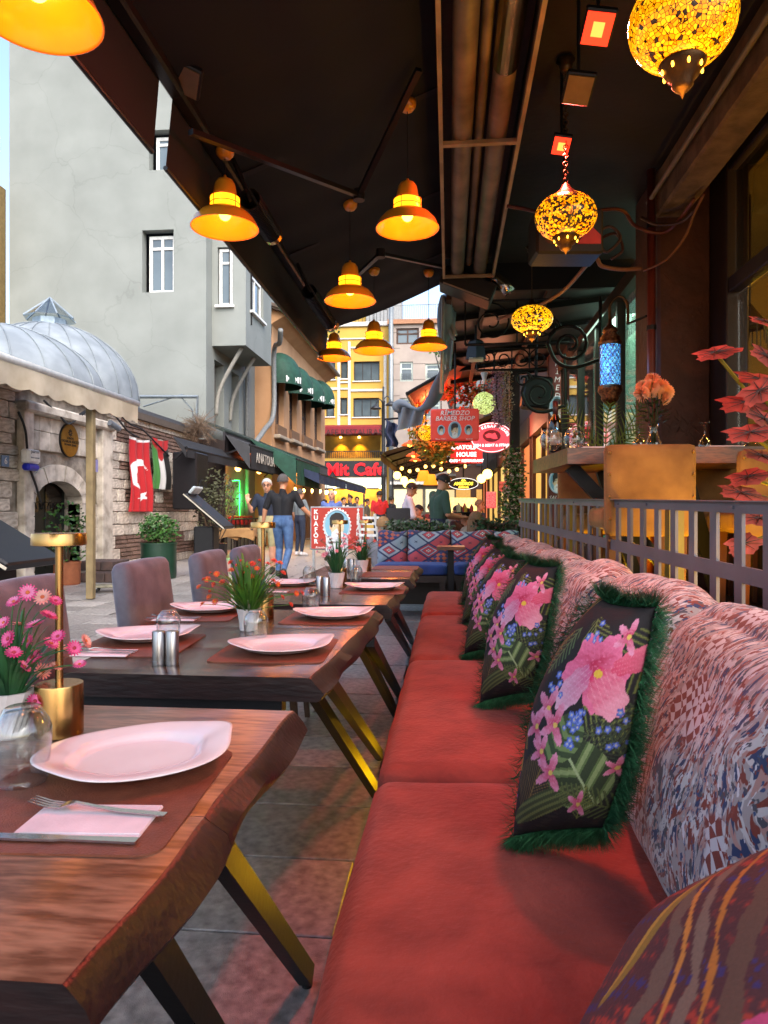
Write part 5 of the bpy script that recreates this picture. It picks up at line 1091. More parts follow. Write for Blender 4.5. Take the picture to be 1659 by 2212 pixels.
# ---------------------------------------------------------------- grey plaster house
def plaster():
    m = mat('grey_plaster', '#868b87', .9, col2='#7b807c', scale=.9, bump=.25, bscale=40, detail=9); n = m.node_tree.nodes; l = m.node_tree.links; b = n['Principled BSDF']; src = b.inputs['Base Color'].links[0].from_socket
    tc = n.new('ShaderNodeTexCoord'); w = n.new('ShaderNodeTexNoise'); w.inputs['Scale'].default_value = 1.3; w.inputs['Detail'].default_value = 6; l.new(tc.outputs['Object'], w.inputs[0])
    va = n.new('ShaderNodeVectorMath'); va.operation = 'MULTIPLY_ADD'; va.inputs[1].default_value = (.7, .7, .7); l.new(w.outputs['Color'], va.inputs[0]); l.new(tc.outputs['Object'], va.inputs[2])
    v = n.new('ShaderNodeTexVoronoi'); v.feature = 'DISTANCE_TO_EDGE'; v.inputs['Scale'].default_value = .42; l.new(va.outputs[0], v.inputs[0])
    r = n.new('ShaderNodeValToRGB'); r.color_ramp.elements[0].position = .002; r.color_ramp.elements[1].position = .006; r.color_ramp.elements[0].color = (.78, .78, .78, 1); l.new(v.outputs[0], r.inputs[0])
    mx = n.new('ShaderNodeMixRGB'); mx.blend_type = 'MULTIPLY'; l.new(w.outputs[0], mx.inputs[0]); l.new(src, mx.inputs[1]); l.new(r.outputs[0], mx.inputs[2]); l.new(mx.outputs[0], b.inputs['Base Color'])
    return m
GREY = plaster(); gx = -6.75; gy = 19.0
gh = T('grey_house', 'tall plain grey plastered house with white framed windows and bay', 'house', (gx-2.5, gy+3, 0))
lx = AY(20, 700, gy).x; go = Vector((lx, gy, 0)); GW = gx-lx
def gw(x0, x1, y0, y1): a = AY(x0, y1, gy); b = AY(x1, y0, gy); return (a.x-lx, b.x-lx, a.z, b.z)
w1 = gw(322, 392, 278, 368); w2 = gw(307, 375, 495, 632)
facade('front_wall', go, (1, 0, 0), GW, 18, [w1, w2], (0, 1, 0), .28, GREY, gh)
for w in (w1, w2): window(gh, go, (1, 0, 0), (0, 1, 0), w[0]+.12, w[1]-.02, w[2]+.02, w[3]-.1, .24, WHITE, None, 1, .22, .09)
GY1 = 27.0; so = Vector((gx, gy, 0))
def sw(x0, x1, y0, y1): a = AX(x0, y1, gx); b = AX(x1, y0, gx); return (a.y-gy, b.y-gy, a.z, b.z)
s1 = sw(463, 484, 790, 925); s2 = sw(500, 516, 812, 935)
facade('side_wall', so, (0, 1, 0), GY1-gy, 18, [s1, s2], (-1, 0, 0), .25, GREY, gh)
for w in (s1, s2): MB().box((gx-.26, gy+(w[0]+w[1])/2, (w[2]+w[3])/2), (.02, w[1]-w[0], w[3]-w[2])).build('shutter', mat('grey_shutter', '#7a7870', .8), gh)
by = AX(458, 700, gx).y; bx_ = AY(531, 700, by).x; bz = AY(490, 742, by).z; by1 = AX(586, 700, bx_).y; bt_ = 12.5
fo = Vector((gx, by, bz)); a = AY(470, 662, by); b = AY(503, 533, by); bw = (a.x-gx, b.x-gx, a.z-bz, b.z-bz)
facade('bay_front', fo, (1, 0, 0), bx_-gx, bt_-bz, [bw], (0, 1, 0), .15, GREY, gh); window(gh, fo, (1, 0, 0), (0, 1, 0), bw[0]+.03, bw[1]-.03, bw[2]+.03, bw[3]-.03, .1, WHITE, None, 0, .25, .08, WHITE)
a = AX(541, 700, bx_); b = AX(569, 572, bx_); bw2 = (a.y-by, b.y-by, AX(541, 672, bx_).z-bz, AX(541, 560, bx_).z-bz); so2 = Vector((bx_, by, bz))
facade('bay_side', so2, (0, 1, 0), by1-by, bt_-bz, [bw2], (-1, 0, 0), .15, GREY, gh); window(gh, so2, (0, 1, 0), (-1, 0, 0), bw2[0]+.03, bw2[1]-.03, bw2[2]+.03, bw2[3]-.03, .1, WHITE, None, 1, .25, .08, WHITE)
MB().box(((gx+bx_)/2, (by+by1)/2, bz-.03), (bx_-gx, by1-by, .06)).build('bay_floor', GREY, gh)
for yy in (by+.3, by+1.6): MB().tube(spl([(gx+.02, yy, bz-2.0), (gx+.15, yy, bz-1.2), (bx_-.2, yy, bz-.05)]), .06, 8).build('bay_strut', mat('pale_strut', '#8c8a82', .7), gh, True)
MB().tube([(gx+.12, by1+.2, .5), (gx+.12, by1+.2, bz-.0), (gx+.12, by1+.2, 9)], .07, 10).build('downpipe', mat('grey_pipe', '#7d7f7e', .5), gh, True)
fr2 = T('pipe_railing', 'galvanised pipe frame beside the dry shrub', 'frame', AX(290, 860, -7.0)); ga = mat('galvanised', '#8b9498', .4, .6)
A1, A2, A3 = AY(295, 857, 18.2), AY(427, 857, 18.2), AY(424, 915, 18.2); MB().tube([A1, A2, A3], .05, 8).build('pipe', ga, fr2); MB().tube([AY(310, 878, 18.2), AY(395, 852, 18.2)], .02, 5).build('brace', ga, fr2); MB().tube([AY(390, 857, 18.2), AY(415, 885, 18.2), AY(420, 925, 18.2)], .02, 5).build('brace', ga, fr2)
# ochre house at the far left edge, with a satellite dish
oh = T('ochre_house', 'narrow ochre house at the edge beside the grey house', 'house', AY(-20, 800, 17)); p = AY(15, 700, 20.5)
MB().box((p.x-2, 18.5, AY(5, 240, 16.5).z/2), (4, 4, AY(5, 240, 16.5).z), bev=.05).build('wall', mat('ochre_plaster', '#b59a62', .9), oh); MB().box((p.x-1.9, 16.45, AY(5, 300, 16.5).z), (3.9, .3, .3)).build('cornice', mat('ochre_plaster', '#b59a62'), oh)
a = Vector((p.x+.14, 19.4, AY(8, 298, 19.4).z)); MB().box(a, (.3, .7, .45)).build('air_conditioner', WHITE, oh)
p = Vector((p.x-.15, 18.6, AY(3, 228, 18.6).z)); t = T('satellite_dish', 'round white satellite dish on the ochre house', 'dish', p); MB().lathe([(.0001, .12), (.15, .08), (.27, 0), (.28, .01), (.15, .1), (.0001, .14)], 24).build('reflector', WHITE, t, True, False).rotation_euler = (R(100), 0, R(20)); MB().cyl((0, 0, -.5), (0, .1, 0), .03).build('mast', CHROME, t, world=False)
# ---------------------------------------------------------------- peach house with domed window awnings
px_ = -6.15; y0p = AX(587, 900, px_).y; y1p = AX(702, 900, px_).y; HP = 8.0
PEA = mat('peach_plaster', '#c79a72', .85, col2='#b98b64', scale=1.2, bump=.15); STN = mat('sill_stone', '#a89a88', .8)
ph = T('peach_house', 'peach plastered house with green domed awnings over tall windows', 'house', (px_-3, (y0p+y1p)/2, 0)); po = Vector((px_, y0p, 0))
ws = []
for a, b, t0, t1 in ((594, 613, 820, 938), (625, 641, 838, 948), (652, 670, 856, 958), (679, 693, 863, 966)):
    q0, q1 = AX(a, t1, px_), AX(b, t0, px_); ws.append((q0.y-y0p, q1.y-y0p, q0.z, 6.5))
facade('street_wall', po, (0, 1, 0), y1p-y0p, HP, ws, (-1, 0, 0), .3, PEA, ph)
q0 = AY(538, 800, y0p); facade('gable_wall', (q0.x-3, y0p-.01, 0), (1, 0, 0), px_-q0.x+3, 7.3, [], (0, 1, 0), .2, PEA, ph)
GRN = mat('green_canvas', '#1d4a3a', .7, col2='#163a2d', scale=6); BRF = mat('brown_frame', '#4a3226', .6)
for i, w in enumerate(ws):
    window(ph, po, (0, 1, 0), (-1, 0, 0), *w, .22, BRF, None, 0, .5, .1)
    yc = y0p+(w[0]+w[1])/2; hw = (w[1]-w[0])/2
    MB().box((px_+.08, yc, w[2]-.08), (.3, 2*hw+.3, .14), bev=.03).build('sill', STN, ph); MB().box((px_+.06, yc, w[2]+.18), (.1, 2*hw+.1, .34)).build('window_box', mat('box_brown', '#7a5c44', .8), ph)
    b = MB(); n = 8; rings = []
    zc = AX((598, 628, 657, 682)[i], (815, 838, 856, 862)[i], px_).z
    for k in range(n+1):
        e = pi/2*k/n; rings.append([Vector((px_+.8*cos(e)*abs(sin(a))**.8, yc-(hw+.2)*cos(a), zc+.95*sin(e)*abs(sin(a))**.7)) for a in [pi*j/12 for j in range(13)]])
    b.loft(rings, False, False); aw_ = b.build('domed_awning', GRN, ph, True, fix=False)
    b = MB().loft([[Vector((px_+.8*abs(sin(a))**.8+.004, yc-(hw+.204)*cos(a), zc+z)) for a in [pi*j/12 for j in range(13)]] for z in (.01, -.28)], False, False); b.build('valance', GRN, aw_, True, fix=False)
    for k, ch_ in enumerate('MAMI'): text(ch_, 'letter', WHITE, aw_, facing((px_+.50+.11*k, yc-(hw+.22)*(.80-.16*k), zc-.13), (.62, .78, 0)), .3, .01, bold=.008)
# roof eave and gutter
MB().prism([(px_-.3, y0p-.1, HP-.5), (px_+.55, y0p-.1, HP), (px_-.3, y0p-.1, HP+.35)], (0, y1p-y0p+.5, 0)).build('eave_cove', PEA, ph)
MB().prism([(px_+.6, y0p-.3, HP), (px_-5, y0p-.3, HP+2.0), (px_-5, y0p-.3, HP+2.1), (px_+.6, y0p-.3, HP+.1)], (0, y1p-y0p+.8, 0)).build('roof', mat('roof_tile', '#7a6a5e', .8, col2='#5c4f47', scale=9, bump=.6), ph)
MB().tube([(px_+.62, y0p-.4, HP+.02), (px_+.62, y1p+.4, HP+.02)], .09, 10).build('gutter', mat('zinc_gutter', '#6e7272', .5, .4), ph, True)
for k in range(26): y = lerp(y0p-.3, y1p+.3, k/25); MB().bar((px_+.6, y, HP+.12), (px_-.6, y, HP+.55), .12, .1).build('roof_rib', mat('roof_tile', '#7a6a5e'), ph)
MB().tube(spl([AX(606, 712, px_+.65), AX(604, 740, px_+.5), AX(592, 760, px_+.12), AX(591, 890, px_+.12), AX(570, 930, px_+.12), AX(545, 965, px_+.12)]), .085, 10).build('downpipe', mat('grey_pipe', '#7d7f7e'), ph, True)
# trees behind the grey house
def tree(label, c, r, n, seed, h0=0, m=None, ls=.35):
    t = T('tree', label, 'tree', (c[0], c[1], 0), 0, None); rs = random.Random(seed); c = Vector(c)
    tr = MB().tube([(c.x, c.y, h0), (c.x+.1, c.y, c.z*.6), (c.x, c.y, c.z)], [.3, .22, .1], 8)
    for k in range(12): a = rs.random()*6.28; tr.tube([(c.x, c.y, c.z*rs.uniform(.55, .9)), c+Vector((r*.7*cos(a), r*.7*sin(a), rs.uniform(-.3, .6)*r))], [.09, .02], 5)
    tr.build('trunk', mat('grey_bark', '#6b655c', .9), t); b = MB()
    for k in range(22):
        d = Vector((rs.gauss(0, 1), rs.gauss(0, 1), rs.gauss(0, 1))).normalized()*r*rs.uniform(.3, 1); leafy(b, c+d, r*.38, n//22, ls, rs)
    tag(b.build('crown', m or mat('tree_leaf', '#7a8a40', .6, col2='#4a6028', scale=.8, bump=0), t, fix=False), kind='stuff'); return t
p = AY(607, 665, 42); tree('mottled plane tree rising between the grey and peach houses', (p.x, 42, p.z+1), 3.4, 2400, 4)
p = AY(662, 690, 62); tree('pale green tree behind the peach house roof', (p.x, 62, p.z-1), 4, 2000, 5)
p = AY(968, 735, 38); tree('thin yellow-green tree beside the beige building', (p.x+.3, 38, p.z), 1.7, 600, 6, ls=.25)
# ---------------------------------------------------------------- yellow corner building and beige building
YB = 47.0; YEL = mat('yellow_plaster', '#cfa84e', .8, col2='#c09a46', scale=.6, bump=.1); yl = AY(628, 900, YB).x; yr = AY(843, 900, YB).x; yo = Vector((yl, YB, 0)); ztop = AY(750, 705, YB).z
yb = T('yellow_building', 'yellow building with white bands above the cafe at the street end', 'building', ((yl+yr)/2, YB, 0))
def yw(x0, x1, y0, y1): a = AY(x0, y1, YB); b = AY(x1, y0, YB); return (a.x-yl, b.x-yl, a.z, b.z)
yws = [yw(764, 820, 780, 823), yw(736, 751, 780, 818), yw(702, 724, 778, 820), yw(763, 819, 859, 901), yw(735, 750, 859, 895), yw(704, 722, 858, 900), yw(655, 690, 778, 820)]
terr = yw(700, 822, 941, 990); grd = yw(640, 835, 1031, 1097)
facade('front_wall', yo, (1, 0, 0), yr-yl, ztop, yws+[terr, grd], (0, 1, 0), .3, YEL, yb)
DF = mat('dark_alu_frame', '#2e2e30', .5)
for w in yws: window(yb, yo, (1, 0, 0), (0, 1, 0), *w, .2, DF, None, 2 if w[1]-w[0] > 1.5 else 0, 0, .08, WHITE)
BAND = mat('white_band', '#d2d0ca', .7)
def band(x0, x1, y0, y1, d=.06, m=BAND, nm='band'): w = yw(x0, x1, y0, y1); return MB().box((yl+(w[0]+w[1])/2, YB-d/2-.002, (w[2]+w[3])/2), (w[1]-w[0], d, w[3]-w[2])).build(nm, m, yb)
for b in ((729, 735, 738, 921), (752, 757.5, 738, 921), (829, 835, 735, 1095)): band(*b)
for b in ((700, 728.5, 837, 843), (735.6, 751.5, 838, 842), (758, 828.5, 840, 846), (640, 828.5, 729, 736), (690, 728.5, 744, 748), (758, 828.5, 748, 753), (735.6, 751.5, 824, 828)): band(*b, d=.08)
MB().box(((yl+yr)/2, YB+4, ztop+.1), (yr-yl+.3, 8.3, .3), bev=.03).build('cornice', BAND, yb); MB().box(((yl+yr)/2-.5, YB+6, ztop+1.0), (yr-yl-3, 5, 1.8)).build('roof_storey', YEL, yb)
MB().box(((yl+yr)/2-.5, YB+6, ztop+1.95), (yr-yl-2.6, 5.4, .15)).build('roof_storey_eave', mat('dark_eave', '#5c5650', .7), yb)
for k in range(24): x = lerp(yl+1, yr-.2, k/23); MB().cyl((x, YB+.1, ztop+.2), (x, YB+.1, ztop+1.1), .02, n=5).build('baluster', DF, yb)
MB().cyl((yl+1, YB+.1, ztop+1.1), (yr-.2, YB+.1, ztop+1.1), .03, n=6).build('handrail', DF, yb)
w = terr; RED = mat('cafe_red', '#b02028', .5)
MB().prism([(yl+w[0]-.2, YB-1.3, AY(760, 941, YB).z), (yl+w[0]-.2, YB-.02, AY(760, 941, YB).z), (yl+w[0]-.2, YB-.02, AY(760, 918, YB).z), (yl+w[0]-.2, YB-1.3, AY(760, 926, YB).z)], (w[1]-w[0]+.3, 0, 0)).build('red_awning', mat('dark_red_canvas', '#8a2028', .7), yb)
text('MİT CAFE RESTAURANT', 'lettering', mat('dark_print', '#3a1a1c', .6), yb, facing((yl+(w[0]+w[1])/2-.2, YB-1.32, AY(760, 934, YB-1.3).z), (1, 0, 0)), .52, .01)
GOLDW = mat('gold_stone_wall', '#b08a3a', .8, col2='#8d6c2c', scale=1.5, bump=1.0, bscale=5)
MB().box((yl+(w[0]+w[1])/2, YB+2.6, (w[2]+w[3])/2), (w[1]-w[0]+3, .1, w[3]-w[2]+.6)).build('terrace_wall', GOLDW, yb)
MB().box((yl+(w[0]+w[1])/2, YB+1.4, w[2]-.06), (w[1]-w[0]+.4, 2.7, .1)).build('terrace_floor', mat('terrace_dark', '#3a342e', .7), yb)
for x in (735, 775):
    q = AY(x, 944, YB+2); MB().cyl((q.x, YB+2.2, q.z-.05), (q.x, YB+2.2, q.z+.1), .08, n=10).build('downlight', glow('downlight_glow', '#ffd060', 8), yb); l_ = light('downlight_beam', 'SPOT', (q.x, YB+2.0, q.z-.1), 110, '#ffc040', .08, spot=80, parent=yb); l_.rotation_euler = (R(18), 0, 0)
for k in range(30): x = yl+lerp(w[0], w[1], k/29); MB().cyl((x, YB-.05, w[2]), (x, YB-.05, w[2]+.42), .025, n=5).build('terrace_baluster', DF, yb)
MB().box((yl+(w[0]+w[1])/2, YB-.05, w[2]+.45), (w[1]-w[0], .06, .06)).build('terrace_rail', DF, yb)
w = yw(700, 836, 996, 1031); MB().box((yl+(w[0]+w[1])/2, YB-.25, (w[2]+w[3])/2), (w[1]-w[0], .4, w[3]-w[2])).build('fascia', mat('charcoal_fascia', '#2c2a2e', .5), yb)
LRED = glow('red_letter_glow', (1, .01, .02), .32)
text('Mit Cafe', 'lettering', LRED, yb, facing((AY(768, 1016, YB-.5).x, YB-.47, AY(768, 1016, YB).z), (1, 0, 0)), 1.15, .06, bold=.035)
MB().box((yl+(grd[0]+grd[1])/2, YB+4, 1.4), (grd[1]-grd[0]+1, .1, 3)).build('cafe_back_wall', mat('cafe_cream', '#c9a050', .7, col2='#8a6a38', scale=1.5), yb)
for k in range(5): q = AY(690+k*33, 1052, YB+1); MB().ball(q, .12, 10, 8).build('cafe_bulb', glow('cafe_bulb', '#ffd070', 6), yb, True)
light('cafe_light', 'AREA', (AY(750, 1000, YB).x, YB+2, 2.8), 220, '#ffc868', 4, parent=yb)
for k in range(6): x = yl+lerp(grd[0], grd[1], (k+.5)/6); MB().box((x, YB+.1, 1.2), (.12, .15, 2.4)).build('mullion', DF, yb)
BY = 46.0; BEI = mat('beige_cladding', '#a89c92', .85, col2='#988c84', scale=1, bump=.1); bl, brx = AY(842, 900, BY).x, AY(1010, 900, BY).x; bo = Vector((bl, BY, 0)); bzt = AY(900, 700, BY).z
bb = T('beige_building', 'pale beige panelled building with white windows and roof railing', 'building', ((bl+brx)/2, BY, 0))
def bwf(x0, x1, y0, y1): a = AY(x0, y1, BY); b = AY(x1, y0, BY); return (a.x-bl, b.x-bl, a.z, b.z)
bws = [bwf(864, 892, 781, 824), bwf(919, 951, 785, 820), bwf(856, 905, 708, 744), bwf(864, 892, 860, 900), bwf(919, 951, 862, 902)]
facade('front_wall', bo, (1, 0, 0), brx-bl, bzt, bws, (0, 1, 0), .3, BEI, bb)
for i, w in enumerate(bws): window(bb, bo, (1, 0, 0), (0, 1, 0), *w, .12, mat('mint_frame', '#bcc8c0', .6) if i != 2 else BRF, None, 1 if i == 2 else 0, .35, .12)
for i, w in enumerate(bws):
    if i == 2: continue
    for k in range(7): x = bl+lerp(w[0]+.1, w[1]-.1, k/6); MB().cyl((x, BY-.06, w[2]+.05), (x, BY-.06, w[2]+(w[3]-w[2])*.4), .015, n=5).build('window_bar', DF, bb)
for k in range(12):
    z = lerp(1, bzt, (k+.5)/12)
    for x0_, x1_ in ((0, bws[0][0]), (bws[0][1], bws[1][0]), (bws[1][1], brx-bl)): MB().box((bl+(x0_+x1_)/2, BY-.004, z), (x1_-x0_, .012, .03)).build('panel_joint', mat('joint_grey', '#6a625c', .9), bb)
MB().box(((bl+brx)/2, BY+2, bzt+.15), (brx-bl+.3, 4.4, .3)).build('cornice', mat('terracotta_trim', '#a87a5c', .8), bb)
for k in range(36): x = lerp(bl+.2, brx, k/35); MB().cyl((x, BY+.1, bzt+.3), (x, BY+.1, bzt+1.3), .02, n=5).build('baluster', mat('pale_rail', '#9aa0a2', .5), bb)
for z in (.35, 1.3): MB().cyl((bl+.2, BY+.1, bzt+z), (brx, BY+.1, bzt+z), .03, n=6).build('rail', mat('pale_rail', '#9aa0a2'), bb)
MB().tube([(bl+.1, BY-.15, 0), (bl+.1, BY-.15, bzt+3)], .16, 10).build('flue_pipe', mat('flue_grey', '#8f9698', .4, .5), bb, True)
MB().box((bl-.6, BY+3, bzt+1.5), (2.4, 2, 3)).build('lift_house', mat('lift_grey', '#9a9c9c', .8), bb)
# double headed street lamp
SLP = AY(828, 1000, 26); sl = T('street_lamp', 'black double headed street lamp in front of the yellow building', 'street lamp', (SLP.x, 26, 0))
IRON = mat('grey_iron', '#3c3e42', .5, .4); zt_ = AY(828, 835, 26).z
MB().lathe([(.2, 0), (.2, .4), (.1, .6), (.075, 2.5), (.1, 2.55), (.07, 2.6), (.06, zt_-.6), (.08, zt_-.58), (.04, zt_-.5), (.03, zt_)], 12, (SLP.x, 26, 0)).build('post', IRON, sl, True)
for s_ in (-1, 1):
    zl = AY(828, 880 if s_ < 0 else 873, 26).z; MB().tube(spl([(SLP.x, 26, zl+.15), (SLP.x+s_*.15, 26, zl+.3), (SLP.x+s_*.28, 26, zl+.12)]), .02, 6).build('arm', IRON, sl); MB().lathe([(.05, .1), (.1, .06), (.21, -.04), (.2, -.06), (.0001, -.05)], 16, (SLP.x+s_*.28, 26, zl)).build('lamp_head', IRON, sl, True)
# ---------------------------------------------------------------- restaurant row under the peach house
RX = -6.0; rz_ = 3.2; ra, rb = 17.6, 33.0
rr = T('street_restaurant', 'open fronted restaurant with black roof fascia and green neon', 'restaurant', (RX, 24, 0))
MB().prism([(RX+.25, ra, rz_), (px_-.02 if 0 else RX-.55, ra, rz_+.35), (RX-.55, ra, rz_+.42), (RX+.25, ra, rz_+.08)], (0, rb-ra, 0)).build('roof', mat('dark_green_roof', '#2c3a32', .7, col2='#222c28', scale=6, bump=.5), rr)
MB().box((RX+.22, (ra+rb)/2, rz_-.25), (.06, rb-ra, .55)).build('fascia', mat('charcoal_fascia', '#2c2a2e'), rr)
MB().box((RX-.9, (ra+rb)/2, 3.0), (1.9, rb-ra, .06)).build('soffit', mat('brown_soffit', '#3a2a22', .7), rr)
SLT = mat('pallet_wood', '#7a4c2c', .7, col2='#5c3820', scale=6); REDW = mat('red_wall', '#6a2418', .7, col2='#3c1812', scale=2)
MB().box((RX-1.0, 19.8, 1.55), (.1, 4.5, 3.1)).build('back_wall', mat('dark_booth', '#241814', .8), rr); MB().box((RX-1.9, 27.5, 1.55), (.1, 11, 3.1)).build('back_wall', mat('amber_wall', '#a07838', .7, col2='#7a5a2c', scale=1.4), rr)
MB().box((RX-.4, ra, 1.5), (1.3, .1, 3.0)).build('end_wall', mat('dark_booth', '#241814'), rr)
NX = RX-.85
def nb(x0, x1, y0, y1): a = AX(x0, y1, NX); b = AX(x1, y0, NX); return a.y, b.y, a.z, b.z
for (x0, x1, y0, y1, st) in ((429, 442, 1023, 1112, .09), (487, 499, 1023, 1112, .09), (523, 535, 1023, 1112, .09), (423, 514, 976, 1000, .1)):
    ya, yb_, za, zb_ = nb(x0, x1, y0, y1); z = za
    while z < zb_: MB().box((NX+.02, (ya+yb_)/2, z), (.03, yb_-ya, .05)).build('slat', SLT, rr); z += st
GN = glow('green_neon', (.02, 1, .12), 5)
for x0, x1, y0, y1 in ((442, 478, 1034, 1116), (499, 516, 1038, 1118)):
    P = [AX(x0, y0, NX+.08), AX(x1, y0, NX+.08), AX(x1, y1, NX+.08)]
    t = T('neon_sign', 'green neon corner tube, the %s one by the pallet slats' % ('wider' if x0 < 460 else 'narrower'), 'neon sign', P[2], 0, 'green neon tubes'); MB().tube(P, .028, 8).build('tube', GN, t, True); MB().bar(P[1], P[1]-Vector((.09, 0, 0)), .03, .03).build('clip', BLACK, t)
    light('neon_light', 'POINT', (P[1]+P[2])/2+Vector((.12, 0, 0)), 14, (.05, 1, .15), .2, parent=t)
for x0, x1 in ((444, 466), (470, 493), (497, 521)):
    ya, yb_, za, zb_ = nb(x0, x1, 1114, 1134); MB().box((NX+.25, (ya+yb_)/2, (za+zb_)/2), (.3, yb_-ya, zb_-za), bev=.03).build('red_cushion', mat('red_cushion', '#a02028', .7), rr)
light('red_booth_light', 'AREA', (RX-.3, 19.6, 2.85), 45, (1, .18, .05), 1.2, parent=rr); MB().box((RX-.3, 19.6, 2.93), (.3, 1.2, .05)).build('red_tube_lamp', glow('red_tube', (1, .15, .04), 5), rr)
light('amber_light', 'AREA', (RX-.9, 27, 2.85), 130, '#ffb850', 3, parent=rr)
for x, y in ((634, 1057), (653, 1060), (671, 1060), (689, 1061), (705, 1063), (722, 1064)):
    q = AX(x, y, RX-.2); MB().ball(q, .12, 12, 8).build('bulb', glow('cafe_bulb', '#ffd070', 6), rr, True); MB().cyl(q+UP*.1, (q.x, q.y, 2.98), .012, n=5).build('bulb_cord', BLACK, rr); MB().lathe([(.05, .2), (.1, .1), (.22, .07)], 14, q).build('bulb_shade', BRF, rr)
for x, y in ((450, 990), (483, 985), (514, 1012), (560, 1018), (548, 1000)):
    q = AX(x, y, RX-.3); MB().ball(q, .09, 10, 8).build('lantern', glow('orange_lantern', (1, .45, .08), 4), rr, True); MB().cyl(q, (q.x, q.y, 2.98), .01, n=5).build('lantern_cord', BLACK, rr)
for k in range(14): y = lerp(18.2, 23.4, k/13); MB().cyl((RX+.1, y, 0), (RX+.1, y, .95), .018, n=6).build('rail_post', BLACK, rr)
for z in (.5, .95): MB().cyl((RX+.1, 18.2, z), (RX+.1, 23.4, z), .022, n=6).build('rail', BLACK, rr)
# awnings of the row
def slope_awning(label, x0, x1, yb0, yb1, zb, zf, drop, m, txt=None, vm=None, cat='awning'):
    t = T('street_awning', label, cat, (x1, (yb0+yb1)/2, zf)); n = 10
    vgrid('canopy_cloth', 6, 12, lambda u, v: (x0+(x1-x0)*u, yb0+(yb1-yb0)*v, zb+(zf-zb)*u-.05*np.sin(pi*u)), lambda u, v: np.zeros((len(u), 3)), m, t)
    MB().tube([(x1, yb0, zf), (x1, yb1, zf)], .035, 8).build('front_bar', BLACK, t); vgrid('valance', 60, 3, lambda u, v: (x1+.02+.02*np.sin(u*30)*(1-v), yb0+(yb1-yb0)*u, zf-drop*(1-v)), lambda u, v: np.zeros((len(u), 3)), vm or m, t)
    for y in (yb0, yb1): MB().prism([(x0, y, zb), (x1, y, zf), (x1, y, zf-drop)], (0, .01, 0)).build('side_flap', m, t); MB().bar((x0, y+.03, zb-.5), (x1, y+.03, zf), .04, .04).build('arm', BLACK, t)
    if txt:
        yy = yb0+.4
        for wd in txt.split():
            o = text(wd, 'lettering', mat('pale_print', '#b9b4aa', .7), t, facing((x1+.055, yy, zf-drop*.5), (0, 1, 0)), drop*(.62 if wd in ('ANATOLIAN', 'HOUSE') else .4), .004, 'LEFT'); yy = max(v.co.y for v in o.data.vertices)+.22
    return t
GC = mat('charcoal_canvas', '#3c3d40', .8, col2='#333436', scale=5); GC2 = mat('black_canvas', '#232326', .8); ax1 = -5.1
slope_awning('charcoal awning lettered with a restaurant name in front of the peach house', RX+.25, ax1, AX(540, 1000, ax1).y, AX(640, 1000, ax1).y, 3.15, AX(590, 985, ax1).z+.1, .62, GC, 'ANATOLIAN HOUSE CAFE RESTAURANT', GC2)
slope_awning('black low awning above the green neon', RX+.2, -5.5, AX(470, 1030, -5.5).y-2, AX(590, 1030, -5.5).y, 2.75, 2.5, .2, GC2)
NAVY = mat('navy_canvas', '#27324f', .8, col2='#1f2940', scale=4); gx1 = -4.4
slope_awning('dark green folded awning between charcoal and navy awnings', RX+.2, gx1, AX(640, 1010, gx1).y, AX(690, 1010, gx1).y, 3.3, AX(665, 1000, gx1).z, .75, GRN)
for k, (xa, xb) in enumerate(((690, 745), (747, 790))):
    nx1 = -3.9; slope_awning('navy blue awning, %s of the pair by the cafe' % ('first' if k == 0 else 'last'), RX, nx1, AX(xa, 1030, nx1).y, AX(xb, 1040, nx1).y, 3.0, AX(730, 1035, nx1).z if k == 0 else 2.3, .3, NAVY)
# tables with tan cloths
TAN = mat('tan_cloth', '#a07c50', .85, col2='#8c6a42', scale=5, bump=.2)
for k, (px, w) in enumerate(((490, 1.0), (528, .9))):
    p = AZ(px, 1205, 0); p.x += -.2; t = T('cloth_table', 'table with draped tan cloth, %s' % ('next to the menu stand' if k == 0 else 'nearer the two men'), 'table', (p.x, p.y, 0), R(10), 'cloth covered tables by the railing')
    MB().box((0, 0, .72), (w, .8, .04)).build('table_top', DARKW, t, world=False)
    rs = random.Random(k); n = 40; rings = []
    for z, s in ((.745, .02), (.745, .9), (.742, 1.0), (.70, 1.02), (.45, 1.04)):
        rings.append([((max(-1, min(1, 1.35*cos(a)))*w/2*s+.005), max(-1, min(1, 1.35*sin(a)))*.4*s, z+(.10*abs(cos(2*a)) if z < .6 else 0)+rs.uniform(-.01, .01)*(z < .6)) for a in [2*pi*j/n for j in range(n)]])
    MB().loft(rings, False).build('tablecloth', TAN, t, True, False)
    for a in (-1, 1):
        for b in (-1, 1): MB().box((a*(w/2-.08), b*.3, .35), (.05, .05, .7)).build('leg', DARKW, t, world=False)
# shrub in front of the neon
rs = random.Random(8); p = AX(465, 1130, -5.2); t = T('neon_shrub', 'thin leafy shrub standing in front of the green neon', 'shrub', (p.x, p.y, 0)); b = MB()
for k in range(10): a = rs.random()*6.28; e = Vector((p.x+.5*cos(a), p.y+.5*sin(a), rs.uniform(1.0, 2.1))); b.tube([(p.x, p.y, .3), e], .012, 4)
b.build('branches', mat('brown_stem', '#4a3826'), t); b = MB(); leafy(b, Vector((p.x, p.y, 1.45)), 1, 520, .09, rs, (.6, .6, .75), .6); tag(b.build('leaves', mat('olive_leaf', '#4a4a30', .7, col2='#333820', scale=5, bump=0), t, fix=False), kind='stuff'); MB().lathe([(.0001, 0), (.22, 0), (.28, .45), (.0001, .43)], 16, (p.x, p.y, 0)).build('pot', BLACK, t)
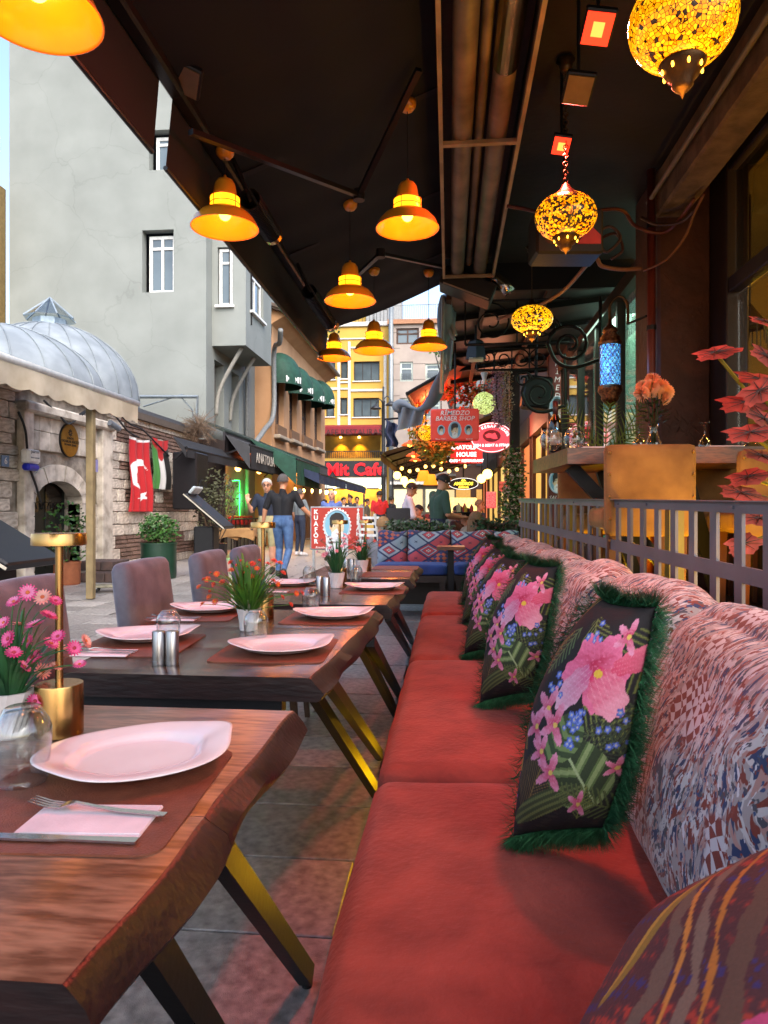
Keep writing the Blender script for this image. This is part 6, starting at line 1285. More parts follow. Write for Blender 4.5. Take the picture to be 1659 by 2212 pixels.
# black wall loudspeaker beside the flags
p = AX(412, 1040, -5.7); t = T('wall_loudspeaker', 'black loudspeaker cabinet mounted between flags and neon', 'speaker', p); MB().box(p, (.55, .75, 1.25), bev=.03).build('cabinet', BLACK, t); MB().bar(p, (RX-.1, ra, p.z), .06, .06).build('bracket', BLACK, t)
MB().tube([p+Vector((.276, 0, -.2)), p+Vector((.29, 0, -.2))], .26, 20).build('woofer', mat('speaker_black', '#101012', .6), t)
# ---------------------------------------------------------------- iron canopy and shop fronts beyond the terrace
IR = mat('wrought_iron', '#15100e', .5, .4); CANM = mat('dark_tin', '#3a2f29', .5, .4, col2='#241c18', scale=2, bump=.2)
ic = T('iron_canopy', 'dark tin canopy on iron rafters beyond the porch', 'canopy', (.7, 8.5, 3.3)); cy0, cy1, cx0, cx1 = 6.85, 11.5, -.02, 1.75
for k in range(5):
    ya, yb_ = lerp(cy0, cy1, k/5), lerp(cy0, cy1, (k+1)/5); MB().prism([(cx0, ya, 3.3), (cx1, ya, 3.5), (cx1, ya, 3.52), (cx0, ya, 3.32)], (0, yb_-ya-.02, 0)).build('panel', CANM, ic); MB().bar((cx0, yb_, 3.27), (cx1, yb_, 3.47), .05, .06).build('rafter', IR, ic)
MB().box(((cx0+cx1)/2, cy0-.02, 3.45), (cx1-cx0, .05, .34)).build('front_fascia', IR, ic)
for x, z in ((cx0+.02, 3.25), (.35, 3.29), (1.0, 3.36)): MB().box((x, (cy0+cy1)/2, z), (.05, cy1-cy0, .06)).build('purlin', mat('rust_beam', '#4a2c22', .7), ic)
def scroll(c, r, turns, s=1, ax=(1, 0, 0), ay=(0, 0, 1), a0=0, n=26):
    c = Vector(c); ax = Vector(ax); ay = Vector(ay); return [c+(ax*cos(a0+s*t*turns*2*pi)+ay*sin(a0+s*t*turns*2*pi))*(r*(1-.82*t)) for t in [k/n for k in range(n+1)]]
def truss(label, xa, xb, Y, z0, z1):
    t = T('iron_scrollwork', label, 'ironwork', ((xa+xb)/2, Y, z0), 0, 'wrought iron scroll rails')
    MB().tube([(xa, Y, z0), (xb, Y, z0)], .014, 6).build('lower_bar', IR, t); MB().tube([(xa, Y, z1), (xb, Y, z1)], .012, 6).build('upper_bar', IR, t); h = (z1-z0)/2; n = max(2, int((xb-xa)/(h*1.6)))
    for k in range(n):
        x = lerp(xa, xb, (k+.5)/n); MB().tube(scroll((x, Y, (z0+z1)/2), h*.92, 1.6, 1 if k % 2 else -1, a0=pi/2), .009, 5).build('scroll', IR, t, True)
        MB().tube([(lerp(xa, xb, k/n), Y, z0), (lerp(xa, xb, k/n), Y, z1)], .009, 5).build('upright', IR, t)
    return t
a, b = AY(1005, 745, 7.2), AY(1230, 660, 7.2); truss('iron scroll rail hanging below the near edge of the tin canopy', a.x, b.x, 7.2, a.z, 3.3)
a, b = AY(1030, 800, 8.6), AY(1182, 760, 8.6); truss('iron scroll rail above the hanging barber sign', a.x, b.x, 8.6, a.z, a.z+.26)
for k, (px, py, Y, r, lb) in enumerate(((1230, 745, 6.6, .2, 'large iron scroll bracket carrying the mosaic lantern'), (1165, 850, 8.0, .2, 'iron scroll bracket below the black box speaker'))):
    c = AY(px, py, Y); t = T('scroll_bracket', lb, 'bracket', c); MB().tube(scroll(c, r, 1.8, -1, a0=pi), .016, 6).build('scroll', IR, t, True); MB().tube(spl([c+Vector((-r, 0, .02)), c+Vector((-r*.6, 0, -r*.75)), c+Vector((r*.2, 0, -r*1.05)), c+Vector((r*1.4, 0, -r*.7))]), .018, 6).build('arm', IR, t, True); MB().tube(scroll(c+Vector((-r*.9, 0, r*.8)), r*.5, 1.5, 1), .012, 6).build('scroll', IR, t, True); MB().cyl(c+Vector((r*1.4, 0, -r*1.2)), c+Vector((r*1.4, 0, r*2.2)), .016, n=6).build('upright', IR, t)
# blue moroccan lantern
p = AY(1318, 790, 5.2); t = T('blue_lantern', 'pierced brass lantern with glowing blue glass by the pillar', 'lantern', p)
BLU = mosaic('blue_beads', '#1850b0', '#70c8f0', .05, .5, 110); LB = mat('pierced_brass', '#7a4a28', .4, .8, col2='#3a2214', scale=70, bump=.5, bscale=90)
MB().lathe([(.072, -.15), (.072, .15)], 28).build('glass_drum', BLU, t, True, False)
MB().lathe([(.074, .145), (.082, .15), (.082, .175), (.07, .19), (.075, .2), (.045, .235), (.055, .245), (.05, .265), (.015, .3), (.012, .34), (.0001, .35)], 24).build('crown', LB, t, True, False)
MB().lathe([(.074, -.145), (.085, -.15), (.088, -.185), (.06, -.225), (.065, -.235), (.06, -.25), (.03, -.285), (.012, -.3), (.0001, -.34)], 24).build('base', LB, t, True, False)
lt = MB()
for k in range(14):
    for s_ in (-1, 1): lt.tube([(.0745*cos(k*pi/7+s_*q*.28), .0745*sin(k*pi/7+s_*q*.28), -.148+.296*q/10) for q in range(11)], .0022, 4)
tag(lt.build('pierced_screen', LB, t, True, False), kind='stuff')
MB().tube(spl([(0, 0, .34), (0, 0, .44), (.06, 0, .5), (.12, .0, .45), (.125, 0, .3)]), .011, 6).build('hook', BRASS, t, True, False); MB().bar((.125, 0, .3), (.20, -.2, .3), .012, .012).build('wall_arm', IR, t, world=False)
light('lantern_light', 'POINT', p+Vector((-.12, -.12, 0)), 1.0, '#60b0ff', .07, parent=t)
# cables along the pillar and porch
for lb, pts, r, cl in (('thick tan cable sagging from the burner to the pillar pipe', ((1075, 690, 6.3), (1150, 665, 5.8), (1215, 630, 5.2), (1280, 560, 4.8), (1300, 575, 4.8), (1340, 582, 4.85), (1385, 580, 4.9)), .014, '#8a5a3c'), ('looped red lit cable bundle beside the speaker', ((1095, 445, 4.6), (1150, 455, 4.6), (1200, 470, 4.5), (1290, 455, 4.6), (1345, 455, 4.7), (1375, 490, 4.9), (1440, 500, 4.9), (1500, 430, 4.6)), .012, '#5c2a22'),
                      ('coiled cable loops hanging beside the speaker', ((1290, 500, 4.8), (1320, 490, 4.8), (1340, 515, 4.8), (1310, 545, 4.8), (1295, 520, 4.8), (1330, 505, 4.85), (1345, 540, 4.85), (1320, 560, 4.85)), .010, '#4a2a20'), ('thin cable curling from the pillar pipe past the beam end', ((1390, 585, 4.9), (1440, 560, 4.8), (1480, 510, 4.7), (1500, 460, 4.6), (1520, 420, 4.5)), .009, '#6a4030'), ('cable following the beam end above the pillar', ((1385, 470, 4.9), (1420, 485, 4.85), (1470, 480, 4.75), (1500, 455, 4.6)), .011, '#3a241c')):
    o = MB().tube(spl([AY(*q) for q in pts]), r, 7).build('porch_cable', mat('cable_'+cl[1:], cl, .5), smooth=True); tag(o, lb, 'cable')
# mint lit shop window and barber pilaster
sx = 1.52; sf = T('barber_shopfront', 'glazed shopfront with pale mint light beyond the pillar', 'shopfront', (sx, 7.8, PZ))
MINT = mat('mint_lit_interior', '#a8c4b4', .7, emit=.28, ecol='#9fd0b8', bump=0)
MB().box((sx+.45, 7.6, 2.0), (.04, 4.2, 2.8)).build('interior_wall', MINT, sf); MB().box((sx+.01, 7.6, 1.9), (.012, 4.0, 2.3)).build('glass', gmat('shop_glass', (.8, .88, .84)), sf)
for y in (5.62, 6.4, 7.3, 8.3, 9.5): MB().box((sx, y, 1.9), (.07, .07, 2.5)).build('mullion', mat('dark_shop_frame', '#241a16', .5), sf)
for z in (PZ+.1, 3.08): MB().box((sx-.01, 7.6, z), (.09, 4.1, .12)).build('rail', mat('dark_shop_frame', '#241a16'), sf)
MB().box((sx+.02, 7.6, PZ-.25), (.1, 4.1, .6)).build('plinth', mat('dark_shop_frame', '#241a16'), sf)
light('shop_light', 'AREA', (sx+.25, 7.4, 3.05), 10, '#bfe8d0', 1.0, parent=sf)
# generic shaved-face emblem used by the barber: print
def face_emblem(u, v, full=True):
    c = np.zeros((len(u), 3)); x = u*2-1; y = v*2-1
    def put(k, col): c[k] = np.array(C(col))
    put(x > -9, '#7fb4cc'); 
    e, _, _ = ell(x, y, .02, -.08, .52, .70, 0); put(e < 1, '#e8c8a0')
    e, _, _ = ell(x, y, -.5, -.1, .1, .18, .2); put(e < 1, '#d8b088')
    e, _, _ = ell(x, y, .02, -.62, .46, .42, 0); put((e < 1) & (y < -.28+.1*np.cos(x*9)), '#f0ece4')
    e, _, _ = ell(x, y, -.02, .45, .58, .40, .12); put((e < 1) & (y > .30-.25*np.abs(x-.15)), '#1c1614'); e, _, _ = ell(x, y, -.45, .25, .14, .38, 0); put(e < 1, '#1c1614')
    for s in (-.2, .28):
        e, _, _ = ell(x, y, s, .12, .15, .035, .12 if s > 0 else -.12); put(e < 1, '#1c1614'); e, _, _ = ell(x, y, s, -.02, .10, .045, 0); put(e < 1, '#f4eee6'); e, _, _ = ell(x, y, s+.01, -.02, .04, .045, 0); put(e < 1, '#1c1614')
    e, _, _ = ell(x, y, .10, -.2, .05, .16, .15); put(e < 1, '#c89a70'); e, _, _ = ell(x, y, .08, -.50, .2, .06, .1); put(e < 1, '#b06a5a'); e, _, _ = ell(x, y, .08, -.49, .15, .03, .1); put(e < 1, '#f8f4f0')
    return c
EMB = vmat('barber_emblem', .5, 0, 0)
def oval(parent, m4, w, h, name='emblem', res=34, rim=None):
    def pos(u, v):
        x = u*2-1; y = v*2-1; k = np.where((np.abs(x)+np.abs(y)) > 0, np.maximum(np.abs(x), np.abs(y))/np.maximum(np.hypot(x, y), 1e-6), 1); X = x*k*w/2; Y = y*k*h/2
        A_ = np.array(m4); return tuple(A_[i, 0]*X+A_[i, 1]*Y+A_[i, 3] for i in range(3))
    def col(u, v): x = u*2-1; y = v*2-1; k = np.maximum(np.abs(x), np.abs(y))/np.maximum(np.hypot(x, y), 1e-6); return face_emblem(x*k*.5+.5, y*k*.5+.5)
    o = vgrid(name, res, res, pos, col, EMB, parent, False)
    if rim: MB().tube([m4 @ Vector((w/2*1.03*cos(a), h/2*1.03*sin(a), 0)) for a in [2*pi*k/40 for k in range(41)]], rim, 5).build('emblem_rim', mat('emblem_rim', '#c9d4dc', .5), o)
    return o
BRED = mat('barber_red', '#a83224', .45, col2='#9c2c20', scale=4, bump=.02)
Yp = 9.9; a, b = AY(1185, 1100, Yp), AY(1222, 765, Yp); bp_ = T('barber_pilaster', 'dark red barber pilaster with vertical lettering and portrait oval', 'sign', ((a.x+b.x)/2, Yp, PZ))
xm, wm = (a.x+b.x)/2, b.x-a.x; MB().box((xm, Yp+.1, (a.z-.3+b.z)/2), (wm, .16, b.z-a.z+.3), bev=.01).build('panel', mat('pilaster_red', '#6a2c20', .5), bp_)
for k, ch_ in enumerate('RİMEDZÖ'): text(ch_, 'letter', WHITE, bp_, facing((xm, Yp+.015, AY(1200, 785+k*17.5, Yp).z), (1, 0, 0)), .11, .003, shear=.2)
oval(bp_, facing((xm, Yp+.012, AY(1203, 880, Yp).z), (1, 0, 0)), .2, .30, rim=.012); oval(bp_, facing((xm, Yp+.012, AY(1203, 1040, Yp).z), (1, 0, 0)), .2, .30, rim=.012); text('SALON', 'letter', WHITE, bp_, facing((xm, Yp+.012, AY(1200, 1075, Yp).z), (1, 0, 0)), .07, .003, shear=.3)
p = AY(1158, 850, 9.0); t = T('box_speaker', 'black boxy loudspeaker hanging under the tin canopy', 'speaker', p); MB().box(p, (.34, .3, .40), rot=(0, R(8), 0), bev=.02).build('cabinet', BLACK, t); MB().cyl(p, (p.x, p.y, 3.42), .02).build('bracket', BLACK, t)
p = AY(1028, 757, 8.0); t = T('bell_flood_lamp', 'black bell shaped work lamp under the tin canopy', 'lamp', p); MB().lathe([(.06, .12), (.085, .1), (.115, -.1)], 4).build('hood', BLACK, t, False, False); MB().box((0, 0, -.105), (.16, .16, .02)).build('lens', mat('pale_lens', '#c8c4b0', .3), t, world=False); MB().cyl((0, 0, .1), (0, 0, 3.27-p.z), .012).build('stem', BLACK, t, world=False)
# ---------------------------------------------------------------- hanging signs
def board(name, label, x0, x1, y0, y1, Y, m, th=.05, cat='sign', bev=.02):
    a, b = AY(x0, y1, Y), AY(x1, y0, Y); c = (a+b)/2; t = T(name, label, cat, c); MB().box(c+Vector((0, th/2, 0)), (b.x-a.x, th, b.z-a.z), bev=bev).build('panel', m, t)
    return t, facing(c+Vector((0, -.003, 0)), (1, 0, 0)), b.x-a.x, b.z-a.z
SRED = mat('sign_red', '#c43a30', .4, emit=.12, ecol='#d04034', bump=0)
t, M4, w, h = board('hanging_barber_sign', 'red barber shop sign with three portrait ovals', 930, 1035, 882, 953, 9.0, SRED)
text('RİMEDZO', 'lettering', WHITE, t, M4 @ Matrix.Translation((0, h*.36, 0)), h*.2, .002, shear=.2, bold=.001); text('BARBER SHOP', 'lettering', WHITE, t, M4 @ Matrix.Translation((0, h*.19, 0)), h*.19, .002, shear=.2, bold=.001)
oval(t, M4 @ Matrix.Translation((0, -.16*h, -.001)), h*.38, h*.50, rim=.006)
for s_ in (-1, 1): oval(t, M4 @ Matrix.Translation((s_*w*.28, -.16*h, -.001)), h*.22, h*.29, res=20, rim=.004)
text('Since 1966...', 'lettering', WHITE, t, M4 @ Matrix.Translation((-w*.28, -h*.44, 0)), h*.07, .001); text('ibrahim', 'lettering', WHITE, t, M4 @ Matrix.Translation((w*.3, -h*.44, 0)), h*.07, .001)
MB().cyl(AY(983, 884, 9.02), AY(983, 735, 9.02), .012, n=6).build('hanger_rod', IR, t)
def disc_sign(name, label, cx, cy, rx, ry, Y, m, rim, th=.06):
    c = AY(cx, cy, Y); t = T(name, label, 'sign', c); k = AY(cx+1, cy, Y).x-c.x; n = 40; RX_, RY_ = rx*k, ry*k
    MB().prism([(c.x+RX_*cos(2*pi*j/n), c.y, c.z+RY_*sin(2*pi*j/n)) for j in range(n)], (0, th, 0)).build('panel', m, t); MB().tube([(c.x+RX_*.96*cos(2*pi*j/n), c.y-.004, c.z+RY_*.95*sin(2*pi*j/n)) for j in range(n+1)], RX_*.014, 5).build('rim', rim, t)
    return t, facing(c+Vector((0, -.004, 0)), (1, 0, 0)), RX_, RY_
PNK = mat('sign_pink', '#d8545c', .4, emit=.3, ecol='#e05060', bump=0); LW = mat('lit_white', '#f4f0ee', .5, emit=.5, ecol='#ffffff', bump=0)
t, M4, rx, ry = disc_sign('kebap_sign', 'pink oval kebap house sign with white lettering', 1062, 945, 46, 33, 12.0, PNK, LW)
for k, ch_ in enumerate('ALA KEBAP HOUSE'):
    a = pi*.93-k*pi*.86/14; p2 = Vector((rx*.78*cos(a), ry*.74*sin(a), 0)); text(ch_, 'letter', LW, t, M4 @ Matrix.Translation(p2) @ Matrix.Rotation((a-pi/2)*.8, 4, 'Z'), ry*.26, .002, bold=.002)
text('FISH & MEAT & STEAK', 'lettering', LW, t, M4 @ Matrix.Translation((0, -ry*.52, 0)), ry*.24, .002, bold=.002)
MB().prism([M4 @ Vector((rx*.42*cos(2*pi*j/24), ry*.40*sin(2*pi*j/24)+ry*.1, .001)) for j in range(24)], (0, -.003, 0)).build('emblem_ground', mat('emblem_mauve', '#8a4a6a', .5), t)
MB().prism([M4 @ Vector((rx*x*.32, ry*(y*.24+.1), .006)) for x, y in ((-1, .2), (-.4, .8), (.1, .6), (.5, .9), (.7, .2), (.9, -.8), (.3, -.9), (-.2, -.5), (-.7, -.5))], (0, -.003, 0)).build('meat_emblem', PNK, t)
MB().cyl(AY(1062, 915, 12.03), AY(1062, 800, 12.03), .015, n=6).build('hanger_rod', IR, t)
t, M4, w, h = board('house_sign', 'red cafe and restaurant sign below the barber sign', 973, 1042, 956, 1001, 14.0, mat('house_sign_red', '#b81c20', .4, emit=.25, ecol='#d02020', bump=0), bev=.01)
for s_, y, k in (('ANATOLIAN', .27, .27), ('HOUSE', -.08, .30), ('CAFE & RESTAURANT', -.38, .17)): text(s_, 'lettering', LW, t, M4 @ Matrix.Translation((0, h*y, 0)), h*k, .003, bold=.004)
MB().cyl(AY(1007, 957, 14.03), AY(1007, 900, 14.03), .02, n=6).build('hanger_rod', IR, t)
t, M4, rx, ry = disc_sign('amedros_sign', 'black lens shaped restaurant sign with yellow lettering', 1001, 1045, 33, 13, 18.0, BLACK, LW)
LY = mat('lit_yellow', '#f0d040', .5, emit=.7, ecol='#ffe040', bump=0)
for s_, y, k in (('Cafe', .55, .36), ('AMEDROS', 0, .68), ('Restaurant', -.58, .36)): text(s_, 'lettering', LY, t, M4 @ Matrix.Translation((0, ry*y, 0)), ry*k, .004, bold=.006, shear=.15)
MB().cyl(AY(1001, 1034, 18.03), AY(1001, 925, 18.03), .02, n=6).build('hanger_rod', IR, t)
t, M4, w, h = board('eur_sign', 'black vertical exchange sign beside the street lamp', 840, 856, 972, 1010, 30.0, BLACK, bev=.01)
for k, ch_ in enumerate('EUR'): text(ch_, 'letter', LW, t, M4 @ Matrix.Translation((0, h*(.3-.3*k), 0)), h*.26, .005, bold=.006)
MB().cyl(M4 @ Vector((0, -h/2, -.03)), (AY(848, 1000, 30).x, 30.03, 0), .04, n=8).build('pole', IRON, t)
t, M4, w, h = board('sale_sign', 'pink paper sign on the ivy covered post', 1078, 1096, 1040, 1063, 15.0, mat('salmon_paper', '#d87a68', .8), bev=.005, th=.02)
for s_, y in (('SATILIK', .2), ('KİRALIK', -.2)): text(s_, 'lettering', DK, t, M4 @ Matrix.Translation((0, h*y, 0)), h*.24, .002)
MB().bar(M4 @ Vector((0, 0, -.03)), (1.6, 15.05, (M4 @ Vector((0, 0, 0))).z), .03, .03).build('bracket', IRON, t)
t, M4, w, h = board('picture_menu_board', 'dark food picture board hanging under the far awning', 952, 985, 1028, 1058, 22.0, mat('menu_dark', '#2c2a34', .5), bev=.01); MB().box(M4 @ Vector((0, 0, .01)), (w*.4, .01, h*.7)).build('food_picture', mat('food_blue', '#5a86c0', .5, col2='#c07050', scale=6), t); MB().cyl(M4 @ Vector((0, h/2, -.03)), M4 @ Vector((0, h/2+1.0, -.03)), .015, n=6).build('hanger_rod', IRON, t)
# ---------------------------------------------------------------- lamps and drapes of the far row
p = AY(1046, 871, 9.4); t = T('green_ball_lamp', 'pale green speckled glass ball lamp beside hanging blossom', 'lamp', p); MB().ball((0, 0, 0), .15, 28, 18).build('glass_ball', mosaic('green_speckle', '#9aa850', '#d0e090', .1, .5, 90), t, True, False); MB().lathe([(.001, .24), (.05, .4), (.045, .41), (.0001, .41)], 16).build('cone_cap', WHITE, t, True, False); MB().cyl((0, 0, .14), (0, 0, 3.3-p.z), .006, n=6).build('cord', BLACK, t, world=False)
YG = glow('warm_globe', '#ffd860', 2.2)
for k, (x, y, r, Y, lb) in enumerate(((1053, 1024, 10.5, 17, 'bright white globe lamp right of the lens shaped sign, larger'), (1040, 1034, 9.5, 17.5, 'white globe lamp beside the larger globe at the lens shaped sign'), (858, 1027, 8.5, 19, 'yellow globe lamp, first of the string under the brown awning'), (873, 1037, 8, 19.3, 'yellow globe lamp, second of the string under the brown awning'), (878, 1046, 7.5, 19.6, 'yellow globe lamp, lowest of the string under the brown awning'), (889, 1042, 7, 19.9, 'yellow globe lamp, last of the string under the brown awning'))):
    p = AY(x, y, Y); q = r/FP*Y; t = T('globe_lamp', lb, 'lamp', p, 0, 'warm globe lamps of the far row'); MB().ball((0, 0, 0), q, 18, 12).build('globe', YG, t, True, False); MB().cyl((0, 0, q), (0, 0, 3.05-p.z), .012, n=6).build('cord', BLACK, t, world=False)
for x, y, r, Y, c_, lb in ((905, 905, 14, 11, MOS2, 'orange mosaic ball lamp under the red lit awning'), (920, 935, 17, 10.6, MOS3, 'amber mosaic ball lamp left of the barber sign')):
    p = AY(x, y, Y); q = r/FP*Y; t = T('mosaic_ball', lb, 'lamp', p); MB().ball((0, 0, 0), q, 24, 16).build('mosaic_globe', c_, t, True, False); MB().cyl((0, 0, q), (0, 0, 3.1-p.z), .008, n=6).build('cord', BLACK, t, world=False)
ORR = mat('red_orange_enamel', '#d8481c', .35, emit=.25, ecol='#ff6a20', bump=0)
for x, y, w, Y, lb in ((885, 962, 38, 12.5, 'red-orange dish pendant highest of the cluster'), (893, 985, 34, 13, 'salmon dish pendant in the middle of the cluster'), (897, 995, 27, 12, 'small bright red dish pendant'), (918, 973, 32, 13.5, 'orange dish pendant beside the autumn leaves'), (953, 998, 28, 12.2, 'orange dish pendant below the autumn leaves')):
    p = AY(x, y, Y); q = w/2/FP*Y; t = T('dish_pendant', lb, 'lamp', p, 0, 'red and orange dish pendants'); MB().lathe([(q*.2, q*.55), (q*.25, q*.4), (q*.6, q*.3), (q, 0), (q*.96, -.005), (q*.5, q*.25)], 20).build('shade', ORR, t, True, False); MB().ball((0, 0, q*.1), q*.28, 10, 8).build('bulb', BULB, t, True, False); MB().cyl((0, 0, q*.5), (0, 0, 3.08-p.z), .008, n=5).build('cord', BLACK, t, world=False)
for x, y, lb in ((915, 1028, 'orange fabric lamp shade, left of the overlapping pair'), (930, 1036, 'orange fabric lamp shade, right of the overlapping pair')):
    p = AY(x, y, 16); t = T('fabric_shade', lb, 'lamp', p, 0, 'orange fabric shades'); MB().lathe([(.1, .12), (.17, -.12), (.165, -.12), (.095, .12)], 20).build('shade', mat('orange_fabric', '#e07818', .8, emit=.5, ecol='#ff8a20', bump=0), t, True, False); MB().cyl((0, 0, .1), (0, 0, 3.0-p.z), .01, n=5).build('cord', BLACK, t, world=False)
# folded grey tarpaulin, clear side curtain and red lit awning
TARP = mat('grey_tarp', '#79828a', .7, col2='#6a727a', scale=4, bump=.15)
t = T('folded_tarpaulin', 'grey blue tarpaulin rolled and draped from the canopy corner', 'tarpaulin', AY(910, 870, 8.2))
P = spl([AY(962, 640, 7.0), AY(960, 700, 7.2), AY(958, 770, 7.4), AY(950, 820, 7.6), AY(935, 862, 7.9), AY(905, 884, 8.2), AY(870, 872, 8.5), AY(858, 882, 8.6)], 6); MB().tube(P, [.05+.03*sin(i*.35) for i in range(len(P))], 9).build('rolled_cloth', TARP, t, True)
vgrid('hanging_flap', 24, 14, lambda u, v: tuple(np.array(AY(856, 878, 8.6))[i]+u*(np.array(AY(915, 880, 8.2))-np.array(AY(856, 878, 8.6)))[i]-(np.array([0, 0, .30])[i])*v*(1-.35*u)+np.array([.02, .05, .01])[i]*np.sin(u*14+v*3) for i in range(3)), lambda u, v: np.zeros((len(u), 3)), TARP, t)
t = T('clear_side_curtain', 'hanging clear plastic side curtain with pale frame', 'curtain', AY(960, 750, 7.0)); a, b, c_, d_ = AY(958, 640, 6.95), AY(985, 655, 7.6), AY(972, 800, 7.6), AY(953, 850, 6.95)
MB().poly([a, b, c_, d_]).build('plastic_sheet', gmat('cloudy_plastic', (.6, .62, .62), .25), t); MB().tube([a, d_], .018, 6).build('pole', mat('pale_pole', '#9aa0a4', .4), t); MB().tube([b, c_], .012, 6).build('pole', mat('pale_pole', '#9aa0a4'), t)
for k, (x0_, y0_, x1_, y1_) in enumerate(((968, 690, 985, 735), (975, 680, 988, 725))): MB().tube(spl([AY(x0_, y0_-15, 7.2), AY(x0_+2, y0_+20, 7.2), AY(x1_-4, y1_, 7.2)]), .022, 6).build('rolled_strip', mat('clear_roll', '#b8bcc0', .2, .3), t, True)
REDC = mat('red_canvas', '#c03a20', .8, col2='#a83018', scale=5)
t = T('red_awning', 'red canvas awning glowing from the lamps below it', 'awning', AY(930, 840, 12)); q = [AY(880, 850, 9.6), AY(985, 790, 9.6), AY(1060, 800, 14), AY(905, 900, 14)]
vgrid('canopy_cloth', 14, 8, lambda u, v: tuple((1-u)*(1-v)*np.array(q[0])[i]+u*(1-v)*np.array(q[1])[i]+u*v*np.array(q[2])[i]+(1-u)*v*np.array(q[3])[i]-(.06*np.sin(u*18)*v if i == 2 else 0) for i in range(3)), lambda u, v: np.zeros((len(u), 3)), REDC, t)
MB().tube([q[0], q[3]], .03, 6).build('front_bar', IR, t); MB().tube([q[0], q[1]], .025, 6).build('rafter', IR, t); light('red_awning_light', 'POINT', AY(935, 870, 11.5), 22, (1, .22, .06), .15, parent=t)
t = T('navy_cloth', 'navy cloth hung on the awning end by the street lamp', 'cloth', AY(845, 930, 14)); vgrid('cloth', 16, 16, lambda u, v: (AY(832, 930, 14).x+.24*u+.03*np.sin(v*9), 14+.12*np.sin(u*9+v*4), AY(845, 965, 14).z+(.55*v)*(1-.2*u)), lambda u, v: np.zeros((len(u), 3)), NAVY, t); MB().tube([AY(830, 906, 14), AY(905, 900, 14)], .02, 6).build('rod', IR, t)
BRC = mat('brown_canvas', '#4a3226', .8, col2='#3a261c', scale=3)
def rawn(label, y0_, y1_, xf, zf, xb, zb, m):
    t = T('row_awning', label, 'awning', (xf, (y0_+y1_)/2, zf)); vgrid('canopy_cloth', 12, 8, lambda u, v: (xf+(xb-xf)*u, y0_+(y1_-y0_)*v, zf+(zb-zf)*u-.05*np.sin(pi*u)), lambda u, v: np.zeros((len(u), 3)), m, t)
    MB().tube([(xf, y0_, zf), (xf, y1_, zf)], .035, 6).build('front_bar', IR, t)
    for k in range(4): y = lerp(y0_, y1_, (k+.5)/4); MB().bar((xf, y, zf-.03), (xb, y, zb-.05), .04, .05).build('rafter', IR, t)
    vgrid('valance', 30, 2, lambda u, v: (xf-.02+.015*np.sin(u*40), y0_+(y1_-y0_)*u, zf-.2*(1-v)), lambda u, v: np.zeros((len(u), 3)), m, t)
p = AY(844, 995, 18.5); rawn('brown awning over the far diners, globe lamps hanging below', 16, 23, p.x, p.z, 1.3, 3.5, BRC); p = AY(865, 1012, 24); rawn('brown awning farthest along the right hand row', 24, 32, p.x, p.z, 1.2, 3.4, BRC)
# right hand row of shops
rw = T('right_shop_row', 'dark row of shop fronts along the right side of the street', 'building', (2.5, 22, 0))
MB().box((2.6, 22.0, 3.6), (1.9, 24, 7.2)).build('wall', mat('dark_shop_wall', '#3a2a22', .8, col2='#2a1e1a', scale=1.5), rw)
for k, (ya, yb_) in enumerate(((10.6, 13.2), (13.6, 17), (17.5, 22), (22.5, 28), (28.5, 33))):
    MB().box((1.62, (ya+yb_)/2, 1.4), (.03, yb_-ya, 2.2)).build('lit_window', glow('lit_shop_%d' % (k % 3), ('#d8a850', '#c86838', '#d8b868')[k % 3], .35), rw)
    for y in (ya, (ya+yb_)/2, yb_): MB().box((1.58, y, 1.45), (.08, .1, 2.5)).build('mullion', BRF, rw)
    MB().box((1.56, (ya+yb_)/2, 2.75), (.12, yb_-ya+.1, .4)).build('fascia', mat('row_fascia_%d' % (k % 2), ('#5c2018', '#2a2420')[k % 2], .6), rw)
MB().box((1.9, 10.4, 1.9), (.8, .1, 2.6)).build('end_wall', mat('ochre_door', '#9a7434', .7), rw)
fk = T('far_kiosk', 'pale metal kiosk with lit counter at the end of the row', 'kiosk', (-.9, 34, 0)); a, b = AY(848, 1095, 34), AY(985, 1045, 34)
MB().box(((a.x+b.x)/2, 34.6, 1.5), (b.x-a.x, 1.2, 3.0)).build('body', mat('kiosk_grey', '#7d7a74', .6, col2='#5a5650', scale=2), fk); MB().box(((a.x+b.x)/2, 33.95, 2.55), (b.x-a.x+.2, .5, .14)).build('canopy', WHITE, fk)
for k in range(4): x = lerp(a.x, b.x, (k+.5)/4); MB().box((x, 33.98, 1.7), ((b.x-a.x)/4-.15, .04, 1.1)).build('shop_window', glow('kiosk_glow_%d' % (k % 2), ('#e0d8a8', '#c8b080')[k % 2], .45), fk); MB().box((x, 33.97, .6), ((b.x-a.x)/4-.1, .06, .9)).build('counter_panel', mat('kiosk_panel_%d' % (k % 2), ('#a83030', '#8a8680')[k % 2], .6), fk)
light('far_row_light', 'AREA', (-.2, 19.5, 2.9), 55, '#ffc070', 2.5); SC.objects['far_row_light'].parent = rw; SC.objects['far_row_light'].matrix_parent_inverse = fullmat(rw).inverted()
light('near_row_light', 'POINT', (1.0, 13.2, 2.6), 20, (1, .35, .18), .2, parent=rw)
fb = T('far_brown_block', 'brown shop building closing the right end of the street', 'building', (1.5, 37, 0)); a = AY(978, 1100, 36)
MB().box(((a.x+5)/2, 38, 5), (5-a.x, 4, 10)).build('wall', mat('far_brown_wall', '#6a4a38', .8, col2='#4a3428', scale=.8), fb)
for k in range(4):
    for j in range(3): MB().box((lerp(a.x+.5, 4, k/3), 35.98, 1.4+j*3), (.8, .06, 1.8)).build('window', glow('far_lit_window', '#d8a050', .3) if j == 0 else WGL, fb)
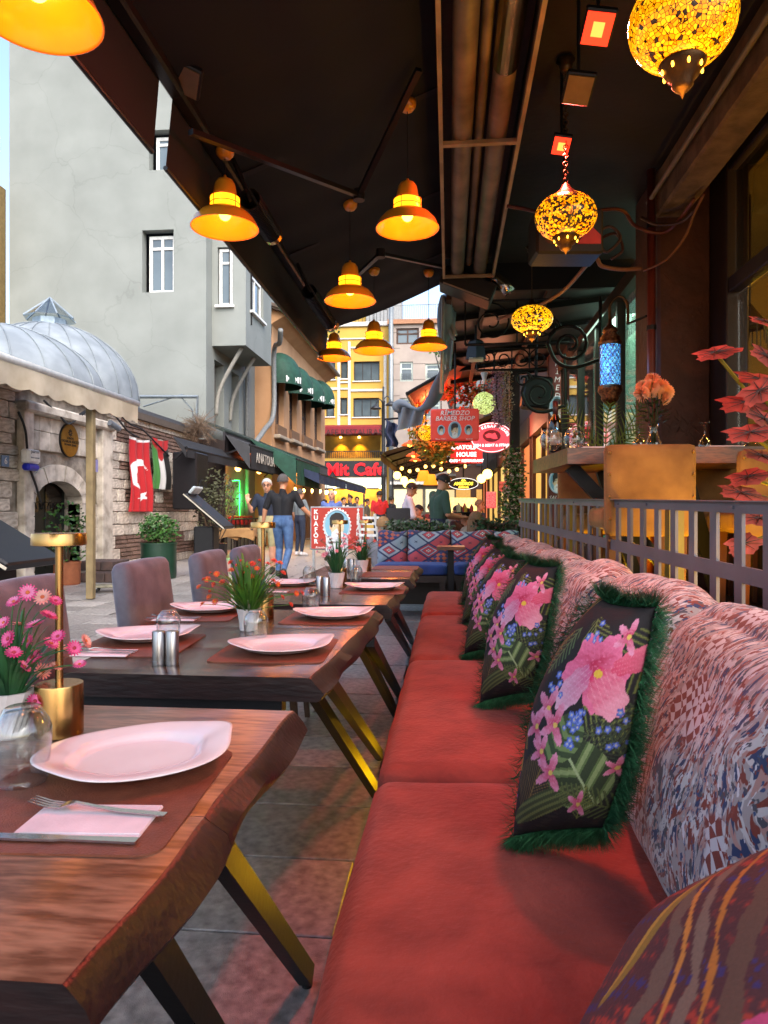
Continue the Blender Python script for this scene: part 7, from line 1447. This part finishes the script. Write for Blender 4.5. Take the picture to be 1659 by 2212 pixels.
# ---------------------------------------------------------------- blossom garlands, autumn leaves, ivy
def garland(name, label, pts, rad, n, ls, cols, seed, cat='garland'):
    rs = random.Random(seed); t = T(name, label, cat, pts[0]); P = spl(pts, 5); MB().tube(P, .012, 5).build('stem', mat('brown_stem', '#4a3826'), t)
    for i, c_ in enumerate(cols):
        m = MB()
        for k in range(n//len(cols)): leafy(m, rs.choice(P), rad, 1, ls, rs)
        tag(m.build(('leaves', 'blossoms', 'mixed_leaves')[i], mat('garland_'+c_[1:], c_, .7, bump=0, scale=8), t, fix=False), kind='stuff')
    return t
garland('wisteria_garland', 'mauve artificial blossom strands hanging beside the green ball lamp', [AY(1075, 805, 9.3), AY(1072, 860, 9.3), AY(1080, 915, 9.3)], .09, 900, .035, ('#b88098', '#d8b0b8'), 1); garland('white_garland', 'cream blossom strands hanging right of the mauve ones', [AY(1092, 800, 9.6), AY(1096, 860, 9.6), AY(1092, 905, 9.6)], .09, 700, .035, ('#d8c0a8', '#b09060'), 2)
garland('autumn_garland', 'orange and yellow autumn leaves between the dish pendants and the barber sign', [AY(900, 880, 11.3), AY(905, 945, 11.3), AY(925, 975, 11.3), AY(950, 985, 11.3), AY(965, 955, 11.3)], .17, 700, .09, ('#d89030', '#c8b048', '#8a9a40'), 3); garland('red_leaf_garland', 'red lit leaves under the far end of the tin canopy', [AY(985, 830, 11.8), AY(1000, 850, 11.8), AY(1060, 840, 11.8)], .3, 600, .09, ('#a04028', '#5c5a28'), 4)
garland('ivy_curtain', 'green ivy with pale blossoms climbing the post by the railing end', [AY(1105, 985, 10.2), AY(1112, 1040, 10.2), AY(1100, 1090, 10.2), AY(1110, 1140, 10.2)], .17, 1700, .06, ('#3f6a2c', '#5c7a3c', '#c8a890'), 5, 'ivy')
garland('planter_hedge', 'low planter foliage behind the kilim bench', [AY(845, 1142, 9.0), AY(900, 1140, 9.0), AY(960, 1143, 9.0)], .11, 900, .06, ('#4c5a44', '#6a7060', '#3a5a2c'), 6, 'plant'); garland('dark_hedge', 'dark fern foliage behind the blonde woman', [AY(1040, 1140, 9.4), AY(1080, 1142, 9.4), AY(1115, 1150, 9.4)], .13, 700, .07, ('#2c4a2a', '#4a3a2c'), 7, 'plant')
hp = T('hedge_planter', 'long dark planter box behind the kilim bench', 'planter', (.1, 9.1, 0)); a, b = AY(838, 1150, 9.1), AY(1118, 1150, 9.1); MB().box(((a.x+b.x)/2, 9.15, .43), (b.x-a.x, .3, .86), bev=.01).build('box', mat('dark_planter', '#2a2320'), hp)
MB().box((AY(1112, 1000, 10.3).x, 10.35, 1.6), (.14, .14, 3.2)).build('post', DARKW, hp)
# ---------------------------------------------------------------- kilim bench
def kilim(u, v):
    c = np.tile(np.array(C('#b8485a')), (len(u), 1)); U = u*3.1; Vv = v*2.2
    def put(k, col): c[k] = np.array(C(col))
    a = (U+Vv) % 1.0; b = (U-Vv) % 1.0; ia = np.floor(U+Vv).astype(int); ib = np.floor(U-Vv).astype(int); s = (ia*3+ib*5) % 6
    cheb = np.maximum(np.abs(a-.5), np.abs(b-.5))
    fine = (np.floor((U+Vv)*4)+np.floor((U-Vv)*4)).astype(int) % 2
    put(s == 0, '#b04048'); put(s == 1, '#8fa3b0'); put(s == 2, '#33406e'); put(s == 3, '#c4525c'); put(s == 4, '#a9b4bc'); put(s == 5, '#7a3048')
    put((cheb > .44), '#2f3a60'); put((cheb < .34) & (s % 2 == 0), '#a8b6c0'); put((cheb < .28) & (s % 2 == 0), '#2f3d6a'); put((cheb < .24) & (s % 2 == 0), '#c24a50')
    put((cheb < .10) & (s % 2 == 0), '#f0e8dc'); k = (s == 2) | (s == 5); put(k & (fine == 0) & (cheb < .42), '#c86a50'); put(k & (fine == 1) & (cheb < .42), '#3a4878'); put(((np.abs(a-.5) < .02) | (np.abs(b-.5) < .02)) & (cheb < .12), '#26304e')
    return c
KIL = vmat('kilim_cloth', .85, .1); kb = T('kilim_bench', 'bench with blue velvet seat and kilim patterned back cushions', 'bench', (-.1, 7.8, 0)); BLV = mat('blue_velvet', '#2a4484', .75, sheen=.5, col2='#1f3670', scale=8)
Yk = 8.0
for x0_, x1_, sd in ((816, 879.5, 0), (880.5, 973, 1), (974.5, 1066, 2), (1067, 1122, 3)):
    a, b = AY(x0_, 1217, Yk), AY(x1_, 1147, Yk)
    def ps(u, v, a=a, b=b): 
        x = u*2-1; y = v*2-1; h = .13*np.power(np.clip((1-np.abs(x)**5)*(1-np.abs(y)**4), 0, 1), .5)+.012*np.sin(u*9+sd)*np.sin(v*8); return (a.x+(b.x-a.x)*u, Yk-h+.10*(v-.5), a.z-.02+(b.z-a.z+.02)*v+.012*np.sin(u*7+sd)*v)
    cu = vgrid('back_cushion', 130, 90, ps, lambda u, v, w=(b.x-a.x)/.48, sd=sd: kilim((u+sd*.37)*w*.55, v), KIL, kb); MB().box(((a.x+b.x)/2, Yk+.06, (a.z+b.z)/2), (b.x-a.x-.02, .1, b.z-a.z-.06)).build('cushion_back', mat('kilim_back', '#5a2c38', .8), cu)
a, b = AY(812, 1217, 7.7), AY(1122, 1217, 7.7)
for x0_, x1_ in ((812, 966), (981, 1122)):
    p, q = AY(x0_, 1217, 7.6), AY(x1_, 1217, 7.6); place(rbox((q.x-p.x, .52, .11), .03, 10, (0, 0, .008)), ((p.x+q.x)/2, 7.66, p.z-.055)).build('seat_cushion', BLV, kb, True); MB().box(((p.x+q.x)/2, 7.66, p.z-.15), (q.x-p.x, .5, .07)).build('seat_frame', DARKW, kb)
    for xx in (p.x+.05, q.x-.05):
        for yy in (7.45, 7.9): MB().box((xx, yy, (p.z-.18)/2), (.06, .06, p.z-.18)).build('leg', DARKW, kb)
MB().box(((a.x+b.x)/2, Yk+.14, .5), (b.x-a.x, .05, .84)).build('back_frame', DARKW, kb)
p = AY(974, 1179, 7.1); t = T('pedestal_table', 'small square pedestal table in front of the kilim bench', 'table', (p.x, 7.1, 0)); MB().box((0, 0, p.z-.02), (.28, .36, .035), bev=.005).build('table_top', TW, t, world=False); MB().box((0, 0, (p.z-.04)/2+.01), (.06, .06, p.z-.06)).build('post', BLACK, t, world=False); MB().box((0, 0, .01), (.3, .3, .02)).build('foot_plate', BLACK, t, world=False)
# portrait advertising board
Yb = 11.0; t, M4, w, h = board('barber_board', 'red barber board with large portrait oval on the street', 670, 787, 1094, 1188, Yb, mat('frame_grey', '#9a9c9e', .4, .4), .04, 'sign', .01)
MB().box(M4 @ Vector((0, 0, .004)), (w*.95, .012, h*.94)).build('poster', BRED, t); M5 = M4 @ Matrix.Translation((0, 0, .012))
oval(t, M5 @ Matrix.Translation((0, h*.06, 0)), w*.46, h*.70, 'portrait', 64, .014)
for k in range(28): a = 2*pi*k/28; MB().ball(M5 @ Vector((w*.25*cos(a), h*.06+h*.38*sin(a), -.004)), .022, 6, 4, (1, .2, 1)).build('scallop', WHITE, t)
for k, ch_ in enumerate('KUAFÖR'): text(ch_, 'letter', WHITE, t, M5 @ Matrix.Translation((-w*.39, h*(.37-.135*k), 0)), h*.14, .002, bold=.004)
for k, ch_ in enumerate('İBRAHİM'): text(ch_, 'letter', WHITE, t, M5 @ Matrix.Translation((w*.39, h*(.37-.125*k), 0)), h*.13, .002, bold=.004)
text('Rimedzo', 'lettering', WHITE, t, M5 @ Matrix.Translation((-w*.3, -h*.44, 0)), h*.07, .001, shear=.3)
for s_ in (-1, 1): q = M4 @ Vector((s_*w*.44, 0, -.03)); MB().box((q.x, q.y, (q.z)/2), (.04, .04, q.z)).build('leg', mat('frame_grey', '#9a9c9e'), t)
q = AY(728, 1180, 10.6); t = T('white_notice', 'small white notice leaning at the foot of the barber board', 'sign', q); MB().box(q, (.34, .03, .30)).build('panel', mat('notice_white', '#d0d4d8', .6), t); text('BERBER SALONU', 'lettering', DK, t, facing(q+Vector((0, -.018, .06)), (1, 0, 0)), .035, .001); MB().box((q.x, q.y+.05, (q.z-.15)/2), (.05, .05, q.z-.15)).build('stand', CHROME, t)
t = T('white_ladder_chair', 'white slatted folding chair beside the barber board', 'chair', (AY(800, 1140, 10.8).x, 10.8, 0), R(-25))
for s_ in (-1, 1): MB().bar((s_*.17, .15, 0), (s_*.15, -.12, 1.12), .03, .03).build('leg', WHITE, t, world=False)
for k in range(6): MB().box((0, -.12+.045*(5-k)*.6, 1.06-.09*k), (.30, .02, .04)).build('slat', WHITE, t, world=False)
MB().box((0, .1, .47), (.34, .3, .03)).build('seat', WHITE, t, world=False)
t = T('till_screen', 'dark point of sale screen behind the bench', 'screen', AY(860, 1115, 9.6)); q = AY(860, 1116, 9.6); MB().box(q, (.33, .04, .24), rot=(R(-12), 0, 0), bev=.01).build('panel', BLACK, t); MB().box((q.x, 9.7, q.z/2-.05), (.08, .08, q.z-.1)).build('stand', BLACK, t)
# made-up bulb string for glow under the far awnings, and a lit menu board
P = [AY(868+k*17, 1012+6*sin(k*1.3), 20.5) for k in range(9)]; t = T('added_festoon', 'added string of small warm bulbs for glow under the brown awning', 'string light', P[0]); MB().tube(spl([q+UP*.09 for q in P]), .008, 5).build('wire', BLACK, t)
for q in P: MB().ball(q, .055, 10, 8).build('bulb', glow('added_festoon_glow', '#ffc060', 1.6), t, True); MB().cyl(q+UP*.04, q+UP*.10, .02, n=8).build('socket', BLACK, t)
for q in (P[0], P[-1]): MB().cyl(q+UP*.09, (q.x, q.y, 3.0), .008, n=5).build('hanger', BLACK, t)
t, M4, w, h = board('lit_menu_board', 'glowing red menu board beside the lens shaped sign', 1050, 1072, 1062, 1098, 16.0, mat('lit_menu_red', '#b03040', .5, emit=.25, ecol='#e04050', col2='#d0a080', scale=30, bump=0), .05); MB().box((( M4 @ Vector((0, 0, 0))).x, 16.05, .45), (.06, .06, .9)).build('post', IRON, t)
t, M4, w, h = board('display_counter', 'brightly lit food display counter behind the waiter', 960, 1030, 1075, 1110, 17.0, mat('display_glow', '#d8c080', .5, emit=.5, ecol='#ffd880', col2='#7a4a28', scale=14, bump=0), .3, 'counter'); q = M4 @ Vector((0, -h/2, 0)); MB().box((q.x, 17.15, q.z/2), (w, .3, q.z)).build('base', mat('kiosk_grey', '#7d7a74'), t)
# ---------------------------------------------------------------- people
SKIN = mat('skin', '#c08a6a', .55, col2='#b07a5c', scale=9, bump=.05, sss=.05); SKIN2 = mat('skin_light', '#cf9c80', .55, col2='#c08c70', scale=9, bump=.05)
def capsule(m, a, b, ra, rb, n=12):
    a = Vector(a); b = Vector(b); d = b-a; L = d.length; d = d.normalized() if L > 1e-6 else Vector((0, 0, 1)); pts = []; rr = []
    for k in range(4): t = -cos(k*pi/8); pts.append(a+d*ra*t); rr.append(max(.001, ra*sin(k*pi/8)))
    pts.append(a); rr.append(ra); pts.append(b); rr.append(rb)
    for k in range(1, 5): t = sin(k*pi/8); pts.append(b+d*rb*t); rr.append(max(.001, rb*cos(k*pi/8)))
    m.tube(pts, rr, n)
def person(label, loc, rz, h, J, mats, hair, hairm, vox=.014, skirt=None, extra=None, seed=0, group='people in the street', long_hair=False, glasses=False, beard=None, sleeves=.55):
    """J overrides joints; body grown as one continuous surface; material by nearest limb"""
    D = dict(pel=(0, 0, .95), wai=(0, .0, 1.08), che=(0, 0, 1.30), nec=(0, -.01, 1.47), hea=(0, .02, 1.62), sl=(-.185, 0, 1.41), sr=(.185, 0, 1.41), el=(-.235, -.03, 1.13), er=(.235, -.03, 1.13), wl=(-.23, .07, .90), wr=(.23, .07, .90), hl=(-.09, 0, .93), hr=(.09, 0, .93), kl=(-.1, .02, .50), kr=(.1, .02, .50), al=(-.1, -.03, .09), ar=(.1, -.03, .09), tl=(-.11, .14, .035), tr=(.11, .14, .035), look=(0, 1, 0))
    D.update(J); V = {k: Vector(v) for k, v in D.items()}; lk = V['look'].normalized(); rt = lk.cross(UP).normalized(); up = rt.cross(lk)
    seg = []
    def S(a, b, ra, rb, mi): seg.append((Vector(a), Vector(b), ra, rb, mi))
    c, w, p, n_, hd = V['che'], V['wai'], V['pel'], V['nec'], V['hea']; sx = (V['sr']-V['sl']).normalized()
    for s in (-1, 1): S(p+sx*s*.055, w+sx*s*.05, .115, .105, 2); S(w+sx*s*.05, c+sx*s*.075, .108, .115, 1); S(c+sx*s*.075, V['sl' if s < 0 else 'sr']+Vector((0, 0, -.02)), .105, .066, 1)
    S(c+Vector((0, 0, .08)), n_, .08, .056, 1); S(n_, hd-up*.05, .053, .055, 0)
    S(hd-up*.045+lk*.02, hd+up*.035-lk*.01, .068, .088, 0); S(hd-up*.085+lk*.045, hd-up*.05+lk*.03, .036, .05, 0); S(hd+lk*.085-up*.0, hd+lk*.108-up*.03, .012, .016, 0)
    for s in (-1, 1): S(hd+rt*s*.083-up*.005, hd+rt*s*.09+up*.02-lk*.01, .012, .016, 0)
    for e in 'lr':
        sh, el, wr = V['s'+e], V['e'+e], V['w'+e]; m_ = sh.lerp(el, sleeves+.3); S(sh, m_, .064, .056, 1); S(m_, el, .046, .043, 0); S(el, wr, .043, .028, 0)
        d = V['h'+e+'d'].normalized() if 'h'+e+'d' in V else ((wr-el).normalized()*.8+Vector((0, .2, -.2))).normalized(); sd = V['h'+e+'s'].normalized() if 'h'+e+'s' in V else Vector((0, 1, 0)); sd = (sd-d*sd.dot(d)).normalized()
        S(wr, wr+d*.06, .028, .032, 0); S(wr+d*.03-sd*.018, wr+d*.085-sd*.026, .02, .018, 0); S(wr+d*.03+sd*.018, wr+d*.085+sd*.026, .02, .018, 0)
        for k, L in enumerate((.07, .082, .078, .06)): a = wr+d*.085+sd*(.03-.02*k); S(a, a+d*L+sd*(.012-.008*k), .0105, .0085, 0)
        S(wr+d*.03+sd*.03, wr+d*.075+sd*.07, .013, .01, 0)
        hp, kn, an, to = V['h'+e], V['k'+e], V['a'+e], V['t'+e]
        kk = hp.lerp(kn, .93); S(hp, kk, .098, .068, 2); S(kn, kn.lerp(an, .35), .062, .062, 3); S(kn.lerp(an, .35), an, .062, .042, 3); S(an, to, .05, .042, 4); S(an-Vector((0, .02, .03)), to, .042, .04, 4)
    k = h/1.73; m = MB()
    for a, b, ra, rb, mi in seg: capsule(m, a, b, ra, rb)
    me = m.mesh('body', mats[0]); ob = bpy.data.objects.new('b', me); COL.objects.link(ob)
    r = ob.modifiers.new('r', 'REMESH'); r.mode = 'VOXEL'; r.voxel_size = vox; s = ob.modifiers.new('s', 'SMOOTH'); s.factor = .5; s.iterations = 3
    dg = bpy.context.evaluated_depsgraph_get(); me2 = bpy.data.meshes.new_from_object(ob.evaluated_get(dg)); bpy.data.objects.remove(ob); me2.name = 'body'
    me2.materials.clear(); 
    for q in mats: me2.materials.append(q)
    nf = len(me2.polygons); ce_ = np.empty(nf*3, np.float32); me2.polygons.foreach_get('center', ce_); ce_ = ce_.reshape(-1, 3); best = np.full(nf, 9.0); mi_ = np.zeros(nf, np.int32)
    for a, b, ra, rb, mi in seg:
        A_ = np.array(a); d = np.array(b)-A_; t = np.clip(((ce_-A_)@d)/max(d@d, 1e-9), 0, 1); ds = np.linalg.norm(ce_-A_-t[:, None]*d, axis=1)-(ra+(rb-ra)*t); up_ = ds < best; best[up_] = ds[up_]; mi_[up_] = mi
    me2.polygons.foreach_set('material_index', mi_); me2.shade_smooth()
    o = T('person', label, 'person', loc, rz, group); o.scale = (k, k, k); link('body', me2, o, False)
    if hair:
        rs = random.Random(seed); hm = MB(); n2 = 22; mr = 12; rings = []
        for i in range(mr+1):
            ph = pi*i/mr*(.57 if not long_hair else .66); rg_ = []
            for j in range(n2):
                th = 2*pi*j/n2; f = cos(th); lim = 1.0 if f < .2 else 1-.42*(f-.2)/.8*(1 if hair < 2 else .75); p2 = ph*lim; q = (.0985+.005*hair+.004*rs.random())
                rg_.append(hd+up*(.02+q*1.06*cos(p2))+(lk*(q*1.03*sin(p2)*cos(th)-.012)+rt*(q*.90*sin(p2)*sin(th))))
            rings.append(rg_)
        hm.loft(rings, False); ho = hm.build('hair', hairm, o, True, False, fix=False)
        if long_hair:
            lm = MB(); 
            for j in range(60):
                th = pi+(rs.random()-.5)*3.4; a = hd+(lk*.1*cos(th)+rt*.1*sin(th)); b = a+Vector((0, 0, -.30-rs.random()*.08))-lk*.03+rt*rs.gauss(0, .02); lm.tube([a, a.lerp(b, .5)-lk*.035, b], [.022, .026, .006], 5)
            lm.build('long_hair', hairm, o, True, False)
    em = MB()
    for s in (-1, 1): em.ball(hd+lk*.082+rt*s*.034+up*.012, .011, 8, 6)
    em.build('eyes', mat('dark_eye', '#20140f', .3), o, True, False)
    bm_ = MB()
    for s in (-1, 1): bm_.bar(hd+lk*.092+rt*s*.016+up*.034, hd+lk*.083+rt*s*.056+up*.036, .008, .008)
    bm_.bar(hd+lk*.093-rt*.02-up*.062, hd+lk*.093+rt*.02-up*.062, .007, .006); bm_.build('brows_and_mouth', mat('brow_'+hairm.name, '#5a3a30', .8), o, False, False)
    if glasses:
        gm_ = MB()
        for s in (-1, 1): c2 = hd+lk*.098+rt*s*.034+up*.01; gm_.tube([c2+rt*.028*cos(a)+up*.02*sin(a) for a in [2*pi*q/12 for q in range(13)]], .004, 5); gm_.bar(c2+rt*s*.028, hd+rt*s*.09+up*.015, .005, .005)
        gm_.build('glasses', BLACK, o, False, False)
    if beard: b2 = MB(); b2.ball(hd-up*.075+lk*.035, .062, 12, 8, (1, 1, .8)); b2.build('beard', beard, o, True, False)
    return o
def cloth(c, r=.85, c2=None): return mat('cloth_'+c[1:], c, r, col2=c2, scale=10, bump=.25, bscale=90)
NVY, BLK = cloth('#1c2536'), cloth('#121318'); KHK = cloth('#a8a078'); JEAN = mat('blue_denim', '#4a6890', .85, col2='#38527a', scale=14, bump=.3, bscale=160); DJN = cloth('#232c40'); SHOE = mat('dark_shoe', '#26221f', .6); WSH = mat('white_shoe', '#c8c8cc', .6)
GRH = mat('grey_hair', '#b0aca8', .8, bump=.4, bscale=90); DKH = mat('dark_hair', '#1a1412', .7, bump=.5, bscale=90); DGH = mat('greying_hair', '#4a4644', .8, bump=.4, bscale=90); BRH = mat('light_brown_hair', '#8a6a48', .7, col2='#6a4c30', scale=30, stretch=(8, 8, 1), bump=.4); BLH = mat('blond_hair', '#a07a50', .8)
def at(px, Y): return (AY(px, 1100, Y).x, Y, 0)
# the white haired man raising a hand, facing the camera
person('white haired man in navy polo and khaki shorts raising one hand', at(577, 12.8), R(178), 1.76, dict(er=(.28, .04, 1.15), wr=(.30, .20, 1.30), hrd=(0.05, .1, 1), hrs=(-1, .1, 0), el=(-.25, -.06, 1.14), wl=(-.22, .04, .90), look=(-.15, 1, -.12)), [SKIN2, NVY, KHK, SKIN2, SHOE], 1, GRH, .011, glasses=True, seed=1)
# the man in a black polo walking away
person('man in black polo and blue jeans walking away with arms out', at(611, 11.7), R(-6), 1.78, dict(el=(-.30, -.02, 1.16), wl=(-.36, .04, .94), er=(.32, .05, 1.19), wr=(.44, .20, 1.03), sr=(.2, 0, 1.42), sl=(-.2, 0, 1.42), kl=(-.1, .12, .52), al=(-.1, .05, .12), tl=(-.1, .2, .04), kr=(.1, .02, .50), ar=(.09, -.22, .16), tr=(.09, -.12, .04), look=(.1, 1, 0)), [SKIN, BLK, JEAN, JEAN, SHOE], 1, DGH, .011, seed=2)
person('man in grey shirt and navy trousers with white shoes behind the walker', at(648, 18.0), R(-40), 1.74, dict(er=(.28, .05, 1.15), wr=(.25, .25, 1.02)), [SKIN2, cloth('#6a7478'), DJN, DJN, WSH], 1, DGH, .016, seed=3)
person('bald stocky man in blue shirt behind the barber board', at(716, 16.5), R(176), 1.66, dict(sl=(-.21, 0, 1.41), sr=(.21, 0, 1.41)), [SKIN2, cloth('#5a6ea8'), DJN, DJN, SHOE], 0, DGH, .016, seed=4)
person('man in red shirt standing by the kiosk', at(820, 20.5), R(20), 1.76, {}, [SKIN, cloth('#b82028'), DJN, DJN, SHOE], 1, DKH, .018, seed=5)
SIT = dict(kl=(-.12, .42, .90), kr=(.12, .42, .90), al=(-.12, .40, .5), ar=(.12, .40, .5), tl=(-.12, .52, .46), tr=(.12, .52, .46))
person('man in white shirt looking down beside the waiter', at(882, 12.0), R(-80), 1.66, dict(wr=(.16, .32, 1.05), er=(.25, .06, 1.12), wl=(-.1, .34, 1.02), el=(-.24, .06, 1.12), look=(0, 1, -.45), hea=(0, .06, 1.60)), [SKIN, cloth('#d8ccd0', .8, '#c8bcc2'), DJN, DJN, SHOE], 1, DKH, .014, seed=6, sleeves=.68)
wt = at(948, 10.2)
person('young waiter in dark green tee carrying a tray of bottles', wt, R(-62), 1.72, dict(er=(.25, .02, 1.12), wr=(.12, .30, 1.08), hrd=(.0, 1, .05), hrs=(1, 0, 0), el=(-.25, .03, 1.12), wl=(-.08, .33, 1.06), hld=(.2, 1, .05), hls=(1, 0, 0), look=(.08, 1, -.55), hea=(0, .07, 1.585), nec=(0, .02, 1.46)), [SKIN, cloth('#3a5244'), DJN, DJN, SHOE], 2, DKH, .012, seed=7)
ty = Vector(wt)+Vector((sin(R(62))*.44, cos(R(62))*.44, 1.13)); t = T('serving_tray', 'round dark tray in the waiter\'s hands', 'tray', ty); MB().lathe([(.0001, 0), (.17, 0), (.18, .02), (.175, .02), (.165, .006), (.0001, .006)], 28).build('disc', BLACK, t, True, False)
for dx, dy, c_, s, lb in ((-.1, -.04, '#e0d4a8', 1, 'cream mayonnaise bottle on the tray'), (.0, -.06, '#c8a020', .75, 'yellow mustard bottle on the tray'), (.09, -.02, '#a82420', .85, 'red ketchup bottle on the tray'), (-.01, .07, '#b83028', .95, 'red sauce bottle at the back of the tray')):
    o = link('sauce_bottle', MB().lathe([(.0001, 0), (.03, 0), (.032, .01), (.032, .09), (.028, .11), (.014, .125), (.014, .14), (.006, .15), (.0001, .15)], 14).mesh('sauce_bottle', mat('sauce_'+c_[1:], c_, .4, bump=0), True), loc=ty+Vector((dx, dy, .0065))); o.scale = (s, s, s); tag(o, lb, 'bottle', 'sauce bottles on the tray')
def seated(label, px, Y, hz, rz, mats, hair, hm, **kw): p = at(px, Y); return person(label, (p[0], Y, hz-1.62), rz, 1.73, dict(SIT, **kw.pop('J', {})), mats, hair, hm, .014, **kw)
seated('dark haired woman in pale top sitting in profile', 1010, 10.6, AY(1010, 1116, 10.6).z, R(75), [SKIN2, cloth('#cfc4c0'), DJN, DJN, SHOE], 1, DKH, seed=8, J=dict(wr=(.1, .35, 1.1), er=(.24, .1, 1.12)), sleeves=-.2)
seated('woman with long light brown hair sitting with her back turned', 1028, 9.75, AY(1028, 1124, 9.75).z, R(15), [SKIN2, cloth('#b8a890'), DJN, DJN, SHOE], 1, BRH, seed=9, long_hair=True, sleeves=-.2)
seated('man in dark shirt lit red beyond the seated women', 990, 13.0, AY(990, 1106, 13.0).z, R(60), [SKIN, cloth('#2c2226'), DJN, DJN, SHOE], 1, DKH, seed=10)
seated('blond child sitting behind the kilim bench', 828, 9.45, AY(828, 1136, 9.45).z, R(10), [SKIN2, cloth('#8a8a90'), DJN, DJN, SHOE], 1, BLH, seed=11)
for k, (px, Y, yy, c_) in enumerate(((757, 25, 1077, '#3a3a44'), (771, 26, 1080, '#8a8078'), (742, 24, 1082, '#d0ccc4'), (793, 27, 1084, '#585048'), (845, 24, 1080, '#26242a'))):
    seated(('dark haired diner in charcoal at the cafe tables', 'diner in taupe beside the charcoal dressed one', 'diner in white shirt at the cafe tables', 'diner in brown nearest the street lamp', 'diner in black beyond the street lamp')[k], px, Y, AY(px, yy, Y).z, R(150+k*40), [SKIN, cloth(c_), DJN, DJN, SHOE], 1, DKH, seed=20+k)
for k, (px, Y, yy, c_, lb) in enumerate(((905, 14.0, 1104, '#a8a098', 'diner in pale grey beyond the waiter'), (932, 15.5, 1098, '#5a2a2c', 'diner in maroon between the waiter and the man in white'), (1035, 15.0, 1092, '#3a4250', 'diner in slate blue near the lens shaped sign'), (700, 21, 1088, '#c8b8a0', 'diner in cream by the bare bulbs of the restaurant'))):
    seated(lb, px, Y, AY(px, yy, Y).z, R(140+k*50), [SKIN, cloth(c_), DJN, DJN, SHOE], 1, DKH if k != 2 else BRH, seed=40+k)
